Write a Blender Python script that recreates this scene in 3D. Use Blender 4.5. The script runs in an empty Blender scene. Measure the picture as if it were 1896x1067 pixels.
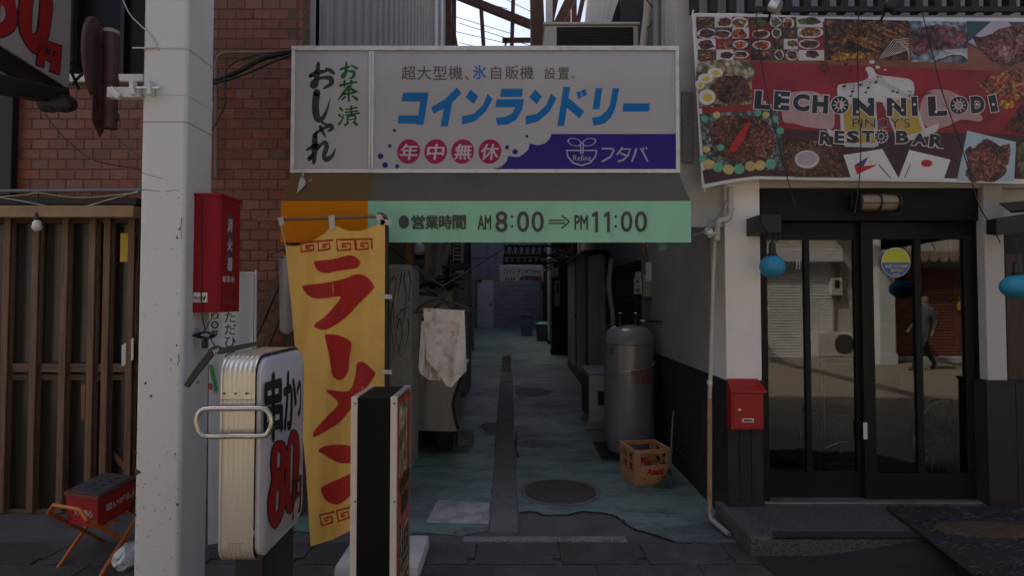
import bpy, bmesh, math, random
from mathutils import Vector, Matrix
from mathutils.geometry import tessellate_polygon
R = math.radians
rnd = random.Random(7)
scene = bpy.context.scene
COL = scene.collection

# ---------------------------------------------------------------- camera, sky, sun, exposure
FPX, CXP, CYP, PITCH = 1053.0, 948.0, 519.0, R(1.7)      # photo is 1896 x 1067
CAM = Vector((0.0, -4.05, 1.6))
cd = bpy.data.cameras.new('camera'); co = bpy.data.objects.new('camera', cd); COL.objects.link(co)
co.location = CAM; co.rotation_euler = (R(90) + PITCH, 0, 0)
cd.sensor_width = 36.0; cd.lens = 36.0 * FPX / 1896.0; cd.shift_y = -(533.5 - CYP) / 1896.0
cd.clip_start = 0.05; cd.clip_end = 500
scene.camera = co

ROOF = (-1.75, -8.8)                 # the open strip of the arcade roof lies between these
SHADE_ROOF_END = 8.4
SUN_EL, SUN_AZ = R(50), R(58)        # azimuth measured from +Y (behind the shops) towards -X
w = bpy.data.worlds.new('World'); scene.world = w; w.use_nodes = True
nt = w.node_tree; nt.nodes.clear()
sky = nt.nodes.new('ShaderNodeTexSky'); sky.sky_type = 'NISHITA'; sky.sun_disc = False
sky.sun_elevation = SUN_EL; sky.sun_rotation = -SUN_AZ
sky.air_density = 0.8; sky.dust_density = 5.0; sky.ozone_density = 1.0
bg = nt.nodes.new('ShaderNodeBackground'); bg.inputs[1].default_value = 0.13
wo = nt.nodes.new('ShaderNodeOutputWorld')
nt.links.new(sky.outputs[0], bg.inputs[0]); nt.links.new(bg.outputs[0], wo.inputs[0])
sd = bpy.data.lights.new('sun', 'SUN'); sd.energy = 3.2; sd.angle = R(0.6); sd.color = (1, .93, .8)
so = bpy.data.objects.new('sun', sd); COL.objects.link(so)
sdir = Vector((-math.sin(SUN_AZ) * math.cos(SUN_EL), math.cos(SUN_AZ) * math.cos(SUN_EL), math.sin(SUN_EL)))
so.rotation_euler = sdir.to_track_quat('Z', 'Y').to_euler(); so.location = (0, 0, 20)
vs = scene.view_settings
vs.view_transform = 'Standard'; vs.look = 'None'; vs.exposure = 1.16; vs.gamma = 1; vs.use_curve_mapping = False
scene.render.engine = 'CYCLES'
scene.cycles.use_denoising = True
scene.cycles.max_bounces = 10; scene.cycles.diffuse_bounces = 5; scene.cycles.glossy_bounces = 5
scene.cycles.transparent_max_bounces = 12; scene.cycles.transmission_bounces = 8
scene.cycles.caustics_reflective = False; scene.cycles.caustics_refractive = False
scene.cycles.sample_clamp_indirect = 6

# ---------------------------------------------------------------- photo pixel -> place
SLOPE = 0.014
def gz(Y): return max(0.0, Y) * SLOPE
def ray(px, py):
    zc = -(py - CYP) / FPX
    return Vector(((px - CXP) / FPX, math.cos(PITCH) - math.sin(PITCH) * zc, math.sin(PITCH) + math.cos(PITCH) * zc))
def P(px, py, Y):
    d = ray(px, py); return CAM + d * ((Y - CAM.y) / d.y)
def PX(px, py, X):
    d = ray(px, py); return CAM + d * ((X - CAM.x) / d.x)
def RP(px, py, p0, n):
    d = ray(px, py); n = Vector(n); return CAM + d * ((Vector(p0) - CAM).dot(n) / d.dot(n))
def G(px, py, dz=0.0):
    d = ray(px, py); t = -CAM.z / d.z
    for _ in range(12):
        Y = CAM.y + d.y * t; t = (gz(Y) + dz - CAM.z) / d.z
    return CAM + d * t
def pxof(p):      # the inverse, for checks
    v = Vector(p) - CAM; f = v.y * math.cos(PITCH) + v.z * math.sin(PITCH); u = -v.y * math.sin(PITCH) + v.z * math.cos(PITCH)
    return CXP + FPX * v.x / f, CYP - FPX * u / f

# ---------------------------------------------------------------- materials
MATS = {}
def mat(name, col, rough=.6, metal=0.0, var=.14, vs=5.0, bump=.0, bs=60, dirt=0.0, dcol=(.05, .045, .04), ds=3.0,
        streak=False, rnd_obj=0.0, spec=.5, col2=None, emit=0.0, trans=0.0):
    if name in MATS: return MATS[name]
    m = bpy.data.materials.new(name); m.use_nodes = True; t = m.node_tree; N = t.nodes; L = t.links
    b = N['Principled BSDF']
    g = N.new('ShaderNodeNewGeometry'); mp = N.new('ShaderNodeMapping'); L.new(g.outputs['Position'], mp.inputs[0])
    if streak: mp.inputs['Scale'].default_value = (1, 1, .09)
    n1 = N.new('ShaderNodeTexNoise'); n1.inputs['Scale'].default_value = vs; n1.inputs['Detail'].default_value = 7
    n1.inputs['Roughness'].default_value = .62; L.new(mp.outputs[0], n1.inputs[0])
    mr = N.new('ShaderNodeMapRange'); mr.inputs[1].default_value = .3; mr.inputs[2].default_value = .7
    L.new(n1.outputs[0], mr.inputs[0])
    mx = N.new('ShaderNodeMix'); mx.data_type = 'RGBA'; L.new(mr.outputs[0], mx.inputs[0])
    c1 = [max(0, c * (1 - var)) for c in col]; c2 = [min(1, c * (1 + var)) for c in col] if col2 is None else col2
    mx.inputs[6].default_value = (*c1, 1); mx.inputs[7].default_value = (*c2, 1)
    out = mx.outputs[2]
    if rnd_obj:
        oi = N.new('ShaderNodeObjectInfo'); hs = N.new('ShaderNodeHueSaturation')
        r1 = N.new('ShaderNodeMapRange'); r1.inputs[3].default_value = 1 - rnd_obj; r1.inputs[4].default_value = 1 + rnd_obj
        L.new(oi.outputs['Random'], r1.inputs[0]); L.new(r1.outputs[0], hs.inputs['Value']); L.new(out, hs.inputs['Color'])
        ml = N.new('ShaderNodeMath'); ml.operation = 'MULTIPLY'; ml.inputs[1].default_value = 7.31
        fr = N.new('ShaderNodeMath'); fr.operation = 'FRACT'; L.new(oi.outputs['Random'], ml.inputs[0]); L.new(ml.outputs[0], fr.inputs[0])
        r2 = N.new('ShaderNodeMapRange'); r2.inputs[3].default_value = 1 - rnd_obj * .6; r2.inputs[4].default_value = 1 + rnd_obj * .3
        L.new(fr.outputs[0], r2.inputs[0]); L.new(r2.outputs[0], hs.inputs['Saturation'])
        out = hs.outputs[0]
    if dirt:
        n2 = N.new('ShaderNodeTexNoise'); n2.inputs['Scale'].default_value = ds; n2.inputs['Detail'].default_value = 9
        n2.inputs['Roughness'].default_value = .7; L.new(mp.outputs[0], n2.inputs[0])
        m2 = N.new('ShaderNodeMapRange'); m2.inputs[1].default_value = .5; m2.inputs[2].default_value = .72; m2.inputs[4].default_value = dirt
        L.new(n2.outputs[0], m2.inputs[0])
        mx2 = N.new('ShaderNodeMix'); mx2.data_type = 'RGBA'; L.new(m2.outputs[0], mx2.inputs[0]); L.new(out, mx2.inputs[6])
        mx2.inputs[7].default_value = (*dcol, 1); out = mx2.outputs[2]
    L.new(out, b.inputs['Base Color'])
    b.inputs['Metallic'].default_value = metal; b.inputs['Specular IOR Level'].default_value = spec
    rr = N.new('ShaderNodeMapRange'); rr.inputs[3].default_value = max(.03, rough - .1); rr.inputs[4].default_value = min(1, rough + .1)
    L.new(n1.outputs[0], rr.inputs[0]); L.new(rr.outputs[0], b.inputs['Roughness'])
    if bump:
        n3 = N.new('ShaderNodeTexNoise'); n3.inputs['Scale'].default_value = bs; n3.inputs['Detail'].default_value = 5
        L.new(mp.outputs[0], n3.inputs[0])
        bp = N.new('ShaderNodeBump'); bp.inputs['Strength'].default_value = bump; bp.inputs['Distance'].default_value = .01
        L.new(n3.outputs[0], bp.inputs['Height']); L.new(bp.outputs[0], b.inputs['Normal'])
    if emit:
        b.inputs['Emission Color'].default_value = (*col, 1); b.inputs['Emission Strength'].default_value = emit
    if trans: b.inputs['Transmission Weight'].default_value = trans
    MATS[name] = m; return m
def wood(name, c1, c2, axis=2, rough=.65, scale=7.0, rnd_obj=.12):
    if name in MATS: return MATS[name]
    m = bpy.data.materials.new(name); m.use_nodes = True; t = m.node_tree; N = t.nodes; L = t.links; b = N['Principled BSDF']
    g = N.new('ShaderNodeNewGeometry'); mp = N.new('ShaderNodeMapping'); L.new(g.outputs['Position'], mp.inputs[0])
    s = [scale * 6] * 3; s[axis] = scale * .35; mp.inputs['Scale'].default_value = s
    n = N.new('ShaderNodeTexNoise'); n.inputs['Scale'].default_value = 1; n.inputs['Detail'].default_value = 8; n.inputs['Roughness'].default_value = .7
    L.new(mp.outputs[0], n.inputs[0])
    cr = N.new('ShaderNodeValToRGB'); cr.color_ramp.elements[0].position = .3; cr.color_ramp.elements[1].position = .72
    cr.color_ramp.elements[0].color = (*c1, 1); cr.color_ramp.elements[1].color = (*c2, 1); L.new(n.outputs[0], cr.inputs[0])
    oi = N.new('ShaderNodeObjectInfo'); hs = N.new('ShaderNodeHueSaturation'); r1 = N.new('ShaderNodeMapRange')
    r1.inputs[3].default_value = 1 - rnd_obj; r1.inputs[4].default_value = 1 + rnd_obj
    L.new(oi.outputs['Random'], r1.inputs[0]); L.new(r1.outputs[0], hs.inputs['Value']); L.new(cr.outputs[0], hs.inputs['Color'])
    L.new(hs.outputs[0], b.inputs['Base Color']); b.inputs['Roughness'].default_value = rough
    bp = N.new('ShaderNodeBump'); bp.inputs['Strength'].default_value = .25; bp.inputs['Distance'].default_value = .004
    L.new(n.outputs[0], bp.inputs['Height']); L.new(bp.outputs[0], b.inputs['Normal'])
    MATS[name] = m; return m
def foodmat(name, cols, scale=60, rough=.5):
    """printed food photograph: cells of several colours"""
    if name in MATS: return MATS[name]
    m = bpy.data.materials.new(name); m.use_nodes = True; t = m.node_tree; N = t.nodes; L = t.links; b = N['Principled BSDF']
    g = N.new('ShaderNodeNewGeometry')
    ns = N.new('ShaderNodeTexNoise'); ns.inputs['Scale'].default_value = scale * .35; ns.inputs['Detail'].default_value = 4; L.new(g.outputs['Position'], ns.inputs[0])
    ad = N.new('ShaderNodeVectorMath'); ad.operation = 'MULTIPLY_ADD'; ad.inputs[1].default_value = (.07, .07, .07)
    L.new(ns.outputs[1], ad.inputs[0]); L.new(g.outputs['Position'], ad.inputs[2])
    v = N.new('ShaderNodeTexVoronoi'); v.inputs['Scale'].default_value = scale; L.new(ad.outputs[0], v.inputs[0])
    n2 = N.new('ShaderNodeTexNoise'); n2.inputs['Scale'].default_value = scale * 1.2; n2.inputs['Detail'].default_value = 5; n2.inputs['Roughness'].default_value = .7
    L.new(ad.outputs[0], n2.inputs[0])
    sx = N.new('ShaderNodeSeparateColor'); L.new(v.outputs['Color'], sx.inputs[0])
    m1 = N.new('ShaderNodeMath'); m1.operation = 'MULTIPLY_ADD'; m1.inputs[1].default_value = .45; L.new(sx.outputs[0], m1.inputs[0])
    m3 = N.new('ShaderNodeMath'); m3.operation = 'MULTIPLY_ADD'; m3.inputs[1].default_value = 1.3; m3.inputs[2].default_value = -.38; L.new(n2.outputs[0], m3.inputs[0])
    L.new(m3.outputs[0], m1.inputs[2])
    cr = N.new('ShaderNodeValToRGB'); e = cr.color_ramp.elements
    while len(e) < len(cols): e.new(.5)
    for i, c in enumerate(cols): e[i].position = i / (len(cols) - 1); e[i].color = (*c, 1)
    L.new(m1.outputs[0], cr.inputs[0]); b.inputs['Roughness'].default_value = rough
    # the print shows lumps of food: each lump pale on one side, dark in the gaps
    v2 = N.new('ShaderNodeTexVoronoi'); v2.inputs['Scale'].default_value = scale * .9; L.new(ad.outputs[0], v2.inputs[0])
    mr = N.new('ShaderNodeMapRange'); mr.inputs[1].default_value = .1; mr.inputs[2].default_value = .75; mr.inputs[3].default_value = 1.45; mr.inputs[4].default_value = .22; L.new(v2.outputs['Distance'], mr.inputs[0])
    n4 = N.new('ShaderNodeTexNoise'); n4.inputs['Scale'].default_value = scale * .18; n4.inputs['Detail'].default_value = 3; L.new(g.outputs['Position'], n4.inputs[0])
    mr2 = N.new('ShaderNodeMapRange'); mr2.inputs[1].default_value = .35; mr2.inputs[2].default_value = .65; mr2.inputs[3].default_value = .45; mr2.inputs[4].default_value = 1.3; L.new(n4.outputs[0], mr2.inputs[0])
    mm = N.new('ShaderNodeMath'); mm.operation = 'MULTIPLY'; L.new(mr.outputs[0], mm.inputs[0]); L.new(mr2.outputs[0], mm.inputs[1])
    vm = N.new('ShaderNodeVectorMath'); vm.operation = 'SCALE'; L.new(cr.outputs[0], vm.inputs[0]); L.new(mm.outputs[0], vm.inputs['Scale'])
    L.new(vm.outputs[0], b.inputs['Base Color'])
    MATS[name] = m; return m
def glassmat(name, tint, ior):
    if name in MATS: return MATS[name]
    m = bpy.data.materials.new(name); m.use_nodes = True; t = m.node_tree; N = t.nodes; L = t.links; N.clear()
    o = N.new('ShaderNodeOutputMaterial'); mx = N.new('ShaderNodeMixShader'); tr = N.new('ShaderNodeBsdfTransparent'); gl = N.new('ShaderNodeBsdfGlossy')
    fr = N.new('ShaderNodeFresnel'); fr.inputs[0].default_value = ior; gl.inputs['Roughness'].default_value = .006; tr.inputs[0].default_value = (*tint, 1)
    L.new(fr.outputs[0], mx.inputs[0]); L.new(tr.outputs[0], mx.inputs[1]); L.new(gl.outputs[0], mx.inputs[2]); L.new(mx.outputs[0], o.inputs[0])
    MATS[name] = m; return m

# ---------------------------------------------------------------- mesh building
WLOC = {}
def wloc(o):
    p = Vector((0, 0, 0))
    while o is not None: p += Vector(o.location); o = o.parent
    return p
class MB:
    def __init__(s): s.v = []; s.f = []
    def add(s, vs, fs):
        k = len(s.v); s.v += [Vector(v) for v in vs]; s.f += [tuple(i + k for i in f) for f in fs]; return s
    def box(s, x0, x1, y0, y1, z0, z1, bev=0.0, M=None):
        x0, x1 = min(x0, x1), max(x0, x1); y0, y1 = min(y0, y1), max(y0, y1); z0, z1 = min(z0, z1), max(z0, z1)
        bm = bmesh.new(); bmesh.ops.create_cube(bm, size=1)
        for v in bm.verts: v.co = Vector(((x0 + x1) / 2 + v.co.x * (x1 - x0), (y0 + y1) / 2 + v.co.y * (y1 - y0), (z0 + z1) / 2 + v.co.z * (z1 - z0)))
        if bev:
            bev = min(bev, .45 * min(x1 - x0, y1 - y0, z1 - z0))
            bmesh.ops.bevel(bm, geom=bm.edges[:], offset=bev, segments=2, profile=.6, affect='EDGES')
        if M is not None: bm.transform(M)
        bm.verts.index_update(); s.add([v.co.copy() for v in bm.verts], [[v.index for v in f.verts] for f in bm.faces]); bm.free(); return s
    def beam(s, a, b, w_, h_, bev=0.0, up=(0, 0, 1)):
        a, b = Vector(a), Vector(b); d = b - a; l = d.length; z = d.normalized(); up = Vector(up)
        if abs(z.dot(up)) > .99: up = Vector((0, 1, 0))
        x = up.cross(z).normalized(); y = z.cross(x)
        M = Matrix(((x.x, y.x, z.x, a.x), (x.y, y.y, z.y, a.y), (x.z, y.z, z.z, a.z), (0, 0, 0, 1)))
        return s.box(-w_ / 2, w_ / 2, -h_ / 2, h_ / 2, 0, l, bev, M)
    def tube(s, pts, r, n=8, closed=False, smooth=0, r1=None):
        pts = [Vector(p) for p in pts]
        if smooth: pts = crom(pts, smooth, closed)
        m = len(pts); prev = None; rings = []
        for i, p in enumerate(pts):
            a = pts[(i - 1) % m] if (closed or i > 0) else p; b = pts[(i + 1) % m] if (closed or i < m - 1) else p
            t = (b - a).normalized()
            if prev is None:
                x = t.orthogonal().normalized()
            else:
                x = (prev - t * prev.dot(t))
                x = x.normalized() if x.length > 1e-6 else t.orthogonal().normalized()
            prev = x; y = t.cross(x); rr = r if r1 is None else r + (r1 - r) * i / (m - 1)
            rings.append([p + (x * math.cos(2 * math.pi * k / n) + y * math.sin(2 * math.pi * k / n)) * rr for k in range(n)])
        vs = [q for rg in rings for q in rg]; fs = []
        for i in range(m if closed else m - 1):
            for k in range(n):
                j = (i + 1) % m; fs.append((i * n + k, i * n + (k + 1) % n, j * n + (k + 1) % n, j * n + k))
        if not closed: fs += [tuple(range(n))[::-1], tuple((m - 1) * n + k for k in range(n))]
        return s.add(vs, fs)
    def lathe(s, c, prof, n=32, axis=(0, 0, 1), cap=True):
        c = Vector(c); z = Vector(axis).normalized(); x = z.orthogonal().normalized(); y = z.cross(x); vs = []; fs = []
        for r, h in prof:
            vs += [c + z * h + (x * math.cos(2 * math.pi * k / n) + y * math.sin(2 * math.pi * k / n)) * max(r, 1e-4) for k in range(n)]
        for i in range(len(prof) - 1):
            for k in range(n): fs.append((i * n + k, i * n + (k + 1) % n, (i + 1) * n + (k + 1) % n, (i + 1) * n + k))
        if cap: fs += [tuple(range(n))[::-1], tuple((len(prof) - 1) * n + k for k in range(n))]
        return s.add(vs, fs)
    def prism(s, pts, off):
        pts = [Vector(p) for p in pts]; off = Vector(off); n = len(pts)
        fs = [tuple(range(n)), tuple(range(2 * n - 1, n - 1, -1))] + [(i, n + i, n + (i + 1) % n, (i + 1) % n) for i in range(n)]
        return s.add(pts + [p + off for p in pts], fs)
    def quad(s, a, b, c, d): return s.add([a, b, c, d], [(0, 1, 2, 3)])
    def grid(s, fn, nu, nv):
        vs = [fn(i / nu, j / nv) for j in range(nv + 1) for i in range(nu + 1)]
        fs = [(j * (nu + 1) + i, j * (nu + 1) + i + 1, (j + 1) * (nu + 1) + i + 1, (j + 1) * (nu + 1) + i) for j in range(nv) for i in range(nu)]
        return s.add(vs, fs)
    def ball(s, c, rx, ry=None, rz=None, n=20, m=12):
        ry = ry or rx; rz = rz or rx; c = Vector(c); k = len(s.v)
        pr = [(math.sin(math.pi * j / m), -math.cos(math.pi * j / m)) for j in range(m + 1)]
        s.lathe((0, 0, 0), pr, n)
        for i in range(k, len(s.v)): v = s.v[i]; s.v[i] = Vector((c.x + v.x * rx, c.y + v.y * ry, c.z + v.z * rz))
        return s
    def xf(s, M):
        s.v = [M @ v for v in s.v]; return s
    def build(s, name, material, parent=None, smooth=0.0, fixn=True):
        o0 = wloc(parent) if parent is not None else Vector((0, 0, 0))
        me = bpy.data.meshes.new(name); me.from_pydata([v - o0 for v in s.v], [], s.f)
        if fixn:
            bm = bmesh.new(); bm.from_mesh(me); bmesh.ops.recalc_face_normals(bm, faces=bm.faces[:]); bm.to_mesh(me); bm.free()
        if smooth:
            for p in me.polygons: p.use_smooth = True
            me.set_sharp_from_angle(angle=R(smooth))
        me.materials.append(material)
        o = bpy.data.objects.new(name, me); COL.objects.link(o); o.parent = parent
        return o
def crom(pts, k, closed=False):
    pts = [Vector(p) for p in pts]; n = len(pts); out = []
    for i in range(n if closed else n - 1):
        p0 = pts[(i - 1) % n] if closed or i > 0 else pts[i]; p1 = pts[i]; p2 = pts[(i + 1) % n]
        p3 = pts[(i + 2) % n] if closed or i + 2 < n else pts[(i + 1) % n]
        for j in range(k):
            t = j / k
            out.append(.5 * ((2 * p1) + (p2 - p0) * t + (2 * p0 - 5 * p1 + 4 * p2 - p3) * t * t + (3 * p1 - p0 - 3 * p2 + p3) * t ** 3))
    if not closed: out.append(pts[-1])
    return out
def tag(o, label, cat, group=None):
    o['label'] = label; o['category'] = cat
    if group: o['group'] = group
    return o
def thing(name, label, cat, loc=(0, 0, 0), group=None):
    o = bpy.data.objects.new(name, None); COL.objects.link(o); o.location = loc; o.empty_display_size = .1
    return tag(o, label, cat, group)
def struct(o, kind='structure'): o['kind'] = kind; return o
def clone(o, dp, parent=None):
    c = o.copy(); COL.objects.link(c); c.parent = parent
    if parent is None: c.location = Vector(o.location) + Vector(dp)
    for ch in list(o.children): clone(ch, dp, c)
    return c

# ---------------------------------------------------------------- flat print: lettering and shapes laid on a surface
_fc = bpy.data.curves.new('type', 'FONT'); _fo = bpy.data.objects.new('type', _fc); COL.objects.link(_fo)
_fc.fill_mode = 'FRONT'; _fc.resolution_u = 3
_gc = {}
def glyph(s, bold=0.0, shear=0.0):
    key = (s, bold, shear)
    if key not in _gc:
        _fc.body = s; _fc.offset = bold; _fc.shear = shear
        dg = bpy.context.evaluated_depsgraph_get(); dg.update()
        me = bpy.data.meshes.new_from_object(_fo.evaluated_get(dg))
        vs = [(v.co.x, v.co.y) for v in me.vertices]; fs = [tuple(p.vertices) for p in me.polygons]
        bpy.data.meshes.remove(me)
        if vs:
            x0 = min(v[0] for v in vs); x1 = max(v[0] for v in vs); y0 = min(v[1] for v in vs); y1 = max(v[1] for v in vs)
        else: x0, x1, y0, y1 = 0, 1, 0, 1
        _gc[key] = ([((v[0] - x0) / max(x1 - x0, 1e-6), (v[1] - y0) / max(y1 - y0, 1e-6)) for v in vs], fs)
    return _gc[key]
class Ink:
    """collects flat shapes in photo pixels of one surface; surf maps a pixel onto the surface, n is its outward normal"""
    def __init__(s, surf, n=(0, -1, 0), d=.002, tr=None): s.surf = surf; s.n = Vector(n).normalized(); s.d = d; s.v = []; s.f = []; s.tr = tr; s.lift = {}; s.marks = []; s.deep = 0; s.bw = 1.0
    def _t(s, p): return s.tr(p[0], p[1]) if s.tr else p
    def add2(s, vs, fs):
        if not s.deep: s.marks.append(len(s.v))
        k = len(s.v); s.v += vs; s.f += [tuple(i + k for i in f) for f in fs]; return s
    def poly(s, pts, smooth=0, holes=()):
        loops = []
        for lp in [pts] + list(holes):
            lp = [Vector((*s._t(p), 0)) for p in lp]
            if smooth: lp = crom(lp, smooth, True)
            loops.append(lp)
        tris = tessellate_polygon(loops); flat = [(p.x, p.y) for lp in loops for p in lp]
        return s.add2(flat, [tuple(t) for t in tris])
    def ell(s, cx, cy, rx, ry=None, rot=0, n=24, inner=0):
        ry = ry or rx; c, sn = math.cos(rot), math.sin(rot)
        lp = lambda k: [(cx + k * (rx * math.cos(a) * c - ry * math.sin(a) * sn), cy + k * (rx * math.cos(a) * sn + ry * math.sin(a) * c)) for a in [2 * math.pi * i / n for i in range(n)]]
        return s.poly(lp(1), 0, [lp(inner)] if inner else ())
    def line(s, pts, w0, w1=None, smooth=0):
        w1 = w0 if w1 is None else w1
        pts = [Vector((*s._t(p), 0)) for p in pts]
        if smooth: pts = crom(pts, smooth)
        L = []; Rr = []; m = len(pts)
        for i, p in enumerate(pts):
            t = (pts[min(i + 1, m - 1)] - pts[max(i - 1, 0)]).normalized(); q = Vector((-t.y, t.x, 0)); w_ = (w0 + (w1 - w0) * i / (m - 1)) / 2
            L.append(p + q * w_); Rr.append(p - q * w_)
        vs = [(p.x, p.y) for p in L + Rr]; return s.add2(vs, [(i, i + 1, m + i + 1, m + i) for i in range(m - 1)])
    def brush(s, pts, smooth=5):
        """pts: (x, y, width)"""
        ps = crom([Vector(p) for p in pts], smooth); L = []; Rr = []; m = len(ps)
        for i, p in enumerate(ps):
            t = ps[min(i + 1, m - 1)] - ps[max(i - 1, 0)]; t.z = 0; t.normalize(); q = Vector((-t.y, t.x, 0)) * max(p.z * s.bw, .2) / 2
            L.append(s._t((p.x + q.x, p.y + q.y))); Rr.append(s._t((p.x - q.x, p.y - q.y)))
        s.add2(L + Rr, [(i, i + 1, m + i + 1, m + i) for i in range(m - 1)])
        for e in (ps[0], ps[-1]):
            if e.z > 1: s.ellraw(e.x, e.y, e.z * s.bw * .5)
        return s
    def ellraw(s, cx, cy, r, n=10):
        vs = [s._t((cx + r * math.cos(2 * math.pi * i / n), cy + r * math.sin(2 * math.pi * i / n))) for i in range(n)]
        return s.add2(vs, [tuple(range(n))])
    def text(s, t, x0, y0, x1, y1, bold=0.0, shear=0.0, quad=None, rot=0.0, dup=False):
        """fit the string into the pixel box, or into quad (top-left, top-right, bottom-right, bottom-left)"""
        cjk = dup or any(ord(c) > 0x2e80 for c in t)
        if cjk and bold > 0:
            bq = quad or ((x0, y0), (x1, y0), (x1, y1), (x0, y1)); h_ = abs(bq[3][1] - bq[0][1]); w_ = abs(bq[1][0] - bq[0][0]) / len(t)
            bx, by_ = min(bold, .04) * w_ * 1.1, min(bold, .04) * h_ * .9
            s.marks.append(len(s.v)); s.deep += 1
            for k, (sx_, sy_) in enumerate(((-1, 0), (1, 0), (0, -1), (0, 1), (0, 0))):
                n0 = len(s.v); s.text(t, x0 + sx_ * bx, y0 + sy_ * by_, x1 + sx_ * bx, y1 + sy_ * by_, 0, shear, None if quad is None else [(a + sx_ * bx, b + sy_ * by_) for a, b in quad], rot)
                for j in range(n0, len(s.v)): s.lift[j] = k * .00025
            s.deep -= 1
            return s
        vs, fs = glyph(t, bold, shear)
        if quad is None: quad = ((x0, y0), (x1, y0), (x1, y1), (x0, y1))
        tl, trr, br, bl = [Vector(q) for q in quad]; out = []
        cx = (tl + trr + br + bl) / 4
        for u, v in vs:
            p = (tl * (1 - u) + trr * u) * v + (bl * (1 - u) + br * u) * (1 - v)
            if rot: d = p - cx; p = cx + Vector((d.x * math.cos(rot) - d.y * math.sin(rot), d.x * math.sin(rot) + d.y * math.cos(rot)))
            out.append(s._t((p.x, p.y)))
        return s.add2(out, fs)
    def build(s, name, material, parent, cut=0, split=False):
        if split:      # every shape or character drawn is a part of its own
            m = s.marks + [len(s.v)]; o = None
            for a, b in zip(m, m[1:]):
                if b <= a: continue
                t = Ink(s.surf, s.n, s.d); t.v = s.v[a:b]; t.f = [tuple(i - a for i in f) for f in s.f if a <= f[0] < b]; t.lift = {j - a: z for j, z in s.lift.items() if a <= j < b}
                o = t.build(name, material, parent, cut)
            return o
        if cut:      # slice along a pixel grid so that the print follows a rippled cloth
            bm = bmesh.new(); bv = [bm.verts.new((x, y, s.lift.get(j, 0.0))) for j, (x, y) in enumerate(s.v)]
            for f in s.f:
                try: bm.faces.new([bv[i] for i in f])
                except ValueError: pass
            xs = [v[0] for v in s.v]; ys = [v[1] for v in s.v]
            for ax, (a, b) in enumerate(((min(xs), max(xs)), (min(ys), max(ys)))):
                k = math.ceil(a / cut) * cut
                while k < b:
                    nrm = (1, 0, 0) if ax == 0 else (0, 1, 0); c = (k, 0, 0) if ax == 0 else (0, k, 0)
                    bmesh.ops.bisect_plane(bm, geom=bm.verts[:] + bm.edges[:] + bm.faces[:], plane_co=c, plane_no=nrm); k += cut
            bm.verts.index_update(); s.v = [(v.co.x, v.co.y) for v in bm.verts]; s.lift = {j: v.co.z for j, v in enumerate(bm.verts)}; s.f = [tuple(v.index for v in f.verts) for f in bm.faces]; bm.free()
        mb = MB(); mb.v = [s.surf(x, y) + s.n * (s.d + s.lift.get(j, 0.0)) for j, (x, y) in enumerate(s.v)]; mb.f = s.f
        return mb.build(name, material, parent, fixn=False)
# ---------------------------------------------------------------- shared materials
m_white_paint = mat('white_paint', (.62, .61, .6), .5, var=.06, vs=3, bump=.04, bs=30, dirt=.35, dcol=(.33, .31, .28), ds=5)
m_white_plastic = mat('white_plastic', (.66, .65, .67), .32, var=.03, dirt=.25, dcol=(.42, .4, .38), ds=2.5, streak=True)
m_sign_white = mat('sign_white', (.43, .415, .415), .09, var=.03, vs=2, dirt=.25, dcol=(.45, .43, .43), ds=3, streak=True)
m_alu = mat('aluminium', (.62, .6, .57), .38, .85, var=.08, dirt=.4, dcol=(.35, .3, .22), ds=6)
m_alu_white = mat('aluminium_trim', (.68, .66, .63), .42, .25, var=.06, dirt=.5, dcol=(.2, .18, .16), ds=9)
m_chrome = mat('chrome', (.5, .48, .45), .25, 1.0, var=.1, dirt=.6, dcol=(.16, .1, .06), ds=14)
m_black = mat('black_plastic', (.012, .012, .013), .45, var=.2)
m_blackmetal = mat('black_metal', (.016, .015, .015), .5, .2, var=.25, dirt=.3, dcol=(.05, .035, .025), ds=12)
m_cable = mat('cable_rubber', (.015, .015, .016), .55)
m_cable_white = mat('cable_white', (.5, .49, .46), .5)
m_mortar = mat('mortar', (.105, .068, .05), .9, var=.2, bump=.2)
m_tile = mat('brick_tile', (.19, .058, .028), .45, var=.18, vs=25, bump=.08, bs=90, rnd_obj=.2, dirt=.3, dcol=(.06, .035, .028), ds=2)
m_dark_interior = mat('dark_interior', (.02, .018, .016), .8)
m_siding = mat('grey_siding', (.27, .27, .28), .55, .1, var=.15, vs=4, dirt=.5, dcol=(.12, .11, .1), ds=4, streak=True)
m_concrete = mat('alley_concrete', (.085, .082, .085), .7, var=.25, vs=4, bump=.3, bs=40, dirt=.7, dcol=(.035, .033, .034), ds=2.5)
m_slab = mat('paving_stone', (.05, .049, .051), .6, var=.5, vs=60, bump=.5, bs=140, dirt=.8, dcol=(.13, .128, .13), ds=2.4, rnd_obj=.2)
m_gran = mat('granite', (.085, .082, .078), .6, var=.85, vs=75, bump=.2, bs=150, dirt=.4, dcol=(.05, .048, .046), ds=3)
m_grout = mat('wet_gap', (.012, .011, .011), .8)
m_darkwood = wood('dark_stained_wood', (.012, .008, .007), (.03, .02, .017))
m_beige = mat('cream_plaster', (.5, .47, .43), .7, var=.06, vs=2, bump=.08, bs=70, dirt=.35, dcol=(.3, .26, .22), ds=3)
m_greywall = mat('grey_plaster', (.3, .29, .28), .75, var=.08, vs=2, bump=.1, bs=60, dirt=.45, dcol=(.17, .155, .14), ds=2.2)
m_rust = mat('rusty_steel', (.1, .042, .028), .7, .2, var=.3, vs=8, dirt=.6, dcol=(.025, .018, .016), ds=6)
m_black_print = mat('black_print', (.02, .019, .021), .4, var=.1)
m_white_print = mat('white_print', (.62, .6, .6), .4, var=.04)
m_red_print = mat('red_print', (.42, .012, .016), .5, var=.1)
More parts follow.
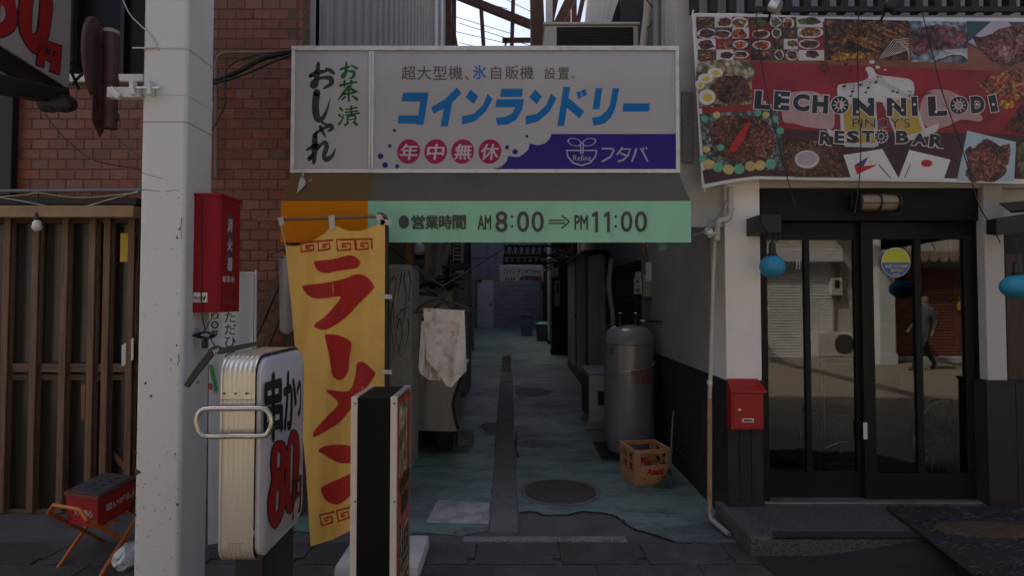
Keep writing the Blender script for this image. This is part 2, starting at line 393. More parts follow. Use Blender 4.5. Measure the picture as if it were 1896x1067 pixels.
m_paper = mat('paper', (.62, .61, .58), .7, var=.05)

# painted, worn alley floor: teal paint over grey
def floor_mat():
    m = bpy.data.materials.new('worn_teal_paint'); m.use_nodes = True; t = m.node_tree; N = t.nodes; L = t.links; b = N['Principled BSDF']
    g = N.new('ShaderNodeNewGeometry')
    def noise(scale, detail=8, rough=.65, sc=(1, 1, 1)):
        mp = N.new('ShaderNodeMapping'); mp.inputs['Scale'].default_value = sc; L.new(g.outputs['Position'], mp.inputs[0])
        n = N.new('ShaderNodeTexNoise'); n.inputs['Scale'].default_value = scale; n.inputs['Detail'].default_value = detail; n.inputs['Roughness'].default_value = rough
        L.new(mp.outputs[0], n.inputs[0]); return n
    def ramp(src, a, b_):
        r = N.new('ShaderNodeMapRange'); r.inputs[1].default_value = a; r.inputs[2].default_value = b_; L.new(src, r.inputs[0]); return r.outputs[0]
    def mix(f, c1, c2):
        x = N.new('ShaderNodeMix'); x.data_type = 'RGBA'; L.new(f, x.inputs[0])
        for k, c in ((6, c1), (7, c2)):
            if isinstance(c, tuple): x.inputs[k].default_value = (*c, 1)
            else: L.new(c, x.inputs[k])
        return x.outputs[2]
    n1 = noise(1.1); n2 = noise(2.6, 12, .78, (.4, 1.5, 1)); n3 = noise(9, 10, .85, (.7, 1.4, 1)); n4 = noise(.7, 12, .7); n5 = noise(38, 4, .6)
    base = mix(ramp(n1.outputs[0], .38, .62), (.13, .24, .205), (.15, .185, .185))
    worn = mix(ramp(n2.outputs[0], .47, .6), base, (.06, .075, .082))
    bare = mix(ramp(n4.outputs[0], .54, .62), worn, (.085, .09, .095))
    pale = mix(ramp(n3.outputs[0], .56, .68), bare, (.2, .235, .225))
    spot = mix(ramp(n5.outputs[0], .64, .74), pale, (.035, .04, .042))
    L.new(spot, b.inputs['Base Color'])
    rr = N.new('ShaderNodeMapRange'); rr.inputs[1].default_value = .35; rr.inputs[2].default_value = .65; rr.inputs[3].default_value = .3; rr.inputs[4].default_value = .75
    L.new(n4.outputs[0], rr.inputs[0]); L.new(rr.outputs[0], b.inputs['Roughness'])
    bp = N.new('ShaderNodeBump'); bp.inputs['Strength'].default_value = .5; bp.inputs['Distance'].default_value = .014
    ad = N.new('ShaderNodeMath'); ad.operation = 'MULTIPLY_ADD'; ad.inputs[1].default_value = .25; L.new(n5.outputs[0], ad.inputs[0]); L.new(n2.outputs[0], ad.inputs[2])
    L.new(ad.outputs[0], bp.inputs['Height']); L.new(bp.outputs[0], b.inputs['Normal'])
    return m
m_floor = floor_mat()

# ---------------------------------------------------------------- ground
struct(MB().box(-60, 60, -60, 60, -.3, 0).build('street', mat('street_asphalt', (.07, .068, .068), .75, var=.3, vs=6, bump=.3, bs=80, dirt=.6, dcol=(.03, .03, .03), ds=1.5)))
street = bpy.data.objects['street']
struct(MB().box(-16, 18, -9.6, -1.25, .0005, .006).build('arcade_paving', mat('arcade_tile', (.23, .195, .145), .6, var=.15, vs=2, dirt=.3, dcol=(.14, .12, .1), ds=1)))
XR = P(1345, 700, 0).x            # face of the alley's right wall
XL = -1.53                        # face of the alley's left wall
YE = 20.0                         # the wall that closes the alley
def rough_edge(pts, a=.006, k=5):
    out = []
    for p, q in zip(pts, pts[1:]):
        for j in range(k): t = j / k; out.append((p[0] + (q[0] - p[0]) * t + rnd.uniform(-a, a), p[1] + (q[1] - p[1]) * t + rnd.uniform(-a, a)))
    return out + [pts[-1]]
# stone slabs along the shop fronts, the row by the alley has finger notches
slabs = {}
def slab(x0, x1, y0, y1, notch=False, z=.012):
    pts = [(x0, y0), (x1, y0), (x1, y1), (x0, y1)]
    if notch: pts = [(x0, y0), (x1 - .04, y0), (x1 - .045, y0 + .075), (x1, y0 + .08), (x1, y1), (x0, y1)]
    pts = rough_edge(pts + pts[:1], .0035, 6)[:-1]
    MB().prism([(a, b, -.01) for a, b in pts], (0, 0, .01 + z)).build('paving_slab', m_slab, street)
for k in range(-4, 13): slab(-2.3 + k * .52, -2.3 + k * .52 + .512, -.62, -.325, notch=True)
for r, (ya, yb, wd, off) in enumerate(((-.93, -.63, .6, .1), (-1.24, -.94, .6, .37))):
    for k in range(-3, 11): slab(-2.6 + k * wd + off, -2.6 + k * wd + off + wd - .009, ya, yb, z=.008 + .002 * (k % 2))
struct(MB().box(-.32, .75, -.318, -.24, -.01, .016, .003).build('granite_kerb_strip', mat('aggregate', (.2, .19, .19), .6, var=.75, vs=70, bump=.3, bs=110, dirt=.85, dcol=(.035, .034, .035), ds=4)))
def gsheet(polys, dz, name, m, parent=None, sub=0):
    mb = MB(); mb.v = [];
    for pts in polys:
        lp = [Vector((p[0], p[1], 0)) for p in pts]; tr = tessellate_polygon([lp]); mb.add([Vector((p.x, p.y, gz(p.y) + dz)) for p in lp], [tuple(t) for t in tr])
    return mb.build(name, m, parent, fixn=True)
struct(MB().box(-5, XR, -.318, .2, -.01, .003).build('apron', m_concrete)); alley = struct(gsheet([[(-1.7, -.24), (1.7, -.24), (1.7, 0), (-1.7, 0)], [(-1.7, 0), (1.7, 0), (1.7, YE + .3), (-1.7, YE + .3)]], .004, 'alley_floor', m_concrete))
def gp(pts): return [(lambda q: (q.x, q.y))(G(*p)) for p in pts]
edge = [(962, 953), (989, 951), (1011, 958), (1046, 957), (1080, 950), (1111, 953), (1135, 957), (1152, 968), (1173, 984), (1204, 992), (1238, 1004), (1266, 1012), (1290, 1010), (1317, 1012)]
e2 = rough_edge(gp(edge)); front = [p for p in e2]
sx = G(953, 850).x
def paint(pts, dz=.009): return struct(gsheet([pts], dz, 'painted_floor', m_floor))
# right half in two sheets: up to Y = 0 flat, beyond it sloping
right = front + [(XR - .002, front[-1][1]), (XR - .002, 0.0)]
# simple way: tessellate with extra points so the slope is followed
def slope_sheet(pts, dz, name, m, parent=None):
    mb = MB(); bm = bmesh.new(); lp = [Vector((p[0], p[1], 0)) for p in pts]; vs_ = [bm.verts.new(v) for v in lp]
    for t in tessellate_polygon([lp]):
        try: bm.faces.new([vs_[i] for i in t])
        except ValueError: pass
    bmesh.ops.bisect_plane(bm, geom=bm.verts[:] + bm.edges[:] + bm.faces[:], plane_co=(0, 0, 0), plane_no=(0, 1, 0))
    bm.verts.index_update()
    mb.add([Vector((v.co.x, v.co.y, gz(v.co.y) + dz)) for v in bm.verts], [[v.index for v in f.verts] for f in bm.faces]); bm.free()
    return mb.build(name, m, parent)
sl = G(906, 990); sr = G(959, 990); sl2 = G(926, 715); sr2 = G(948, 715)
def strip_x(Y, side): a, b = (sl, sl2) if side < 0 else (sr, sr2); return a.x + (b.x - a.x) * (Y - a.y) / (b.y - a.y)
YF = 7.2
ppts = front + [(XR - .002, front[-1][1] + .05), (XR - .002, YE)] + [(.1, YE), (.1, YF)] + rough_edge([(strip_x(YF, 1) + .012, YF), (strip_x(3, 1) + .01, 3), (strip_x(1, 1) + .006, 1), (strip_x(.1, 1) + .006, .1)], .006, 14)
struct(slope_sheet(ppts, .009, 'painted_floor_right', m_floor))
lf = rough_edge(gp([(500, 985), (640, 992), (745, 992), (800, 990), (850, 996), (904, 986)]), .008, 5)
lpts = lf + rough_edge([(strip_x(.1, -1) - .006, .1), (strip_x(1, -1) - .006, 1), (strip_x(3, -1) - .01, 3), (strip_x(YF, -1) - .012, YF)], .006, 14) + [(.098, YF), (.098, YE), (XL + .002, YE), (XL + .002, lf[0][1])]
struct(slope_sheet(lpts, .009, 'painted_floor_left', m_floor))
# channel covers running down the middle
m_drain = mat('channel_cover', (.16, .148, .152), .7, .1, var=.2, vs=30, bump=.6, bs=200, dirt=.4, dcol=(.03, .028, .03), ds=5)
dc = tag(thing('channel_drain', 'x', 'drain', (sl.x, sl.y, 0)), 'long narrow grey channel drain cover running down the alley middle', 'drain')
ys = [sl.y, G(930, 838).y, G(930, 708).y, G(930, 660).y, YF]
for a, b in zip(ys, ys[1:]):
    b2 = b - .012
    MB().prism([(strip_x(a, -1), a, gz(a) + .004), (strip_x(a, 1), a, gz(a) + .004), (strip_x(b2, 1), b2, gz(b2) + .004), (strip_x(b2, -1), b2, gz(b2) + .004)], (0, 0, .0062)).build('cover_plate', m_drain if b < ys[3] else mat('strip_mortar', (.2, .2, .2), .8, var=.3, vs=5, dirt=.5, dcol=(.1, .11, .11)), dc)
# manhole
mc = G(1037, 912)
mh = thing('manhole_cover', 'round iron manhole cover set in teal alley floor near its mouth', 'manhole cover', (mc.x, mc.y, gz(mc.y)))
MB().lathe((mc.x, mc.y, gz(mc.y)), [(.296, .004), (.33, .004), (.33, .012), (.3, .013), (.296, .008)], 40, cap=False).build('frame_ring', m_drain, mh, 40)
MB().lathe((mc.x, mc.y, gz(mc.y)), [(.29, .0), (.29, .012), (.27, .014), (.001, .014)], 40).build('lid', mat('manhole_iron', (.075, .068, .068), .7, .3, var=.25, vs=30, bump=.9, bs=70, dirt=.5, dcol=(.035, .03, .03), ds=6), mh, 30)
# concrete repair patches
def patch(pts, label, m, dz=.012):
    lp = rough_edge(gp(pts + pts[:1]), .006, 4)[:-1]
    o = slope_sheet(lp, dz, 'concrete_patch', m); return struct(o)
m_patch = mat('pale_patch', (.36, .35, .35), .75, var=.3, vs=7, bump=.2, bs=60, dirt=.7, dcol=(.07, .07, .072), ds=5)
patch([(812, 929), (908, 936), (904, 975), (788, 972)], '', m_patch)
patch([(955, 726), (968, 719), (1000, 721), (1024, 727), (1015, 733), (985, 736), (962, 736)], '', mat('patch_grey', (.1, .105, .108), .7, var=.25, vs=6, bump=.2, dirt=.5))
patch([(888, 792), (905, 784), (921, 785), (918, 805), (900, 803)], '', m_concrete)
oc = G(853, 992)
MB().lathe((oc.x, oc.y, .004), [(.05, .0), (.05, .012), (.042, .014), (.038, .009), (.001, .01)], 20).build('round_floor_cap', m_drain, street, 40)
# cracks: thin dark ribbons just above the paint
def crack(pts, wd, dz=.0125):
    ps = [G(*p) for p in pts]; q = rough_edge([(p.x, p.y) for p in ps], .01, 5); mb = MB(); n = len(q)
    for i in range(n - 1):
        a, b = Vector((*q[i], 0)), Vector((*q[i + 1], 0)); t = (b - a).normalized(); nn = Vector((-t.y, t.x, 0)) * wd * rnd.uniform(.3, .7)
        mb.quad(*[Vector((p.x, p.y, gz(p.y) + dz)) for p in (a - nn, b - nn, b + nn, a + nn)])
    return mb
ck = crack(edge, .014)
for pts in ([(955, 720), (962, 718), (968, 722), (955, 728), (962, 736)], [(1010, 727), (1020, 725), (1024, 729)], [(990, 772), (1000, 770), (1010, 772)], [(1026, 770), (1060, 766)], [(956, 800), (953, 830), (960, 850)], [(888, 795), (897, 786), (918, 785)], [(970, 822), (980, 818), (990, 821)]):
    ck.v += (c2 := crack(pts, .016)).v; k0 = len(ck.v) - len(c2.v); ck.f += [tuple(i + k0 for i in f) for f in c2.f]
struct(ck.build('floor_crack', m_grout, alley), 'stuff')

# ---------------------------------------------------------------- shells of the buildings
def shell(name, label, cat, boxes, m, loc):
    t = thing(name, label, cat, loc)
    for nm, b, mm in boxes: MB().box(*b).build(nm, mm or m, t)
    return t
# ================================================================ left: brick-tiled shop
YW = .12
def wx(px, py=533): return P(px, py, YW).x
def wz(py): return P(400, py, YW).z
HB = 11.0
bb = thing('brick_building', 'brown brick-tiled shop building left of the alley mouth', 'building', (-3.2, YW, 0))
xd0, xd1, zd = -4.9, wx(256, 700), wz(378)
xw0, xw1, zw0, zw1 = wx(96), wx(262), wz(142), 5.4
bw = MB()
bw.box(xd1, XL, YW, .4, 0, zd)                                    # right of the lattice door
bw.box(xd0 - .3, XL, YW, .4, zd, zw0)                             # above the door
bw.box(xd0 - .3, xw0, YW, .4, zw0, HB); bw.box(xw1, XL, YW, .4, zw0, HB); bw.box(xw0, xw1, YW, .4, zw1, HB)
wall_l = bw.build('front_wall', m_mortar, bb)
MB().box(xd0 - .3, XL - .03, .41, 9, 3.05, HB).build('rear_block', m_siding, bb); MB().box(-15, xd0 - .31, .13, 9, 0, HB).build('side_block', m_siding, bb)
MB().box(xd0 - .3, XL - .02, 2.2, 9, 0, 3.04).build('rear_wall', m_dark_interior, bb)
# brick tiles, one by one where the photo shows them
TW, TH, GP = .1235, .0685, .0065
def tile_mesh():
    bm = bmesh.new(); bmesh.ops.create_cube(bm, size=1)
    for v in bm.verts: v.co = Vector((v.co.x * TW, v.co.y * .014, v.co.z * TH))
    es = [e for e in bm.edges if all(v.co.y < 0 for v in e.verts)]
    bmesh.ops.bevel(bm, geom=es, offset=.003, segments=1, affect='EDGES')
    me = bpy.data.meshes.new('brick'); bm.to_mesh(me); bm.free(); me.materials.append(m_tile); return me
tme = tile_mesh(); base = wloc(bb); ntile = 0
PW, PH = TW + GP, TH + GP
for row in range(0, 70):
    z = .03 + row * PH
    if z > wz(-14): break
    for k in range(0, 40):
        x = XL - .07 - TW / 2 - k * PW - (PW / 2 if row % 2 else 0)
        px, py = pxof((x, YW, z))
        if x - TW / 2 < xd0: break
        ok = (382 < px < 560 and -15 < py < 632) or (10 < px < 285 and 140 < py < 378)
        if not ok or (x - TW / 2 < xd1 and z - TH / 2 < zd): continue
        if 96 < px < 262 + 15 and py < 158: continue
        o = bpy.data.objects.new('brick', tme); COL.objects.link(o); o.parent = wall_l
        o.location = Vector((x, YW + .0035, z)) - base; ntile += 1
        o.rotation_euler = (rnd.uniform(-.01, .01), 0, rnd.uniform(-.01, .01))
# rounded corner: quarter-turn tiles round into the alley
cme = None
for row in range(0, 70):
    z = .03 + row * PH
    if z > wz(-14): break
    if pxof((XL - .03, YW, z))[1] > 632: continue
    if cme is None:
        mb = MB(); n = 6; r = .06
        prof = [(r * math.sin(a), -r * math.cos(a)) for a in [math.pi / 2 * i / n for i in range(n + 1)]]
        inn = [(x * .8, y * .8) for x, y in prof]
        ring = prof + inn[::-1]
        mb.prism([Vector((x, y, -TH / 2)) + base for x, y in ring], (0, 0, TH)); cme = mb.build('brick', m_tile, wall_l, 30)
        cme.location = Vector((XL - .055, YW + .052, z)) - base; first = cme
    else:
        o = bpy.data.objects.new('brick', first.data); COL.objects.link(o); o.parent = wall_l; o.location = Vector((XL - .055, YW + .052, z)) - base
print('tiles', ntile)
# dark window over the door
wn = thing('upper_window', 'dark upper window with white sill behind the hanging price sign', 'window', ((xw0 + xw1) / 2, .2, zw0))
MB().box(xw0, xw1, .3, .33, zw0, zw1).build('pane', mat('dark_window', (.01, .01, .01), .3, spec=.15), wn)
MB().box(xw0, xw1, YW - .03, .32, zw0 - .045, zw0 + .012, .004).build('sill', m_white_paint, wn)
for xx in (xw0 + .02, (xw0 + xw1) / 2 + .05, xw1 - .02): MB().box(xx - .015, xx + .015, .26, .31, zw0 + .013, zw1).build('frame', m_blackmetal, wn)
# black panel at the picture's edge, put in as the price sign's shadow
tag(MB().box(wx(-60), wx(28), YW - .06, YW - .005, zd + .06, wz(176), .005).build('sign_shadow_panel', m_blackmetal), 'black panel standing in for shadow under the white price sign', 'panel')

# --- lattice door
YD = .2
def dx(px, py=680): return P(px, py, YD).x
def dz_(py): return P(120, py, YD).z
m_lat = wood('weathered_lattice', (.085, .035, .016), (.26, .15, .085), 2)
m_lat_d = wood('dark_frame_wood', (.035, .018, .01), (.1, .055, .03), 0)
ld = thing('lattice_door', 'weathered wooden lattice door of upright slats left of the white column', 'door', (dx(100), YD, 0))
for c in (-45, 13, 66, 120, 171, 198, 243):
    MB().box(dx(c) - .024, dx(c) + .024, YD - .03, YD - .002, .012, dz_(405), .003).build('slat', m_lat, ld)
    MB().box(dx(c) + .026, dx(c) + .044, YD - .002, YD + .03, .03, dz_(405), .002).build('slat', m_lat_d, ld)
for a, b, m in ((413, 396, m_lat_d), (690, 674, m_lat), (705, 694, m_lat_d), (962, 944, m_lat)):
    MB().box(xd0, xd1, YD, YD + .03, dz_(a), dz_(b), .003).build('rail', m if m is m_lat_d else wood('rail_wood', (.06, .03, .018), (.2, .125, .08), 0), ld)
m_dust = mat('dusty_glass', (.035, .031, .028), .25, var=.5, vs=3, dirt=.5, dcol=(.09, .08, .068), ds=2.2, streak=True)
for a, b in ((-120, 13), (13, 66), (66, 120), (120, 171), (171, 260)):
    MB().box(dx(a) + .004, dx(b) - .004, YD + .05, YD + .056, .001, dz_(396)).build('pane', m_dust, ld)
for q in (((150, 712), (158, 712), (156, 780), (150, 778)), ((181, 790), (189, 792), (188, 826), (180, 826)), ((202, 826), (238, 868), (238, 882), (203, 842))):
    MB().prism([P(x, y, YD + .045) for x, y in q], (0, .004, 0)).build('tape', mat('packing_tape', (.3, .13, .06), .5), ld)
tag(MB().box(dx(224, 458), dx(246, 458), YD - .008, YD - .004, dz_(485), dz_(432), 0).build('yellow_note', mat('yellow_paper', (.5, .36, .03), .7)), 'small yellow paper note stuck between slats beside white column', 'note')
tag(MB().grid(lambda u, v: P(225 + 22 * u, 640 + 40 * v - 14 * u, YD - .006 - .03 * u), 2, 2).build('white_card', m_paper), 'white card tucked behind the white column on lattice door', 'card')
# lintel and conduit
ln = thing('door_lintel', 'tan painted lintel board above the lattice door', 'lintel', (dx(100), YW - .05, zd))
MB().box(xd0, xd1, YW - .09, YW - .004, P(100, 402, YW - .09).z, P(100, 380, YW - .09).z, .005).build('board', mat('tan_paint', (.3, .19, .09), .6, dirt=.4), ln)
MB().box(xd0, xd1, YW - .06, YW - .004, P(100, 378, YW - .06).z, P(100, 366, YW - .06).z, .003).build('dark_board', m_darkwood, ln)
tag(MB().tube([P(-60, 354, YW - .05), P(262, 352, YW - .05)], .014, 10).build('conduit_pipe', mat('grey_conduit', (.16, .17, .19), .5), smooth=40), 'straight grey conduit pipe running over the lattice door', 'pipe')
def cable(name, label, pts, r, m, n=6, sm=6):
    return tag(MB().tube(pts, r, n, smooth=sm).build(name, m, smooth=60), label, 'cable')
YC = YW - .08
cable('drooping_cable', 'pale thin cable drooping lowest under the grey conduit pipe', [P(-20, 362, YC), P(40, 372, YC), P(95, 382, YC), P(150, 383, YC), P(200, 370, YC), P(256, 354, YC)], .004, m_cable_white)
cable('drooping_cable', 'pale cable in shallow sag close under the grey conduit', [P(-20, 366, YC - .01), P(50, 360, YC - .01), P(72, 357, YC - .01), P(150, 366, YC - .01), P(256, 356, YC - .01)], .0032, m_cable_white)
# bulb
lb = P(69, 414, YC); bl = thing('hanging_bulb', 'white bulb in black socket hanging before the lattice door', 'bulb', (lb.x, lb.y, lb.z - .06))
MB().tube([P(70, 357, YC), P(70, 375, YC), P(68, 396, YC)], .004, 6).build('cord', m_cable, bl)
tp = P(68, 392, YC).z; MB().lathe((lb.x, lb.y, tp - .065), [(.017, 0), (.019, .02), (.019, .045), (.012, .06), (.005, .068)], 16).build('socket', m_black, bl, 40)
MB().lathe((lb.x, lb.y, tp - .142), [(.002, 0), (.018, .004), (.03, .017), (.034, .032), (.031, .045), (.0285, .05), (.0285, .062), (.024, .07), (.02, .078)], 20).build('bulb_glass', mat('bulb_white', (.75, .73, .68), .3, var=.02), bl, 40)
cable('black_droop_cable', 'black cable sagging from the price sign down to white column', [P(70, 190, -.1), P(110, 245, -.1), P(165, 292, -.1), P(215, 306, -.1), P(256, 311, -.1)], .004, m_cable)
cable('black_droop_cable', 'short black cable from the brown road sign to white column', [P(205, 245, -.5), P(230, 268, -.55), P(258, 290, -.6)], .003, m_cable)

# --- white arcade column
ZC0 = -1.30; zt = 5.2
cx0, cx1 = P(255, 533, ZC0).x, P(340, 533, ZC0).x; cy1 = ZC0 + .25
pc = thing('arcade_column', 'tall white painted square steel column on the left of alley', 'column', ((cx0 + cx1) / 2, ZC0 + .12, 0))
m_col = mat('column_paint', (.6, .6, .59), .42, var=.05, vs=2, bump=.1, bs=18, dirt=.5, dcol=(.36, .32, .27), ds=2.4, streak=True)
m_scuff = mat('scuff', (.06, .05, .045), .7)
cm = MB(); bm_ = .022
ring = []
for (xc, yc, a0) in ((cx1 - bm_, ZC0 + bm_, -90), (cx1 - bm_, cy1 - bm_, 0), (cx0 + bm_, cy1 - bm_, 90), (cx0 + bm_, ZC0 + bm_, 180)):
    ring += [(xc + bm_ * math.cos(R(a0 + 15 * i)), yc + bm_ * math.sin(R(a0 + 15 * i))) for i in range(7)]
cm.prism([(x, y, 0) for x, y in ring], (0, 0, zt)); cm.build('shaft', m_col, pc, 30)
def cband(z, h, t, name, m):
    mb = MB(); o = []; n = len(ring); cxm, cym = (cx0 + cx1) / 2, (ZC0 + cy1) / 2
    for k, (s, zz) in enumerate(((t, z), (t, z + h))):
        o += [(cxm + (x - cxm) * (1 + s / .12), cym + (y - cym) * (1 + s / .12), zz) for x, y in ring]
    f = [(i, (i + 1) % n, n + (i + 1) % n, n + i) for i in range(n)]; inner = [(x, y, zz) for zz in (z, z + h) for x, y in ring]
    mb.add(o, f); mb.add(o[n:] + inner[n:], f); mb.add(o[:n] + inner[:n], f)
    return mb.build(name, m, pc, 30)
def cz(py): return P(300, py, ZC0).z
cband(cz(176), .052, .002, 'clamp_band', m_col); cband(cz(226), .003, .0008, 'seam', m_scuff); cband(cz(90), .006, .003, 'wire_tie', m_cable_white)
ik = Ink(lambda x, y: P(x, y, ZC0), d=.0008)
for _ in range(150):
    py = rnd.choice((rnd.uniform(350, 1060), rnd.uniform(820, 1060))); px = rnd.choice((rnd.uniform(252, 332), rnd.gauss(250, 3), rnd.gauss(328, 4)))
    if not 249 < px + (py - 533) * .016 < 336: continue
    r = rnd.uniform(.4, 1.3) * (2 if rnd.random() < .1 else 1)
    ik.poly([(px + r * rnd.uniform(.5, 1.2) * math.cos(a), py + 1.3 * r * rnd.uniform(.5, 1.4) * math.sin(a)) for a in [k * math.pi / 3 for k in range(6)]])
ik.poly([(250, 868), (258, 872), (262, 876), (254, 880), (250, 888)]); ik.line([(262, 351), (275, 352), (296, 354)], 1.5, .8); ik.line([(308, 354), (322, 352), (333, 353)], 1, .6); ik.line([(337, 403), (335, 420), (336, 443)], 1.6, .8)
ik.line([(256, 317), (280, 325), (300, 330)], .8); ik.line([(330, 655), (332, 668), (328, 676)], 1.4); ik.build('paint_chip', m_scuff, pc)
# cable ties and loose string
mb = MB(); mb.tube([P(225, -8, ZC0 - .02), P(240, 25, ZC0 - .015), P(262, 48, ZC0 - .01), P(280, 65, ZC0 - .008), P(293, 92, ZC0 - .006)], .003, 6, smooth=5)
mb.tube([P(245, 88, ZC0 - .02), P(262, 88, ZC0 - .01), P(292, 87, ZC0 - .006)], .0035, 6); tag(mb.build('white_string', m_cable_white, smooth=60), 'thin white cord tied round the top of white column', 'cord')
# bracket and road sign seen from behind
YS = ZC0 + .1
rs = thing('road_sign', 'rusty brown road sign seen from behind on bracket beside column', 'road sign', tuple(P(205, 240, YS)))
m_brown = mat('brown_paint', (.085, .04, .036), .55, .1, var=.2, dirt=.5, dcol=(.03, .02, .018), ds=8)
pt, pb = P(206, 58, YS), P(203, 238, YS)
MB().tube([pb, pt], .034, 16).build('pipe', m_brown, rs, 40)
MB().lathe(pt - Vector((0, 0, .012)), [(.037, 0), (.037, .016), (.02, .024), (.002, .026)], 16).build('cap', mat('old_cap', (.4, .34, .26), .7, dirt=.5), rs, 40)
nrm = Vector((-.93, -.36, 0)).normalized()
dcn = P(180, 112, YS - .02)
MB().lathe(dcn - nrm * .006, [(.002, 0), (.2, 0), (.205, .004), (.205, .016), (.2, .012), (.002, .008)], 40, axis=nrm).build('disc_plate', m_brown, rs, 30)
tv = Vector((nrm.y, -nrm.x, 0)); pc2 = P(183, 218, YS - .02)
MB().prism([pc2 + tv * a + Vector((0, 0, b)) for a, b in ((-.1, .085), (.1, .085), (.1, -.03), (.03, -.09), (-.1, -.04))], nrm * .004).build('lower_plate', m_brown, rs)
for py in (78, 155, 213): MB().beam(P(206, py, YS), P(180, py - 12, YS - .02), .012, .012).build('plate_strut', m_brown, rs)
for py in (85, 150, 215): MB().lathe(P(205, py, YS) - Vector((0, 0, .014)), [(.037, 0), (.037, .028)], 16, cap=False).build('clamp_ring', m_brown, rs, 40)
br = thing('sign_bracket', 'white galvanised bracket clamping road sign to white column', 'bracket', tuple(P(235, 172, ZC0)))
MB().box(P(203, 172, ZC0).x, P(262, 172, ZC0).x, ZC0 - .02, ZC0 + .02, cz(182), cz(163), .003).build('arm', m_white_paint, br)
for px in (246, 277): MB().beam(P(px, 150, ZC0 - .025), P(px + 3, 176, ZC0 - .025), .02, .035, .002).build('lug', m_white_paint, br)
MB().tube([P(240, 162, ZC0 - .03), P(296, 162, ZC0 - .03)], .006, 8).build('bolt', m_alu, br)
MB().beam(P(205, 164, ZC0 - .03), P(222, 180, ZC0 - .03), .025, .03, .003).build('saddle', m_white_paint, br)

# --- price sign at the top left corner (its face turned to the right)
pA, pB = P(-60, 85, -1.55), P(128, 165, -.75)       # bottom near, bottom far
n_s = Vector(((pB - pA).y, -(pB - pA).x, 0)).normalized()
zb = P(128, 165, -.75).z; pA = Vector((pA.x, pA.y, zb))
ps_ = thing('price_sign_box', 'white hanging sign box with red 80 yen at top left corner', 'sign', tuple((pA + pB) / 2))
ht = 1.3
def rrect(a, ux, uz, w_, h_, r, n=5):
    pts = []
    for (u, v, a0) in ((w_ - r, r, -90), (w_ - r, h_ - r, 0), (r, h_ - r, 90), (r, r, 180)):
        pts += [a + ux * (u + r * math.cos(R(a0 + 90 * i / n))) + uz * (v + r * math.sin(R(a0 + 90 * i / n))) for i in range(n + 1)]
    return pts
ux = (pB - pA).normalized(); uz = Vector((0, 0, 1)); wl = (pB - pA).length
MB().prism(rrect(pA, ux, uz, wl, ht, .04), -n_s * .012).build('face_panel', m_sign_white, ps_, 30)
MB().prism(rrect(pA + n_s * -.0125 - ux * .02 - uz * .012, ux, uz, wl + .035, ht + .04, .045), -n_s * .18).build('casing', m_blackmetal, ps_, 30)
sf = lambda x, y: RP(x, y, pA, n_s)
for bold, d, m, nm in ((.055, .0015, m_black_print, 'outline'), (.03, .003, mat('sign_red', (.4, .012, .02), .35, var=.05), 'numeral')):
    i2 = Ink(sf, n_s, d)
    o = 2.5 if nm == 'outline' else 0
    i2.poly([(-20 - o, 0 - o), (0, -30), (22, -15), (30 + o, 30), (24 + o, 55 + o), (2, 68 + o), (-12, 62 + o), (-20, 30)], 3, [[(0, 12), (6, 10), (10, 24), (6, 40 - o), (0, 42 - o)]])
    i2.poly([(34 - o, 20), (44, -30), (84 + o, -30), (95 + o, 0), (94 + o, 30), (84 + o, 80 + o), (66, 98 + o), (48, 82 + o), (36 - o, 55)], 3, [[(60 + o, 0), (72, -8), (73 - o, 20), (69 - o, 55), (60, 62 - o), (57 + o, 35)]])
    i2.poly([(73 - o, 70 - o), (113 + o, 86 - o), (108 + o, 137 + o), (92 - o, 130 + o), (93, 114 + o), (80 + o, 108 + o), (79 + o, 124 + o), (67 - o, 118 + o)], 0, [] if nm == 'outline' else [[(83, 86), (92, 90), (91, 102), (82, 99)], [(96, 92), (102, 95), (100, 106), (95, 103)]])
    i2.build(nm, m, ps_)
# gear under that sign
sg = thing('sign_support', 'black steel support frame beneath the hanging price sign', 'bracket', tuple(P(60, 175, -.95)))
MB().beam(P(-30, 150, -1.3), P(115, 180, -.8), .1, .09, .01).build('rail', m_blackmetal, sg)
for a, b in (((130, 112), (152, 140)), ((152, 136), (134, 155)), ((130, 128), (146, 165))): MB().beam(P(*a, -.6), P(*b, -.5), .012, .012).build('strut', m_blackmetal, sg)
for i, (px, lab) in enumerate(((88, 'left of two dark round spotlights under the price sign'), (116, 'right of two dark round spotlights under the price sign'))):
    c = P(px, 192, -.9); q = thing('spotlight', lab, 'spotlight', tuple(c), 'spotlights under the price sign')
    MB().lathe(c + Vector((0, .05, .02)), [(.02, 0), (.045, .01), (.05, .05), (.045, .1), (.03, .11)], 18, axis=(.2, -.8, -.3)).build('housing', m_blackmetal, q, 40)
    MB().beam(c + Vector((0, .02, .03)), c + Vector((0, .02, .1)), .02, .02).build('stem', m_blackmetal, q)

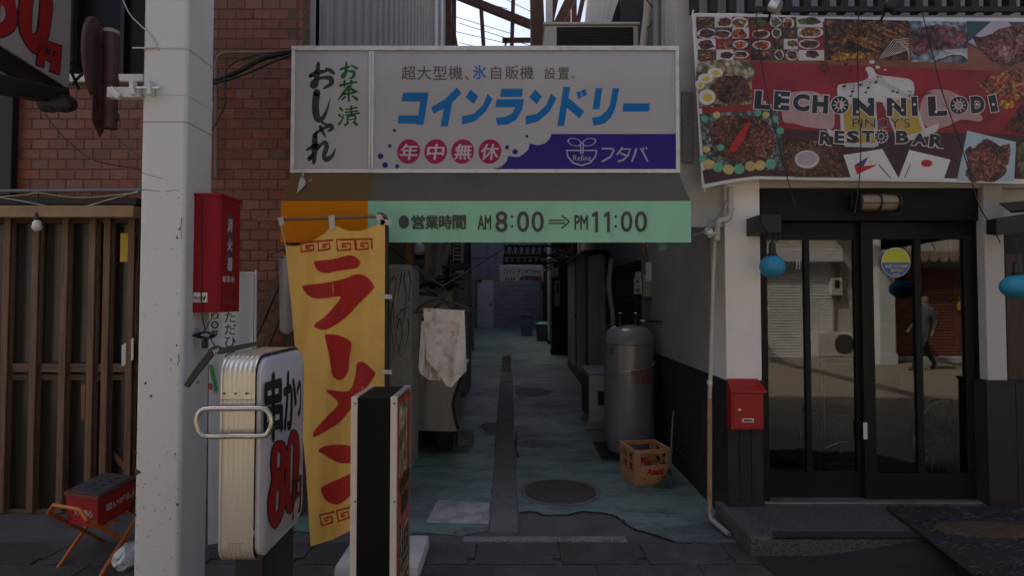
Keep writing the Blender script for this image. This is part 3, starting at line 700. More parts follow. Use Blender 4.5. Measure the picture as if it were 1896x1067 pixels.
# --- fire extinguisher cabinet on the column
YF0 = -1.22; fx0, fx1 = P(343, 470, YF0).x, P(407, 470, YF0).x; fz0, fz1 = P(370, 579, YF0).z, P(370, 362, YF0).z
fe = thing('extinguisher_box', 'red steel fire extinguisher box strapped to the white column', 'box', ((fx0 + fx1) / 2, YF0 + .11, fz0))
m_ered = mat('cabinet_red', (.26, .006, .014), .5, var=.12, vs=3, dirt=.35, dcol=(.16, .02, .025), ds=9, spec=.2)
ybk = CAM.y + (YF0 - CAM.y) * (407 - 948) / (444 - 948)
ch = .012
MB().prism([(fx0, YF0 + .02, fz0), (fx0 + .01, YF0, fz0), (fx1 - ch, YF0, fz0), (fx1, YF0 + ch, fz0), (fx1, ybk, fz0), (fx0, ybk, fz0)], (0, 0, fz1 - fz0)).build('cabinet', m_ered, fe)
MB().prism([(fx0 - .006, YF0 - .006, fz1 - .001), (fx1 + .006, YF0 - .006, fz1 - .001), (fx1 + .006, ybk + .006, fz1 - .001), (fx0 - .006, ybk + .006, fz1 - .001)], (0, 0, .012)).build('lid', m_ered, fe)
fs_ = lambda x, y: PX(x, y, fx1)
i2 = Ink(fs_, (1, 0, 0), .001); i2.poly([(421, 398), (431, 399), (429, 505), (419, 503)]); i2.build('label_plate', mat('label_grey', (.055, .045, .05), .5), fe)
i2 = Ink(fs_, (1, 0, 0), .002)
for c, y0, y1 in (('消', 405, 430), ('火', 442, 465), ('器', 478, 501)): i2.text(c, 0, 0, 0, 0, .02, quad=((421, y0), (430, y0 + .5), (429, y1), (420, y1)))
i2.text('岐阜市', 0, 0, 0, 0, .01, quad=((412, 510), (434, 512), (433, 524), (411, 523))); i2.build('lettering', m_white_print, fe)
i2 = Ink(fs_, (1, 0, 0), .001)
for y in (534, 539, 544): i2.line([(416, y), (432, y + .6)], 1.6)
i2.build('vent_slot', mat('brownish', (.13, .03, .025), .5), fe)
i2 = Ink(fs_, (1, 0, 0), .0015); i2.text('の消防', 0, 0, 0, 0, .0, quad=((413, 553), (437, 555), (436, 564), (412, 563))); i2.build('faded_lettering', mat('faded_pink', (.3, .08, .07), .6), fe)
i2 = Ink(lambda x, y: P(x, y, YF0), d=.0012); i2.poly([(358, 542), (384, 542), (384, 560), (358, 560)]); st = i2.build('sticker', m_paper, fe)
i2 = Ink(lambda x, y: P(x, y, YF0), d=.002); i2.text('Music', 360, 548, 373, 554, .02); i2.text('access', 360, 555, 372, 558, .01); i2.poly([(374, 547), (377, 551), (382, 545), (380, 555), (378, 558), (375, 552)]); i2.build('lettering', m_black_print, st)
mb = MB(); yy = YF0 - .005
mb.tube([P(373, 360, yy), P(373, 400, yy), P(372, 540, yy), P(374, 582, yy)], .003, 6)
mb.build('strap', m_cable, fe)
mb = MB(); yy = YF0 + .02
mb.tube([P(374, 582, yy), P(377, 600, yy), P(380, 612, yy)], .003, 6); mb.tube([P(360, 582, yy), P(353, 595, yy), P(357, 606, yy), P(370, 613, yy)], .002, 5, smooth=4)
mb.tube([P(396, 582, yy), P(391, 592, yy), P(384, 604, yy), P(381, 612, yy)], .0022, 5, smooth=4); mb.tube([P(388, 622, yy), P(392, 632, yy), P(399, 643, yy)], .003, 6)
for k in range(16):
    c = P(380, 621, yy); a = k * .7; r = .035 + .02 * rnd.random()
    mb.tube([c + Vector((r * math.cos(a + t) * (1 if k % 2 else .8), .02 * math.sin(t * 2 + k), .016 * math.sin(a + t) + rnd.uniform(-.004, .004))) for t in (0, .8, 1.6, 2.4, 3.1)], .0028, 5, smooth=3)
tag(mb.build('wire_bundle', m_cable, smooth=60), 'tangled bundle of black wires hanging below the red extinguisher box', 'wires')
c = P(379, 638, yy); tag(MB().lathe((c.x, c.y, c.z - .02), [(.012, 0), (.014, .004), (.014, .035), (.01, .045)], 12).build('black_socket', m_black, smooth=40), 'small black bulb socket dangling from wire bundle', 'socket')

# --- cabling on the brick wall
cd_ = MB().tube([P(400, 330, YW - .04), P(400, 150, YW - .04), P(400, 118, YW - .04), P(404, 104, YW - .04), P(416, 98, YW - .04), P(440, 97, YW - .04), P(560, 96, YW - .04)], .011, 10, smooth=3).build('wall_conduit', mat('brown_conduit', (.17, .13, .1), .5), smooth=50)
tag(cd_, 'bent brownish conduit rising on brick wall right of white column', 'pipe')
for i, (lab, pts, r) in enumerate((('thick black cable bundle from white column to laundry sign', [(390, 153), (440, 132), (490, 106), (548, 94)], .02),
        ('second black cable just under the thick bundle by laundry sign', [(390, 156), (450, 138), (500, 116), (548, 97)], .009),
        ('loose black cable looping down the brick wall beside column', [(545, 92), (470, 102), (430, 118), (416, 140), (417, 190), (404, 220), (392, 242)], .005))):
    cable('black_cable', lab, [P(x, y, -.1 - .02 * i) for x, y in pts], r, m_cable, 8)
def PZ(px, py, z):
    d = ray(px, py); return CAM + d * ((z - CAM.z) / d.z)
# ================================================================ things standing before the brick wall
# white pole banner behind the column
nb = thing('white_banner', 'white upright cloth banner with black vertical writing behind lightbox', 'banner', (P(430, 700, -.35).x, -.35, 0))
def nby(px): return -.35 + .012 * math.sin((px - 400) * .12)
MB().grid(lambda u, v: P(388 + 82 * u - 4 * v, 503 + 560 * v, nby(388 + 82 * u)), 14, 20).build('cloth', mat('banner_white', (.52, .54, .55), .8, var=.06, dirt=.3, dcol=(.35, .34, .33)), nb, 60, fixn=False)
MB().tube([P(474, 500, -.34), P(470, 1030, -.34)], .008, 8).build('pole', m_white_plastic, nb, 50)
MB().tube([P(380, 506, -.34), P(476, 506, -.34)], .006, 8).build('crossbar', m_white_plastic, nb, 50)
i2 = Ink(lambda x, y: P(x, y, nby(x)), d=.004)
for k, c in enumerate('ただひと'): i2.text(c, 416 + k * .3, 578 + 23 * k, 437 + k * .3, 597 + 23 * k, .008)
for k, c in enumerate('り。ア'): i2.text(c, 391, 578 + 17 * k, 405, 592 + 17 * k, .004)
i2.build('lettering', m_black_print, nb, cut=9, split=True)
i2 = Ink(lambda x, y: P(x, y, nby(x)), d=.004); i2.poly([(387, 676), (394, 676), (404, 720), (401, 730), (394, 705)]); i2.build('green_print', mat('green_print', (.03, .3, .08), .7), nb, cut=9)
i2 = Ink(lambda x, y: P(x, y, nby(x)), d=.004); i2.ell(390, 716, 4, 6, inner=.4); i2.ell(399, 722, 2, 2.5); i2.build('red_print', m_red_print, nb)
# planks leaning on the wall
for a, b, lab in (((537, 470), (440, 690), 'front brown plank leaning on the brick wall behind banner'), ((548, 500), (472, 690), 'darker plank leaning behind the front brown plank')):
    p0 = P(*a, .06); p1 = P(*b, -.12); d = (p1 - p0); p1 = p0 + d * ((p0.z - .02) / -d.z)
    tag(MB().beam(p1, p0, .05 if 'front' in lab else .035, .03, .002, up=(0, 1, 0)).build('plank', wood('plank_wood', (.07, .035, .02), (.17, .09, .05), 2)), lab, 'plank')
# towel on a wire hanger behind the yellow banner
hg = thing('towel_hanger', 'black wire hanger on brick wall beside the yellow banner', 'hanger', tuple(P(530, 470, -.2)))
mb = MB(); mb.tube([P(496, 473, -.2), P(525, 462, -.2), P(548, 452, -.2), P(590, 478, -.2), P(497, 476, -.2)], .004, 6); mb.tube([P(548, 452, -.2), P(547, 440, -.2), P(556, 434, -.2)], .004, 6, smooth=3); mb.build('wire', m_cable, hg)
def tw(u, v): return P(516 + 40 * u + 2 * v, 473 + (138 + 8 * math.sin(u * 5)) * v, -.21 + .012 * math.sin(u * 9 + v * 2))
tag(MB().grid(tw, 10, 16).build('grey_towel', mat('towel_grey', (.36, .33, .32), .95, var=.15, vs=12, bump=.3, bs=200), smooth=60, fixn=False), 'limp grey towel hanging on wire hanger left of the yellow banner', 'towel')

# black plastic hanger lying over the lightbox
hk = MB(); yb_ = -1.44
for pts, w_ in (([(344, 716, 9), (362, 690, 11), (384, 662, 12), (397, 648, 14), (410, 650, 13), (440, 644, 9), (470, 638, 8), (488, 636, 6)], 1),):
    ps = crom([Vector((x, y, w)) for x, y, w in pts], 5); m_ = len(ps); L1 = []; L2 = []
    for i, p in enumerate(ps):
        t = ps[min(i + 1, m_ - 1)] - ps[max(i - 1, 0)]; t.z = 0; t.normalize(); q = Vector((-t.y, t.x, 0)) * p.z / 2
        yy = yb_; L1.append(P(p.x + q.x, p.y + q.y, yy)); L2.append(P(p.x - q.x, p.y - q.y, yy))
    for i in range(m_ - 1): hk.prism([L1[i], L1[i + 1], L2[i + 1], L2[i]], (0, .014, 0))
hkt = thing('black_hanger', 'black moulded coat hanger resting on top of the lightbox sign', 'hanger', tuple(P(400, 655, yb_)))
hk.build('arm', m_black, hkt)
i2 = Ink(lambda x, y: P(x, y, yb_), d=.002); i2.text('Jor', 394, 645, 407, 655, .02, rot=-.5); i2.build('lettering', m_white_print, hkt)
MB().tube([P(366, 706, yb_), P(369, 708, yb_), P(367, 711, yb_), P(364, 709, yb_)], .0015, 5, closed=True, smooth=3).build('ring', m_cable, hkt)

# --- lightbox sign
YB = -1.85
lx0, lx1 = P(407, 850, YB).x, P(471, 850, YB).x
lz0, lz1 = P(440, 1050, YB).z, P(440, 660, YB).z
yfar = CAM.y + (YB - CAM.y) * 1.21
lbx = thing('lightbox_sign', 'white standing lightbox with skewer lettering and red 80, ribbed metal edge', 'sign', ((lx0 + lx1) / 2, (YB + yfar) / 2, 0))
def rr_yz(y0, y1, z0, z1, r, n=8):
    pts = []
    for (y, z, a0) in ((y1 - r, z0 + r, -90), (y1 - r, z1 - r, 0), (y0 + r, z1 - r, 90), (y0 + r, z0 + r, 180)):
        pts += [(y + r * math.cos(R(a0 + 90 * i / n)), z + r * math.sin(R(a0 + 90 * i / n))) for i in range(n + 1)]
    return pts
mb = MB(); nx = 60
ymid, zmid = (YB + yfar) / 2, (lz0 + lz1) / 2; prof = rr_yz(YB, yfar, lz0, lz1, .075); n = len(prof); vsx = []
for i in range(nx + 1):
    u = i / nx; off = .0017 * math.cos(u * 2 * math.pi * 7) if .06 < u < .94 else .003
    for (y, z) in prof:
        d = Vector((0, y - ymid, z - zmid)); ny = d.y / (yfar - YB); nz = d.z / (lz1 - lz0); q = Vector((0, ny, nz)).normalized()
        vsx.append((lx0 + (lx1 - lx0) * u, y + q.y * off, z + q.z * off))
mb.add(vsx, [(i * n + k, i * n + (k + 1) % n, (i + 1) * n + (k + 1) % n, (i + 1) * n + k) for i in range(nx) for k in range(n)])
mb.build('ribbed_band', mat('ribbed_aluminium', (.6, .56, .48), .33, .6, var=.06, vs=3, dirt=.35, dcol=(.4, .33, .22), ds=5, streak=True), lbx, 50)
m_lface = mat('lightbox_acrylic', (.62, .6, .64), .22, var=.02, dirt=.2, dcol=(.45, .44, .46), ds=3)
for s, xa, xb in ((1, lx1, lx1 + .03), (-1, lx0, lx0 - .012)):
    r1 = rr_yz(YB + .012, yfar - .012, lz0 + .012, lz1 - .012, .07); r2 = rr_yz(YB + .034, yfar - .034, lz0 + .034, lz1 - .034, .06); n = len(r1)
    mb = MB(); vv = [(xa, y, z) for y, z in r1] + [(xa + (xb - xa) * .55, y, z) for y, z in r1] + [(xb, y, z) for y, z in r2]
    mb.add(vv, [(k, (k + 1) % n, n + (k + 1) % n, n + k) for k in range(n)] + [(n + k, n + (k + 1) % n, 2 * n + (k + 1) % n, 2 * n + k) for k in range(n)] + [tuple(2 * n + k for k in range(n))])
    mb.build('face_panel', m_lface, lbx, 40)
LXF = lx1 + .03; lf_ = lambda x, y: PX(x, y, LXF)
i2 = Ink(lf_, (1, 0, 0), .0015)
i2.text('串', 0, 0, 0, 0, .04, quad=((489, 698), (522, 688), (522, 812), (489, 818)))
i2.text('か', 0, 0, 0, 0, .04, quad=((525, 692), (548, 686), (548, 790), (525, 798)))
i2.text('つ', 0, 0, 0, 0, .04, quad=((549.5, 708), (557, 705), (557, 768), (549.5, 774)))
i2.build('lettering', m_black_print, lbx, split=True)
def num8(o):
    i = Ink(lf_, (1, 0, 0), .0015 if o else .003)
    i.poly([(512, 818 - o), (526 + o, 822 - o), (530 + o, 850), (524 + o, 882), (528 + o, 905), (524 + o, 950), (510, 979 + o), (498 - o, 965), (496 - o, 925), (503 - o, 890), (501 - o, 860), (504 - o, 830)], 3,
           [[(513 + o / 2, 838 + o), (519 - o / 2, 840 + o), (518 - o / 2, 866 - o), (512 + o / 2, 868 - o)], [(511 + o / 2, 912 + o), (517 - o / 2, 910 + o), (515 - o / 2, 944 - o), (509 + o / 2, 948 - o)]])
    i.poly([(538, 800 - o), (549 + o, 803 - o), (553 + o, 830), (551 + o, 880), (546 + o, 925), (537, 952 + o), (529 - o, 942), (527 - o, 900), (530 - o, 845)], 3, [[(538 + o / 2, 825 + o), (543 - o / 2, 826 + o), (542 - o / 2, 880), (539, 922 - o), (536 + o / 2, 900)]])
    return i
num8(1.8).build('numeral_outline', m_black_print, lbx); num8(0).build('numeral', m_red_print, lbx)
i2 = Ink(lf_, (1, 0, 0), .0045); i2.text('円', 0, 0, 0, 0, .03, quad=((540, 896), (556, 880), (555, 945), (540, 965))); i2.build('yen_character', mat('dark_red_print', (.12, .01, .012), .4), lbx)
i2 = Ink(lambda x, y: P(x, y, YB), d=.006); i2.line([(407, 741), (471, 741)], .9); i2.build('joint', m_black_print, lbx)
for px in (416, 437, 457): MB().lathe(P(px, 729, YB) + Vector((0, -.002, 0)), [(.004, 0), (.004, .004), (.001, .006)], 10, axis=(0, -1, 0)).build('rivet', m_blackmetal, lbx)
i2 = Ink(lambda x, y: P(x, y, YB), d=.006)
for k in range(4): i2.line([(424 + k * 7, 1005), (425 + k * 7, 1021)], 1.2)
i2.line([(421, 1007), (452, 1006)], .8); i2.build('tape_residue', mat('residue', (.3, .24, .13), .8), lbx)
# handle loop round the edge
yh = YB - .035
mb = MB(); mb.tube([P(388, 757, yh), P(435, 757, yh), P(482, 757, yh), P(496, 763, yh), (P(503, 783, yh)), P(496, 803, yh), P(482, 808, yh), P(435, 808, yh), P(388, 809, yh), P(371, 803, yh), P(364, 783, yh), P(371, 763, yh)], .0105, 10, closed=True, smooth=4)
mb.build('handle', m_chrome, lbx, 60)
for px in (418, 455):
    for py in (757, 808): MB().beam(P(px, py, yh), P(px, py, YB + .002), .012, .012).build('handle_stud', m_chrome, lbx)
MB().box(lx0 + .02, lx1 + .0, YB + .09, yfar - .05, .02, lz0 + .01, .01).build('pedestal', m_black, lbx)
MB().box(lx0 - .1, lx1 + .12, YB + .05, yfar, 0, .04, .01).build('foot', m_black, lbx)

# --- yellow ramen banner
YN = -.68
def ny(px, py): return YN + .022 * math.sin(px * .075 + py * .006) + .006 * math.sin(px * .19 + py * .013) + .010 * math.sin(px * .03 - py * .011 + 1) + .02 * ((py - 400) / 600) ** 2 * math.sin(px * .05 + 2) - .0003 * max(0, 560 - px)
def poly_at(pts, t):
    for (a, xa), (b, xb) in zip(pts, pts[1:]):
        if t <= b: return xa + (xb - xa) * (t - a) / (b - a)
    return pts[-1][1]
L_ = [(0, 527), (.08, 531), (.25, 541), (.5, 553), (.75, 566), (1, 575)]; R_ = [(0, 713), (.5, 712), (1, 716)]
T_ = [(0, 455), (.1, 456), (.25, 449), (.4, 432), (.46, 418), (.52, 419), (.62, 427), (.75, 428), (.9, 418), (1, 406)]; B_ = [(0, 1013), (.3, 1000), (.6, 978), (1, 948)]
def nsurf(u, v):
    y = poly_at(T_, u) * (1 - v) + poly_at(B_, u) * v; vv = (y - 440) / 570
    x = poly_at(L_, max(0, min(1, vv))) * (1 - u) + poly_at(R_, max(0, min(1, vv))) * u
    return P(x, y, ny(x, y))
m_yel = mat('yellow_cloth', (.82, .5, .12), .85, var=.08, vs=2.5, bump=.12, bs=400, dirt=.4, dcol=(.5, .24, .035), ds=2)
nn_ = thing('ramen_banner', 'yellow cloth banner with large red ramen lettering under bamboo stick', 'banner', (P(650, 1000, YN).x, YN, 0))
MB().grid(nsurf, 46, 90).build('cloth', m_yel, nn_, 80, fixn=False)
m_cred = mat('banner_red', (.43, .018, .014), .8, var=.07, vs=4)
z6 = lambda x, y: (460 + x / 2.736, 310 + y / 2.736); z7 = lambda x, y: (460 + x / 2.758, 680 + y / 2.758)
nsf = lambda x, y: P(x, y, ny(x, y))
i6 = Ink(nsf, d=.003, tr=z6); i7 = Ink(nsf, d=.003, tr=z7)
i6.poly([(333, 487), (345, 475), (430, 465), (500, 447), (540, 452), (565, 478), (560, 500), (540, 512), (450, 525), (400, 536), (355, 525)], 3)
i6.poly([(273, 605), (290, 598), (420, 580), (500, 560), (530, 545), (575, 543), (615, 570), (635, 600), (632, 620), (560, 690), (500, 755), (440, 800), (390, 823), (350, 815), (333, 800), (390, 755), (440, 700), (468, 655), (400, 662), (340, 664), (300, 645)], 3)
i6.poly([(388, 855), (400, 846), (450, 850), (500, 870), (523, 895), (512, 960), (510, 1010), (500, 1045), (470, 1078), (440, 1070), (425, 1050), (418, 1000), (405, 930)], 3)
def meander(ink, x0, y0, x1, y1, w):
    sx = (x1[0] - x0[0]); sy = (x1[1] - x0[1])
    q = lambda u, v: (x0[0] + sx * u + (y0[0]) * v, x0[1] + sx * 0 + sy * u + y0[1] * v)
    ink.line([q(1, .05), q(0, 0), q(.05, 1), q(.78, .95), q(.75, .4), q(.3, .42), q(.32, .68), q(.55, .67)], w)
meander(i6, (265, 384), (0, 45), (350, 372), 0, 3.3); meander(i6, (352, 374), (0, 48), (430, 366), 0, 3.3); meander(i6, (447, 366), (0, 56), (540, 362), 0, 3.3); meander(i6, (545, 364), (0, 54), (625, 360), 0, 3.3)
i6.line([(625, 360), (625, 414)], 3.3); i6.line([(540, 362), (543, 418)], 3.3)
i7.poly([(555, -20), (590, -25), (640, 20), (647, 40), (600, 110), (520, 215), (470, 280), (400, 325), (340, 358), (330, 345), (345, 315), (410, 245), (460, 190), (430, 150), (395, 120), (430, 118), (510, 125), (540, 70), (550, 20)], 2)
i7.poly([(500, 150), (540, 140), (600, 200), (640, 280), (600, 300), (540, 230)], 2)
i7.poly([(357, 428), (390, 405), (450, 397), (500, 400), (560, 420), (560, 480), (480, 492), (430, 475), (385, 445)], 3)
i7.poly([(372, 630), (390, 605), (510, 550), (620, 480), (645, 520), (560, 620), (480, 690), (440, 702), (395, 680)], 3)
meander(i7, (365, 757), (6, 55), (440, 737), 0, 3.3); meander(i7, (450, 735), (6, 55), (525, 712), 0, 3.3); meander(i7, (535, 712), (6, 55), (610, 690), 0, 3.3)
i6.v += []; a = i6.build('lettering', m_cred, nn_, cut=9, split=True); b = i7.build('lettering', m_cred, nn_, cut=9, split=True)
m_bam = wood('bamboo', (.2, .09, .04), (.36, .19, .1), 0)
ypole = YN + .05
MB().tube([P(478, 408, ypole - .05), P(600, 404, ypole - .05), P(716, 400, ypole - .04)], .011, 10).build('bamboo_stick', m_bam, nn_, 50)
bz = G(722, 1000); 
MB().tube([Vector((P(715, 700, ypole).x, ypole, .05)), P(715, 700, ypole), P(714, 430, ypole), P(713, 406, ypole), P(709, 400, ypole), P(700, 399, ypole)], .0195, 12).build('pole', m_black, nn_, 50)
m_tape = mat('cloth_tape', (.5, .46, .42), .8)
for q in (((513, 403), (524, 402), (526, 416), (518, 418)), ((608, 399), (619, 398), (620, 424), (610, 424)), ((695, 398), (704, 396), (714, 411), (708, 418), (700, 410)), ((705, 406), (725, 407), (725, 417), (704, 416)), ((705, 545), (725, 546), (725, 554), (705, 553)), ((706, 685), (725, 686), (725, 694), (706, 692))):
    MB().prism([P(x, y, YN - .035) for x, y in q], (0, .006, 0)).build('tape_tab', m_tape, nn_)
MB().tube([P(519, 414, YN - .02), P(524, 435, YN - .015), P(529, 456, YN - .01)], .003, 5).build('tie', m_tape, nn_)
bx = P(715, 700, ypole).x
bs_ = thing('banner_base', 'white square plastic weight base of the ramen banner pole', 'base', (bx, ypole, 0))
MB().box(bx - .24, bx + .235, ypole - .22, ypole + .22, 0.0, .1, .03).build('weight', mat('base_white', (.55, .54, .53), .5, dirt=.4, dcol=(.25, .24, .22)), bs_, 40)
MB().lathe((bx, ypole, .1), [(.15, -.004), (.145, .012), (.13, .012), (.125, -.004)], 28, cap=False).build('ring', mat('base_white', (0, 0, 0)), bs_, 40)
MB().lathe((bx, ypole, .1), [(.045, -.004), (.04, .05), (.024, .055)], 20, cap=False).build('collar', m_black, bs_, 40)

# --- black box sign in front
YK = CAM.y + 2.1; yk2 = CAM.y + 2.38
kx0, kx1 = P(650, 735, YK).x, P(735, 735, YK).x; kz = P(690, 736, YK).z
kb = thing('black_box_sign', 'tall black box sign with cream edges and orange noodle poster side', 'sign', ((kx0 + kx1) / 2, (YK + yk2) / 2, 0))
e = .0235
MB().box(kx0 + e * .3, kx1 - e * .3, YK + .004, yk2 - .004, .02, kz - .004, .002).build('body', mat('box_black', (.009, .009, .01), .55, var=.15, spec=.06), kb)
m_cream = mat('cream_trim', (.55, .5, .44), .5, var=.05, dirt=.4, dcol=(.33, .28, .22), ds=7)
for xa in (kx0, kx1 - e):
    for ya in (YK, yk2 - .02): MB().box(xa, xa + e, ya, ya + .02, .0, kz, .002).build('edge_trim', m_cream, kb)
    MB().box(xa, xa + e, YK + .0205, yk2 - .0205, kz - .012, kz, .002).build('top_trim', m_alu, kb)
for xa in (kx0 + e / 2, kx1 - e / 2):
    for py in (748, 930): MB().lathe(P(948 + (xa / 2.1) * FPX, py, YK) + Vector((0, 0, 0)), [(.0035, 0), (.0035, .002)], 8, axis=(0, -1, 0)).build('screw', m_blackmetal, kb)
KX = kx1 + .001; ks = lambda x, y: PX(x, y, KX)
def kface(name, y0, y1, z0, z1, m, d): return MB().box(KX, KX + d, y0, y1, z0, z1).build(name, m, kb)
kface('poster', YK + .021, yk2 - .021, .04, kz - .014, mat('poster_orange', (.38, .06, .016), .3, var=.25, vs=6), .002)
def krect(u0, u1, v0, v1): return (YK + .021 + (yk2 - YK - .042) * u0, YK + .021 + (yk2 - YK - .042) * u1, kz - .014 - (kz - .054) * v0, kz - .014 - (kz - .054) * v1)
y0, y1, za, zb_ = krect(.06, .7, .02, .25); kface('poster_photo', y0, y1, zb_, za, foodmat('noodle_photo', [(.04, .02, .01), (.4, .25, .1), (.6, .5, .3), (.2, .08, .03)], 25), .003)
y0, y1, za, zb_ = krect(.02, .98, .74, 1.0); kface('poster_photo', y0, y1, zb_, za, foodmat('chili_photo', [(.02, .008, .006), (.22, .03, .015), (.05, .02, .012), (.3, .09, .03)], 30), .003)
i2 = Ink(lambda x, y: Vector((KX + .003, x, y)), (1, 0, 0), .0008)
def kt(s, u0, u1, v0, v1, bold): y0, y1, za, zb_ = krect(u0, u1, v0, v1); i2.text(s, 0, 0, 0, 0, bold, quad=((y0, za), (y1, za), (y1, zb_), (y0, zb_)))
kt('担', .12, .85, .42, .56, .05); kt('麺', .12, .85, .57, .71, .05); i2.build('lettering', mat('poster_white', (.55, .5, .38), .4), kb)
i2 = Ink(lambda x, y: Vector((KX + .003, x, y)), (1, 0, 0), .0016)
kt('担', .15, .82, .425, .555, .012); kt('麺', .15, .82, .575, .705, .012); kt('自家製', .1, .9, .26, .3, .02); kt('濃厚', .2, .8, .32, .38, .01); i2.build('lettering', mat('poster_green', (.02, .07, .03), .4), kb)

# --- ashtray on an orange folding stand, behind the column
AZ = .45
F_ = PZ(181, 922, AZ); Lc = PZ(119, 912, AZ); Rc = PZ(252, 884, AZ); Bk = Lc + (Rc - F_)
at = thing('ashtray_box', 'red metal ashtray box with white writing on an orange stand', 'ashtray', (F_.x, F_.y, AZ - .19))
m_ared = mat('ashtray_red', (.36, .016, .014), .4, var=.12, dirt=.35, dcol=(.12, .015, .012), ds=8)
cen = (F_ + Lc + Rc + Bk) / 4
def sh(p, k, z): q = cen + (p - cen) * k; return Vector((q.x, q.y, z))
mb = MB(); top = [sh(p, .97, AZ - .014) for p in (F_, Rc, Bk, Lc)]; bot = [sh(p, .88, AZ - .19) for p in (F_, Rc, Bk, Lc)]
mb.add(top + bot, [(0, 1, 5, 4), (1, 2, 6, 5), (2, 3, 7, 6), (3, 0, 4, 7), (4, 5, 6, 7)]); mb.build('bucket', m_ared, at)
MB().prism([sh(p, 1.02, AZ - .016) for p in (F_, Rc, Bk, Lc)], (0, 0, .018)).build('rim', mat('rim_rust', (.14, .03, .022), .6, dirt=.6), at)
MB().prism([sh(p, .9, AZ + .003) for p in (F_, Rc, Bk, Lc)], (0, 0, .004)).build('lid_plate', mat('lid_steel', (.1, .1, .105), .5, .5, dirt=.6), at)
mb = MB()
for i in range(4):
    for j in range(2):
        c = F_ + (Rc - F_) * (.26 + .17 * i) + (Lc - F_) * (.35 + .3 * j); mb.lathe((c.x, c.y, AZ + .0072), [(.016, 0), (.016, .0008)], 12)
mb.build('hole', m_grout, at)
nr = Vector(((Rc - F_).y, -(Rc - F_).x, 0)).normalized(); nl = Vector((-(Lc - F_).y, (Lc - F_).x, 0)).normalized()
if nr.dot(F_ - Lc) < 0: nr = -nr
if nl.y > 0: nl = -nl
i2 = Ink(lambda u, v: (top[0] * (1 - u) + top[1] * u) * (1 - v) + (bot[0] * (1 - u) + bot[1] * u) * v, nr, .002); i2.text('吸いがら入れ', 0, 0, 0, 0, .02, quad=((.22, .33), (1.25, .33), (1.25, .58), (.22, .58))); 
i2.v = [(min(u, .99), v) for u, v in i2.v]; i2.build('lettering', m_white_print, at)
i2 = Ink(lambda u, v: (top[3] * (1 - u) + top[0] * u) * (1 - v) + (bot[3] * (1 - u) + bot[0] * u) * v, nl, .002); i2.text('火の用心', 0, 0, 0, 0, .02, quad=((.25, .42), (.85, .42), (.85, .64), (.25, .64))); i2.build('lettering', m_white_print, at)
stn = thing('ashtray_stand', 'orange tubular folding stand carrying the red ashtray box', 'stand', (cen.x, cen.y, 0))
m_or = mat('orange_paint', (.5, .13, .015), .45, var=.15, dirt=.4, dcol=(.2, .06, .02), ds=12)
dv = (Lc - F_).normalized(); du = (Rc - F_).normalized(); hw = (Lc - F_).length * .62; zt_ = AZ - .2
for k, (s, nm) in enumerate(((-1, 'leg_frame'), (1, 'leg_frame'))):
    o1 = du * (-.2 * s); o2 = du * (.24 * s); c0 = Vector((cen.x, cen.y, 0))
    w1 = hw * (1 if k else .88)
    a1 = c0 + o1 - dv * w1; a2 = c0 + o1 + dv * w1; b1 = c0 + o2 * (1.0 if k else 1.25) - dv * w1; b2 = c0 + o2 * (1.0 if k else 1.25) + dv * w1; zz = AZ - .03 if k == 0 else AZ - .14
    MB().tube([Vector((a1.x, a1.y, .0)), b1 + Vector((0, 0, zz - .05)), b1 * .85 + b2 * .15 + Vector((0, 0, zz)), b1 * .15 + b2 * .85 + Vector((0, 0, zz)), b2 + Vector((0, 0, zz - .05)), Vector((a2.x, a2.y, .0))], .011, 10).build(nm, m_or, stn, 50)
MB().beam(cen + dv * hw * .9 + Vector((0, 0, -.21 - cen.z + AZ)), cen - dv * hw * .9 + Vector((0, 0, -.21 - cen.z + AZ)), .012, .012).build('crossbar', m_or, stn)
for s in (-1, 1):
    q = cen + du * (.1 * s); MB().beam(Vector((q.x, q.y, AZ - .197)) + dv * hw * .95, Vector((q.x, q.y, AZ - .197)) - dv * hw * .95, .012, .012).build('tray_bar', m_or, stn)
pb_ = G(236, 1052); mb = MB(); mb.ball((pb_.x, pb_.y, .06), .07, .09, .075, 14, 9)
for i, v in enumerate(mb.v): mb.v[i] = v + Vector((rnd.uniform(-.012, .012), rnd.uniform(-.012, .012), 0 if v.z < .01 else rnd.uniform(-.012, .012)))
for v in mb.v: v.z = max(v.z, .002)
tag(mb.build('plastic_bag', mat('bag_white', (.5, .5, .5), .35)), 'crumpled white plastic bag on ground beside the orange stand', 'bag')
# ================================================================ laundry sign and awning over the alley mouth
YQ = -.30
def q(px, py): return P(px, py, YQ)
ls = thing('laundry_sign', 'wide white coin laundry sign box with blue slanted katakana over alley', 'sign', (q(898, 320).x, YQ + .1, q(898, 320).z))
A = q(543, 91); B = q(1254, 317)
MB().box(A.x + .01, B.x - .01, YQ + .012, YQ + .26, B.z + .01, A.z - .01).build('casing', m_alu_white, ls)
MB().box(q(547, 0).x, q(684, 0).x, YQ, YQ + .011, q(0, 314).z, q(0, 94).z).build('left_panel', m_sign_white, ls)
MB().box(q(692, 0).x, q(1250, 0).x, YQ, YQ + .011, q(0, 314).z, q(0, 94).z).build('right_panel', m_sign_white, ls)
for b in ((540, 1257, 86, 94), (540, 1257, 314, 321)): MB().box(q(b[0], 200).x, q(b[1], 200).x, YQ - .018, YQ + .27, q(0, b[3]).z, q(0, b[2]).z, .003).build('frame', m_alu_white, ls)
for b in ((540, 547), (1250, 1257)): MB().box(q(b[0], 200).x + .001, q(b[1], 200).x - .001, YQ - .016, YQ + .268, q(0, 313.7).z, q(0, 94.3).z, .002).build('frame', m_alu_white, ls)
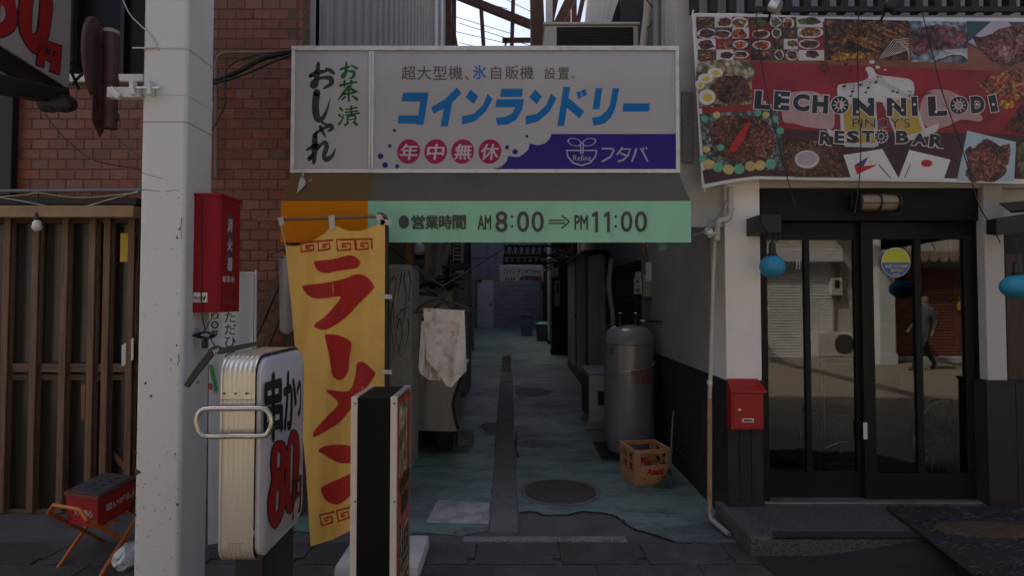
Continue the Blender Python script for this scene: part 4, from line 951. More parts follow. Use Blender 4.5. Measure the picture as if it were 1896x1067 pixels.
for b in ((683.5, 687.5), (688.2, 692.5)): MB().box(q(b[0], 200).x, q(b[1], 200).x, YQ - .014, YQ + .01, q(0, 313.7).z, q(0, 94.3).z, .002).build('mullion', m_alu_white, ls)
z4 = lambda x, y: (520 + x / 3.5575, 60 + y / 3.5575); z5 = lambda x, y: (880 + x / 3.5575, 60 + y / 3.5575)
m_pblk = mat('sign_black', (.035, .033, .04), .25, var=.15); m_pgrn = mat('sign_green', (.012, .13, .02), .25, var=.2); m_pblue = mat('sign_blue', (.004, .15, .42), .2, var=.05)
m_pbrn = mat('sign_brown', (.13, .105, .075), .25); m_pmag = mat('sign_magenta', (.33, .012, .075), .2, var=.05); m_ppur = mat('sign_purple', (.022, .012, .2), .18, var=.06); m_plil = mat('sign_pale', (.4, .38, .46), .25, var=.04)
i = Ink(q, d=.001, tr=z4); i.bw = 1.35
for st_ in ([(195, 285, 20), (240, 265, 24), (300, 252, 12)], [(247, 203, 16), (238, 285, 26), (228, 350, 24), (205, 348, 22), (215, 318, 14), (270, 298, 16), (325, 300, 24), (332, 335, 24), (285, 366, 10)], [(300, 238, 12), (325, 250, 20), (348, 268, 16)],
    [(237, 395, 36), (228, 480, 34), (238, 560, 34), (268, 572, 24), (300, 520, 14), (325, 440, 4)], [(232, 662, 14), (280, 632, 16), (325, 612, 22), (337, 632, 20), (310, 652, 8)], [(276, 596, 14), (302, 606, 10)], [(260, 620, 16), (280, 662, 14), (296, 692, 5)],
    [(226, 676, 24), (222, 760, 30), (218, 858, 18)], [(174, 772, 12), (235, 742, 22), (243, 762, 14), (188, 832, 22)], [(240, 770, 12), (285, 722, 18), (302, 752, 24), (285, 812, 22), (302, 836, 26), (342, 808, 16), (360, 758, 3)]): i.brush(st_)
i.build('brush_lettering', m_pblk, ls)
i = Ink(q, d=.001, tr=z4); i.bw = 1.3
for st_ in ([(395, 240, 14), (430, 231, 14), (452, 224, 8)], [(432, 195, 10), (428, 260, 17), (410, 297, 16), (404, 277, 10), (440, 254, 10), (482, 262, 18), (477, 290, 16), (450, 302, 5)], [(465, 216, 9), (500, 236, 14)],
    [(392, 348, 13), (440, 337, 12), (498, 325, 10)], [(420, 318, 13), (418, 358, 8)], [(465, 316, 13), (462, 352, 8)], [(446, 355, 15), (410, 402, 15), (376, 444, 5)], [(450, 358, 12), (482, 384, 17), (507, 390, 6)], [(412, 406, 11), (484, 396, 11)], [(448, 378, 14), (448, 452, 10)], [(424, 422, 10), (404, 442, 9)], [(474, 418, 10), (502, 440, 15)],
    [(392, 498, 13), (407, 516, 8)], [(384, 543, 13), (400, 556, 8)], [(385, 602, 15), (405, 572, 9), (413, 540, 4)], [(430, 506, 9), (502, 494, 9)], [(425, 526, 8), (506, 516, 9)], [(428, 543, 8), (516, 530, 10)], [(465, 484, 11), (463, 546, 8)], [(440, 555, 10), (438, 592, 9)], [(440, 553, 8), (490, 549, 10), (487, 590, 10)], [(442, 573, 6), (486, 570, 6)], [(445, 596, 9), (422, 610, 11)], [(478, 592, 9), (500, 606, 15)]): i.brush(st_)
i.build('green_lettering', m_pgrn, ls)
i = Ink(q, d=.001, tr=z4)
i.poly([(805, 395), (975, 395), (940, 608), (893, 608), (893, 600), (768, 600), (776, 545), (905, 545), (918, 455), (797, 452)])
i.poly([(1160, 360), (1190, 400), (1130, 460), (1100, 618), (1053, 618), (1075, 500), (1005, 535), (990, 492), (1080, 440)])
i.poly([(1250, 375), (1302, 420), (1270, 472), (1217, 425)]); i.poly([(1363, 400), (1395, 440), (1350, 520), (1280, 585), (1192, 608), (1192, 552), (1270, 535), (1330, 480)])
i.tr = z5
i.poly([(172, 370), (314, 370), (308, 423), (163, 423)]); i.poly([(140, 440), (322, 438), (310, 510), (270, 575), (215, 605), (147, 612), (135, 562), (200, 555), (245, 530), (263, 492), (132, 492)])
i.poly([(395, 375), (440, 420), (405, 473), (355, 425)]); i.poly([(500, 400), (535, 435), (490, 520), (415, 585), (332, 608), (332, 550), (405, 535), (465, 480)])
i.poly([(580, 358), (627, 358), (612, 432), (627, 440), (718, 520), (685, 565), (603, 495), (585, 616), (540, 616)]); i.poly([(665, 393), (692, 385), (702, 425), (678, 440)]); i.poly([(697, 383), (725, 370), (735, 410), (708, 424)])
i.poly([(793, 366), (837, 366), (818, 505), (772, 505)]); i.poly([(905, 366), (950, 366), (925, 490), (895, 560), (850, 600), (780, 614), (768, 562), (820, 552), (865, 515), (885, 480)]); i.poly([(975, 466), (1150, 466), (1145, 520), (968, 520)])
i.build('blue_katakana', m_pblue, ls, split=True)
i = Ink(q, d=.001, tr=z4); i.text('氷', 1266, 214, 1352, 306, .02); i.build('blue_character', m_pblue, ls)
i = Ink(q, d=.001, tr=z4)
for k, c in enumerate('超大型機'): i.text(c, 796 + 103 * k, 220, 888 + 103 * k, 310, .012)
i.line([(1212, 288), (1236, 308)], 3, 3); i.tr = z5
for k, c in enumerate('自販機'): i.text(c, 104 + 95 * k, 220, (170 if k == 0 else 188) + 98 * k, 308, .012)
for k, c in enumerate('設置'): i.text(c, 456 + 90 * k, 230, 528 + 90 * k, 306, .012)
i.ell(643, 295, 11, inner=.6); i.build('brown_lettering', m_pbrn, ls, split=True)
i = Ink(q, d=.001, tr=z5)
i.poly([(1320, 668), (502, 668), (490, 700), (460, 730), (415, 743), (375, 735), (360, 728), (350, 770), (320, 800), (290, 818), (262, 820), (235, 815), (218, 812), (205, 850), (170, 885), (118, 898), (118, 905), (1318, 905)])
for x, y, r in ((210, 757, 14), (262, 785, 18), (340, 683, 10)): i.ell(x, y, r)
i.tr = z4
for x, y, r in ((748, 645, 11), (718, 747, 12), (657, 815, 19), (687, 873, 19), (766, 882, 14)): i.ell(x, y, r)
i.build('purple_field', m_ppur, ls, split=True)
i = Ink(q, d=.001, tr=z4)
for x in (842, 1020, 1197, 1377): i.ell(x, 784, 75, 82, .3)
i.build('magenta_disc', m_pmag, ls, split=True)
i = Ink(q, d=.002, tr=z4)
for k, c in enumerate('年中無休'): i.text(c, 785 + 178 * k, 735, 900 + 178 * k, 838, .018, shear=.12)
i.build('white_lettering', mat('sign_lettering_white', (.55, .5, .54), .25), ls, split=True)
i = Ink(q, d=.002, tr=z5)
i.line([(600, 777), (803, 777)], 2.2); i.poly([(597, 772), (605, 820), (640, 862), (700, 881), (760, 862), (795, 820), (803, 772), (795, 778), (786, 816), (754, 854), (700, 872), (646, 854), (614, 816), (606, 778)])
for sgn in (-1, 1): 
    cx = 702 + sgn * 48; i.ell(cx, 722, 48, 26, sgn * -.25, inner=.82)
i.line([(694, 740), (694, 795)], 2); i.line([(711, 740), (711, 795)], 2); i.line([(692, 795), (713, 795)], 2)
i.text('Refine', 645, 808, 762, 846, 0); i.line([(832, 765), (905, 765), (912, 775), (890, 820), (835, 850)], 3, smooth=0)
i.line([(968, 755), (950, 785), (932, 805)], 3); i.line([(960, 768), (1022, 768), (1005, 810), (975, 840), (938, 850)], 3); i.line([(955, 795), (1005, 815)], 3)
i.line([(1060, 765), (1048, 810), (1030, 850)], 3); i.line([(1090, 762), (1110, 800), (1135, 850)], 3); i.line([(1103, 757), (1112, 775)], 2.4); i.line([(1122, 752), (1132, 770)], 2.4)
i.build('logo', m_plil, ls)
# brackets holding the sign back to the walls
for px in (560, 1240): MB().box(q(px, 200).x - .02, q(px, 200).x + .02, YQ + .26, .6, q(0, 140).z, q(0, 128).z).build('bracket', m_blackmetal, ls)

# --- awning
YV = -.51
def v_(px, py): return P(px, py, YV)
aw = thing('awning', 'mint and orange fabric awning with opening hours below the laundry sign', 'awning', (v_(898, 450).x, 0, v_(898, 450).z))
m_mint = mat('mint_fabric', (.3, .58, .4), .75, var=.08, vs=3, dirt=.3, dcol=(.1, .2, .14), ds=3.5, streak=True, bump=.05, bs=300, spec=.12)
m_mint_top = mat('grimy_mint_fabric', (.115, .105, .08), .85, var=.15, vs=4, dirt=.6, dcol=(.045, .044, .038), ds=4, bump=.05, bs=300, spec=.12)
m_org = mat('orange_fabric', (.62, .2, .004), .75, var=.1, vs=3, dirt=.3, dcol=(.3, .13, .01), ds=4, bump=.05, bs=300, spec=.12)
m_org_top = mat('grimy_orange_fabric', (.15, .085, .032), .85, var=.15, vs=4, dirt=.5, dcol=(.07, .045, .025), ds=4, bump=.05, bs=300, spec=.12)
ztop = P(540, 322, YQ - .02).z
def slope(pa, pb, x): return Vector((x, pa, pb))
xa0, xa1, xa2 = P(540, 322, YQ - .02).x, P(690, 322, YQ - .02).x, P(1257, 322, YQ - .02).x
xb0, xb1, xb2 = v_(520, 372).x, v_(681, 372).x, v_(1279, 372).x; zb1, zb2 = v_(898, 372).z, v_(898, 449).z
def sheet(a, b, c, d, name, m, nu=16, nv=4, sag=.006, thick=(0, .004, 0)):
    f = lambda u, v: (Vector(a) * (1 - u) + Vector(b) * u) * (1 - v) + (Vector(d) * (1 - u) + Vector(c) * u) * v + Vector((0, sag * math.sin(math.pi * v) * (1 + .4 * math.sin(u * 19)) + .0015 * math.sin(u * 43 + v * 3), 0))
    return MB().grid(f, nu, nv).build(name, m, aw, 60, fixn=False)
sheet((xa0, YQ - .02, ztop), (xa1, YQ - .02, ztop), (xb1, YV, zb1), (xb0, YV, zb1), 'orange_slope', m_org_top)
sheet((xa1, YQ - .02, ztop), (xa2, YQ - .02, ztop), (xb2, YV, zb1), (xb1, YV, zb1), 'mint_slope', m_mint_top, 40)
sheet((xb0, YV, zb1), (xb1, YV, zb1), (xb1, YV, zb2), (xb0, YV, zb2), 'orange_valance', m_org, 16, 4, .0)
sheet((xb1, YV, zb1), (xb2, YV, zb1), (xb2, YV, zb2), (xb1, YV, zb2), 'mint_valance', m_mint, 40, 4, .0)
MB().add([(xa2, YQ - .02, ztop), (xb2, YV, zb1), (xb2, YV, zb2), (xb2 - .02, .2, zb2), (xa2, .2, ztop)], [(0, 1, 2, 3, 4)]).build('end_panel', m_mint, aw, fixn=False)
MB().add([(xa0, YQ - .02, ztop), (xb0, YV, zb1), (xb0, YV, zb2), (xb0 + .02, .1, zb2), (xa0, .1, ztop)], [(4, 3, 2, 1, 0)]).build('end_panel', m_org, aw, fixn=False)
for zz, yy in ((zb2 + .012, YV + .02), (zb1 - .012, YV + .02), (ztop - .014, YQ + .0)): MB().tube([(xb0 + .01, yy, zz), (xb2 - .01, yy, zz)], .01, 8).build('frame_tube', m_rust, aw, 50)
for xx in (xb0 + .02, xb1, (xb1 + xb2) / 2, xb2 - .02):
    MB().tube([(xx, YV + .02, zb2 + .012), (xx, .35, zb2 + .1)], .009, 8).build('frame_arm', m_rust, aw, 50)
i = Ink(v_, d=.004); m_hours = mat('hours_print', (.06, .055, .05), .7)
i.ell(748, 411, 9.5, 12.5)
for k, c in enumerate('営業時間'): i.text(c, 763 + 25.3 * k, 399, 786 + 25.3 * k, 424, .035)
i.text('AM', 885, 399, 909, 425, .04, dup=True); i.text('8', 917, 391, 940, 430, .014); i.text('0', 957, 391, 980, 430, .012); i.text('0', 984, 391, 1007, 430, .012)
for y in (401, 419): i.ell(948, y, 2.2, 2.6); i.ell(1140, y, 2.2, 2.6)
i.line([(1016, 408), (1046, 408)], 2.2); i.line([(1016, 413.5), (1046, 413.5)], 2.2); i.line([(1040, 399), (1054, 410.5)], 2.6); i.line([(1054, 410.5), (1040, 423)], 2.6)
i.text('PM', 1064, 399, 1088, 425, .04, dup=True); [i.poly([(x + 6, 392), (x + 11, 392), (x + 11, 430), (x + 6, 430), (x + 6, 400), (x, 402), (x, 397)]) for x in (1096, 1118)]; i.text('0', 1149, 391, 1171, 430, .012); i.text('0', 1175, 391, 1198, 430, .012)
i.build('lettering', m_hours, aw, cut=40, split=True)
def slp(px, py): return RP(px, py, (0, YV, zb1), Vector((0, ztop - zb1, -(YQ - .02 - YV))).normalized() if False else Vector((0, -(ztop - zb1), (YQ - .02 - YV))).normalized())
nsl = Vector((0, -(ztop - zb1), (YQ - .02 - YV))).normalized()
i = Ink(slp, nsl, .008); i.poly([(557, 330), (566, 335), (565, 345), (558, 352), (550, 360), (553, 347)], 2); i.line([(562, 322), (560, 332)], 4, 2); i.line([(572, 337), (578, 334)], 2); i.build('bird_dropping', mat('dropping', (.4, .38, .34), .9), aw)

# ================================================================ right: restaurant building
HBR = 11.0; X2 = 5.2
rb = thing('restaurant_building', 'cream plastered restaurant building right of the alley', 'building', (3.3, 0, 0))
def f0(px, py=533): return P(px, py, 0).x
def z0(py): return P(1400, py, 0).z
xp0, xp1 = XR, f0(1409, 560); xq0, xq1 = f0(1826, 560), f0(1862, 560); zh = z0(347); zwn = z0(705)
mb = MB(); mb.box(xp0, xp1, 0, .3, zwn, 3.3, .006); mb.build('left_pillar', mat('pillar_white', (.85, .79, .72), .7, var=.04, dirt=.25, dcol=(.42, .37, .32), ds=2), rb)
MB().box(xq0, xq1, 0, .3, zwn, zh + .2, .006).build('right_pillar', m_beige, rb)
MB().box(xq0 + .0, X2, .1, .3, z0(398), zh + .2).build('right_lintel', m_beige, rb)
MB().box(xp1 + .001, X2, .02, .3, zh + .002, 3.35).build('fascia', m_beige, rb)
MB().box(f0(1252, 100), xp0 - .002, .02, .3, z0(420), 4.2, .004).build('corner_panel', mat('corner_tile', (.45, .42, .39), .65, var=.05, dirt=.3, dcol=(.28, .26, .23)), rb)
MB().box(f0(1262, 100), f0(1282, 100), -.01, .019, z0(300), z0(170), .002).build('corner_stone', mat('corner_stone', (.2, .19, .18), .8, var=.3, vs=60), rb)
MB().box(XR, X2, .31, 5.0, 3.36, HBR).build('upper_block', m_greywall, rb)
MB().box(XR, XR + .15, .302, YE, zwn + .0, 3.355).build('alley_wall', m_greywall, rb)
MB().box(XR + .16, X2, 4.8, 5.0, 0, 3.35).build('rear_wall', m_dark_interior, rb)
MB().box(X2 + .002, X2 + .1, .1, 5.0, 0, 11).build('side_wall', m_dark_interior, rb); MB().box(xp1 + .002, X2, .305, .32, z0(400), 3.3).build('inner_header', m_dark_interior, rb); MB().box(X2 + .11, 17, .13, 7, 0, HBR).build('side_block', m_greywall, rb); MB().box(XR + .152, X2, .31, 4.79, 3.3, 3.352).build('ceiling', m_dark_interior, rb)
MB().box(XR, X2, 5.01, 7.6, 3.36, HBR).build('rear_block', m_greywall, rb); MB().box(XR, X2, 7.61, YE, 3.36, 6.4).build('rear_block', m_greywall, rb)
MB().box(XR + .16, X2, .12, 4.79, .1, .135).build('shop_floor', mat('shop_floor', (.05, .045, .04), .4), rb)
# dark wainscot: boards one by one
def boards(x0, x1, y, z0_, z1, n, axis='x'):
    for k in range(n):
        a = x0 + (x1 - x0) * k / n; b = x0 + (x1 - x0) * (k + 1) / n - .004
        if axis == 'x': MB().box(a, b, y - .012, y + .012, z0_, z1, .002).build('wainscot_board', m_darkwood, rb)
        else: MB().box(y - .012, y + .012, a, b, z0_, z1, .002).build('wainscot_board', m_darkwood, rb)
MB().box(XR + .02, xp1, .014, .3, 0, zwn - .001).build('wainscot_core', m_dark_interior, rb); MB().box(XR + .03, XR + .16, .302, YE, 0, zwn - .002).build('wainscot_core', m_dark_interior, rb)
boards(XR + .0, xp1, 0, .1, zwn - .03, 3); boards(.0, 5.5, XR + .014, .1, zwn - .03, 42, 'y')
MB().box(XR - .006, xp1 + .004, -.02, .3, zwn - .028, zwn - .0015, .003).build('wainscot_cap', m_darkwood, rb); MB().box(XR - .006, XR + .03, .305, YE, zwn - .028, zwn - .0015, .003).build('wainscot_cap', m_darkwood, rb)
MB().box(XR - .006, xp1 + .004, -.022, .3, .0, .16, .004).build('skirting', m_darkwood, rb); MB().box(XR - .008, XR + .03, .305, YE, 0, .1 + .1, .004).build('skirting', m_darkwood, rb)
xr_ = f0(1790, 820)
MB().box(xq0 - .02, X2, .014, .3, .0, zwn - .02).build('wainscot_core', m_dark_interior, rb)
boards(xq0 - .02, X2, 0, .1, zwn - .02, 9); MB().box(xq0 - .03, X2, -.02, .3, zwn - .019, zwn - .001, .003).build('wainscot_cap', m_darkwood, rb)
MB().box(f0(1868, 560), f0(1900, 560), .02, .1, zwn, z0(470), .004).build('timber_post', wood('brown_timber', (.03, .016, .01), (.09, .05, .03)), rb)
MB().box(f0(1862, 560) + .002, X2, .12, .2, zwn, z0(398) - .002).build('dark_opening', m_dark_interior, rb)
# louvre over the banner: slats one by one
YLv = -.06
lv = thing('slat_louvre', 'row of dark upright wooden slats above the food banner', 'louvre', (P(1600, 20, YLv).x, YLv, P(1600, 32, YLv).z))
for k in range(19):
    px = 1284 + k * 34.3; a = P(px - 6, 5, YLv)
    MB().box(a.x, a.x + .055, YLv - .03, YLv + .03, P(0, 24, YLv).z, P(0, -60, YLv).z, .003).build('slat', m_darkwood, lv)
for k, (a, b) in enumerate(((17, 27), (-40, -34))): MB().box(P(1380 if k == 0 else 1280, 0, YLv).x, X2, YLv - .05, YLv - .032, P(0, b, YLv).z, P(0, a, YLv).z, .003).build('rail', m_blackmetal, lv)

# --- sliding doors
YG = .10
dr = thing('glass_door', 'pair of black framed sliding glass doors of the restaurant', 'door', (f0(1615), YG, .13))
m_frame = mat('door_black', (.012, .0115, .0115), .5, var=.15, spec=.2)
def fx(px, py=650): return P(px, py, YG).x
def fz(py): return P(1600, py, YG).z
def fr(a, b, c, d, y0, y1, nm): MB().box(fx(a), fx(b), y0, y1, fz(d), fz(c), .003).build(nm, m_frame, dr)
fr(1406, 1826, 346, 410, YG - .05, YG + .12, 'header'); fr(1406, 1419, 410.5, 934, YG - .03, YG + .1, 'jamb'); fr(1806, 1830, 410.5, 934, YG - .03, YG + .1, 'jamb')
def leaf(x0, x1, m0, m1, g0, g1, y):
    fr(x0, x1, 411, 443, y, y + .035, 'top_rail'); fr(x0, x1, 878, 931, y, y + .035, 'bottom_rail')
    fr(x0, g0, 443.3, 877.7, y, y + .035, 'stile'); fr(g1, x1, 443.3, 877.7, y, y + .035, 'stile'); fr(m0, m1, 443.3, 877.7, y, y + .035, 'mullion')
    m = glassmat('door_glass', (.8, .82, .8), 2.15)
    for a, b in ((g0, m0), (m1, g1)): MB().quad(*[Vector((fx(c), y + .018, fz(d))) for c, d in ((a - 1, 879), (b + 1, 879), (b + 1, 442), (a - 1, 442))]).build('pane', m, dr, fixn=False)
leaf(1419.5, 1604, 1497, 1507, 1421, 1591, YG + .04); leaf(1598, 1805.5, 1697, 1709, 1620, 1789, YG)
fr(1597, 1600, 411, 931, YG + .036, YG + .04, 'seal')
MB().box(xp1, xq0, YG - .06, YG + .14, .128, .136).build('track', m_alu, dr)
MB().box(fx(1595.5), fx(1603), YG + .036 - .038, YG + .0385 - .04, fz(814), fz(783)).build('pull_plate', m_paper, dr)
MB().tube([P(1423, 705, YG - .0), P(1419, 700, YG - .03), P(1419, 690, YG - .03), P(1423, 686, YG - .0)], .004, 6).build('handle', m_blackmetal, dr)
ig = Ink(lambda x, y: P(x, y, YG + .057), d=.002); ig.line([(1475, 480), (1475, 499)], 1.6); ig.line([(1480.5, 480), (1480.5, 499)], 1.6); ig.line([(1474, 488), (1482, 488)], .8); ig.build('door_mark', m_white_print, dr)
# round sticker (its mascot left out)
cs = P(1658, 486, YG + .017)
sk = thing('round_sticker', 'round lime and blue hygiene notice sticker on the right glass door', 'sticker', tuple(cs))
sg_ = lambda x, y: P(x, y, YG + .017)
i = Ink(sg_, d=.003); i.ell(1658, 486, 27, 27.5, n=36); i.build('border', m_white_print, sk)
i = Ink(sg_, d=.0045); i.poly([(1658 + 25.6 * math.cos(R(a)), 486 - 26 * math.sin(R(a))) for a in range(0, 181, 9)]); i.build('lime_half', mat('lime_print', (.5, .52, .03), .3), sk)
i = Ink(sg_, d=.0045); i.poly([(1658 + 25.6 * math.cos(R(a)), 486.3 - 26 * math.sin(R(a))) for a in range(180, 361, 9)]); i.build('blue_half', mat('sticker_blue', (.03, .11, .3), .3), sk)
i = Ink(sg_, d=.006); i.text('新型コロナ対策', 1638, 490, 1679, 496.5, .02); i.text('実行中！', 1648, 498, 1671, 504, .02); i.text('岐阜県', 1652, 507, 1665, 510.5, .02); i.build('lettering', mat('sticker_yellow', (.6, .56, .25), .3), sk)

# --- step, mats
st = thing('granite_step', 'dark granite entrance step under the glass doors', 'step', (f0(1600), -.2, 0))
MB().box(XR - .06, X2, -.53, .095, 0.0, .128, .012).build('slab', m_gran, st)
m_rub = mat('rubber_mat', (.02, .02, .021), .8, var=.2, vs=20, bump=.6, bs=300)
pl_ = [PZ(1760, 1003, .118), PZ(2100, 1003, .118), PZ(2200, 1095, .118), PZ(1832, 1095, .118)]
pl_[0].y = pl_[1].y = -.531
MB().prism([Vector((p.x, p.y, 0)) for p in pl_], (0, 0, .118)).build('platform', m_rub, st)
mt = thing('rubber_mat', 'plain black rubber mat ramping up to the entrance step', 'mat', (2.1, -.8, 0))
A1 = PZ(1428, 985, .134); B1 = G(1380, 1022); C1 = G(1448, 1075); yb1 = B1.y
MB().add([A1, (2.72, A1.y, .134), (2.72, -.545, .134), (A1.x - .02, -.545, .134), (B1.x, B1.y, .016), (2.66, -.72, .018), (C1.x, C1.y - .15, .016), (2.5, C1.y - .15, .016)],
         [(0, 1, 2, 3), (3, 2, 5, 4), (4, 5, 7, 6)]).build('sheet', m_rub, mt, fixn=False)
om = thing('door_mat', 'black rubber door mat with brown oval coir centre', 'mat', (2.9, -.35, .14))
oc_ = PZ(1830, 985, .146)
M_ = [PZ(1645, 940, .14), PZ(1850, 937, .14), PZ(1990, 990, .14), PZ(1890, 1060, .14), PZ(1765, 1015, .14)]
MB().prism([PZ(1640, 941, .142), PZ(1900, 941, .142), PZ(1960, 1080, .142), PZ(1800, 1066, .142)], (0, 0, .01)).build('border', m_rub, om)
mb = MB()
for k in range(160):
    u, v = rnd.random(), rnd.random(); c = (M_[0] * (1 - u) + PZ(1900, 941, .142) * u) * (1 - v) + (PZ(1800, 1066, .142) * (1 - u) + PZ(1960, 1080, .142) * u) * v; a = rnd.random() * 3.1
    d = Vector((math.cos(a), math.sin(a), 0)) * .03; mb.tube([c + Vector((0, 0, .0105)) - d, c + Vector((.01, .01, .014)), c + Vector((0, 0, .0105)) + d], .006, 5)
struct(mb.build('relief', mat('rubber_relief', (.035, .034, .034), .6, var=.3), om), 'stuff')
mb = MB(); mb.lathe((0, 0, 0), [(1, 0), (1, .006), (.9, .01), (.001, .01)], 36); mb.v = [Vector((oc_.x + v.x * .33, oc_.y + v.y * .13, .153 + v.z)) for v in mb.v]
mb.build('coir_oval', mat('coir', (.075, .046, .024), .95, var=.6, vs=45, bump=1.0, bs=60), om, 30)

# --- mailbox
mx0, mx1 = P(1354, 760, -.1).x, P(1414, 760, -.1).x; mz0, mz1 = P(0, 796, -.1).z, P(0, 726, -.1).z
mbx = thing('mailbox', 'red metal mailbox on dark wainscot left of the glass doors', 'mailbox', ((mx0 + mx1) / 2, -.06, mz0))
m_mred = mat('mailbox_red', (.36, .008, .01), .42, var=.08, dirt=.2, dcol=(.15, .01, .01), ds=9)
MB().box(mx0, mx1, -.1, -.014, mz0, mz1, .004).build('body', m_mred, mbx)
MB().box(mx0 + .013, mx1 - .013, -.106, -.1005, mz0 + .013, mz1 - .012, .003).build('door', m_mred, mbx)
MB().add([(mx0 - .01, -.125, mz1 - .002), (mx1 + .012, -.125, mz1 - .002), (mx1 + .012, -.125, mz1 + .012), (mx0 - .01, -.125, mz1 + .012), (mx0 + .004, -.014, mz1 + .078), (mx1 - .004, -.014, mz1 + .078), (mx0 - .002, -.014, mz1 - .002), (mx1 + .002, -.014, mz1 - .002)], [(0, 1, 2, 3), (3, 2, 5, 4), (0, 3, 4, 6), (1, 7, 5, 2), (0, 6, 7, 1), (4, 5, 7, 6)]).build('lid', m_mred, mbx)
c = P(1369, 760, -.107); MB().lathe(c, [(.013, 0), (.013, .006), (.006, .009), (.001, .009)], 16, axis=(0, -1, 0)).build('lock', m_chrome, mbx, 40)
c = P(1385, 779, -.107); MB().box(c.x - .04, c.x + .04, -.1085, -.1065, c.z - .013, c.z + .013, .002).build('name_holder', m_alu, mbx); MB().box(c.x - .03, c.x + .03, -.1095, -.1087, c.z - .006, c.z + .006).build('name_slot', m_grout, mbx)

# --- wall lamp, lanterns and brackets
yl = YG - .12; l0, l1 = P(1586, 375, yl), P(1658, 375, yl); lr = .062
lp = thing('wall_lamp', 'barrel shaped wall lamp with black bands above glass doors', 'lamp', tuple((l0 + l1) / 2))
MB().lathe(l0, [(.02, 0), (.05, .004), (lr * .95, .02), (lr, .08), (lr, (l1 - l0).x - .08), (lr * .95, (l1 - l0).x - .02), (.05, (l1 - l0).x - .004), (.02, (l1 - l0).x)], 24, axis=(1, 0, 0)).build('shade', mat('lamp_shade', (.3, .22, .14), .4, var=.1), lp, 40)
for t in (.0, .5, 1.0):
    c = l0 * (1 - t) + l1 * t; MB().lathe(c - Vector((.008, 0, 0)), [(lr + .006, 0), (lr + .006, .016)], 24, axis=(1, 0, 0), cap=t != .5).build('band', m_blackmetal, lp, 40)
for a in (-60, -10, 50): MB().beam(l0 + Vector((0, -math.cos(R(a)) * lr * 1.05, math.sin(R(a)) * lr * 1.05)), l1 + Vector((0, -math.cos(R(a)) * lr * 1.05, math.sin(R(a)) * lr * 1.05)), .006, .006).build('rib', m_blackmetal, lp)
MB().box(l0.x - .02, l1.x + .02, yl + .03, YG - .052, l0.z - .04, l0.z + .06, .006).build('back_plate', m_blackmetal, lp)
m_lan = mat('lantern_blue', (.025, .26, .42), .5, var=.06, vs=8, bump=.25, bs=60)
for px, py, yy, r, sq, lab in ((1430, 494, -.18, .083, .95, 'left blue globe lantern hanging by the white pillar'), (1884, 531, -.42, .093, .82, 'right blue globe lantern at the edge of picture')):
    c = P(px, py, yy); t = thing('blue_lantern', lab, 'lantern', (c.x, c.y, c.z - r), 'blue globe lanterns')
    MB().ball(c, r, r, r * sq, 28, 18).build('globe', m_lan, t, 60)
    MB().lathe(c + Vector((0, 0, r * sq - .008)), [(.034, 0), (.034, .012), (.024, .02), (.022, .08), (.014, .09), (.005, .1)], 16).build('socket', m_black, t, 40)
    MB().tube([c + Vector((0, 0, r * sq + .08)), c + Vector((.006, 0, r * sq + .14)), c + Vector((-.004, .0, r * sq + .22))], .004, 6).build('cord', m_cable, t)
    if px < 1500:
        for k in range(5): MB().tube([c + Vector((-.02 + .01 * k, -.01, r * sq + .2)), c + Vector((-.035 + .02 * k, -.03, r * sq + .15)), c + Vector((-.03 + .014 * k, -.02, r * sq + .08))], .0025, 5, smooth=3).build('tie_wire', m_cable, t)
bk = thing('lantern_bracket', 'black box bracket on pillar holding the left blue lantern', 'bracket', tuple(P(1425, 415, -.2)))
a = P(1404, 432, -.2); b = P(1444, 398, -.2); MB().box(a.x, b.x, -.22, -.004, a.z, b.z, .004).build('block', m_blackmetal, bk)
MB().tube([P(1412, 400, -.225), P(1410, 412, -.23), P(1418, 425, -.23), P(1424, 432, -.225)], .004, 6, smooth=4).build('wire', m_cable, bk)
bk = thing('lantern_bracket', 'black arm bracket beside right pillar holding the edge lantern', 'bracket', tuple(P(1860, 415, -.4)))
MB().add([*[P(x, y, -.05) for x, y in ((1826, 408), (1890, 398), (1890, 424), (1826, 434))], *[P(x, y, -.45) for x, y in ((1845, 404), (1900, 395), (1900, 428), (1845, 436))]], [(0, 1, 2, 3), (4, 5, 6, 7), (0, 1, 5, 4), (3, 2, 6, 7), (0, 3, 7, 4), (1, 2, 6, 5)]).build('arm', m_blackmetal, bk)
MB().add([*[P(x, y, -.1) for x, y in ((1850, 378), (1910, 372), (1910, 392), (1872, 394))], *[P(x, y, -.3) for x, y in ((1850, 376), (1915, 370), (1915, 388), (1872, 390))]], [(0, 1, 2, 3), (4, 5, 6, 7), (0, 1, 5, 4), (3, 2, 6, 7), (0, 3, 7, 4), (1, 2, 6, 5)]).build('hood', m_blackmetal, bk)

# --- drain pipe and flexible conduit at the corner
m_pvc = mat('pvc_cream', (.5, .45, .38), .45, var=.08, dirt=.4, dcol=(.3, .22, .15), ds=6)
yp = -.05
dp = thing('drain_pipe', 'cream drain pipe with elbow running down the alley corner', 'pipe', tuple(P(1318, 1000, yp)))
MB().tube([P(1352, 346, yp), P(1352, 395, yp), P(1350, 403, yp), P(1343, 407, yp), P(1333, 408, yp), P(1328, 413, yp), P(1327, 440, yp)], .021, 12).build('upper_pipe', m_pvc, dp, 50)
for a, b in (((1352, 384), (1352, 391)), ((1327, 428), (1326, 446))): MB().tube([P(*a, yp), P(*b, yp)], .027, 12).build('collar', m_pvc, dp, 50)
fl = [P(1323, 446, yp), P(1320, 520, yp), P(1317, 640, yp), P(1314, 740, yp)]; mb = MB(); ps = crom(fl, 24)
vs0 = len(mb.v); mb.tube(ps, .0155, 10)
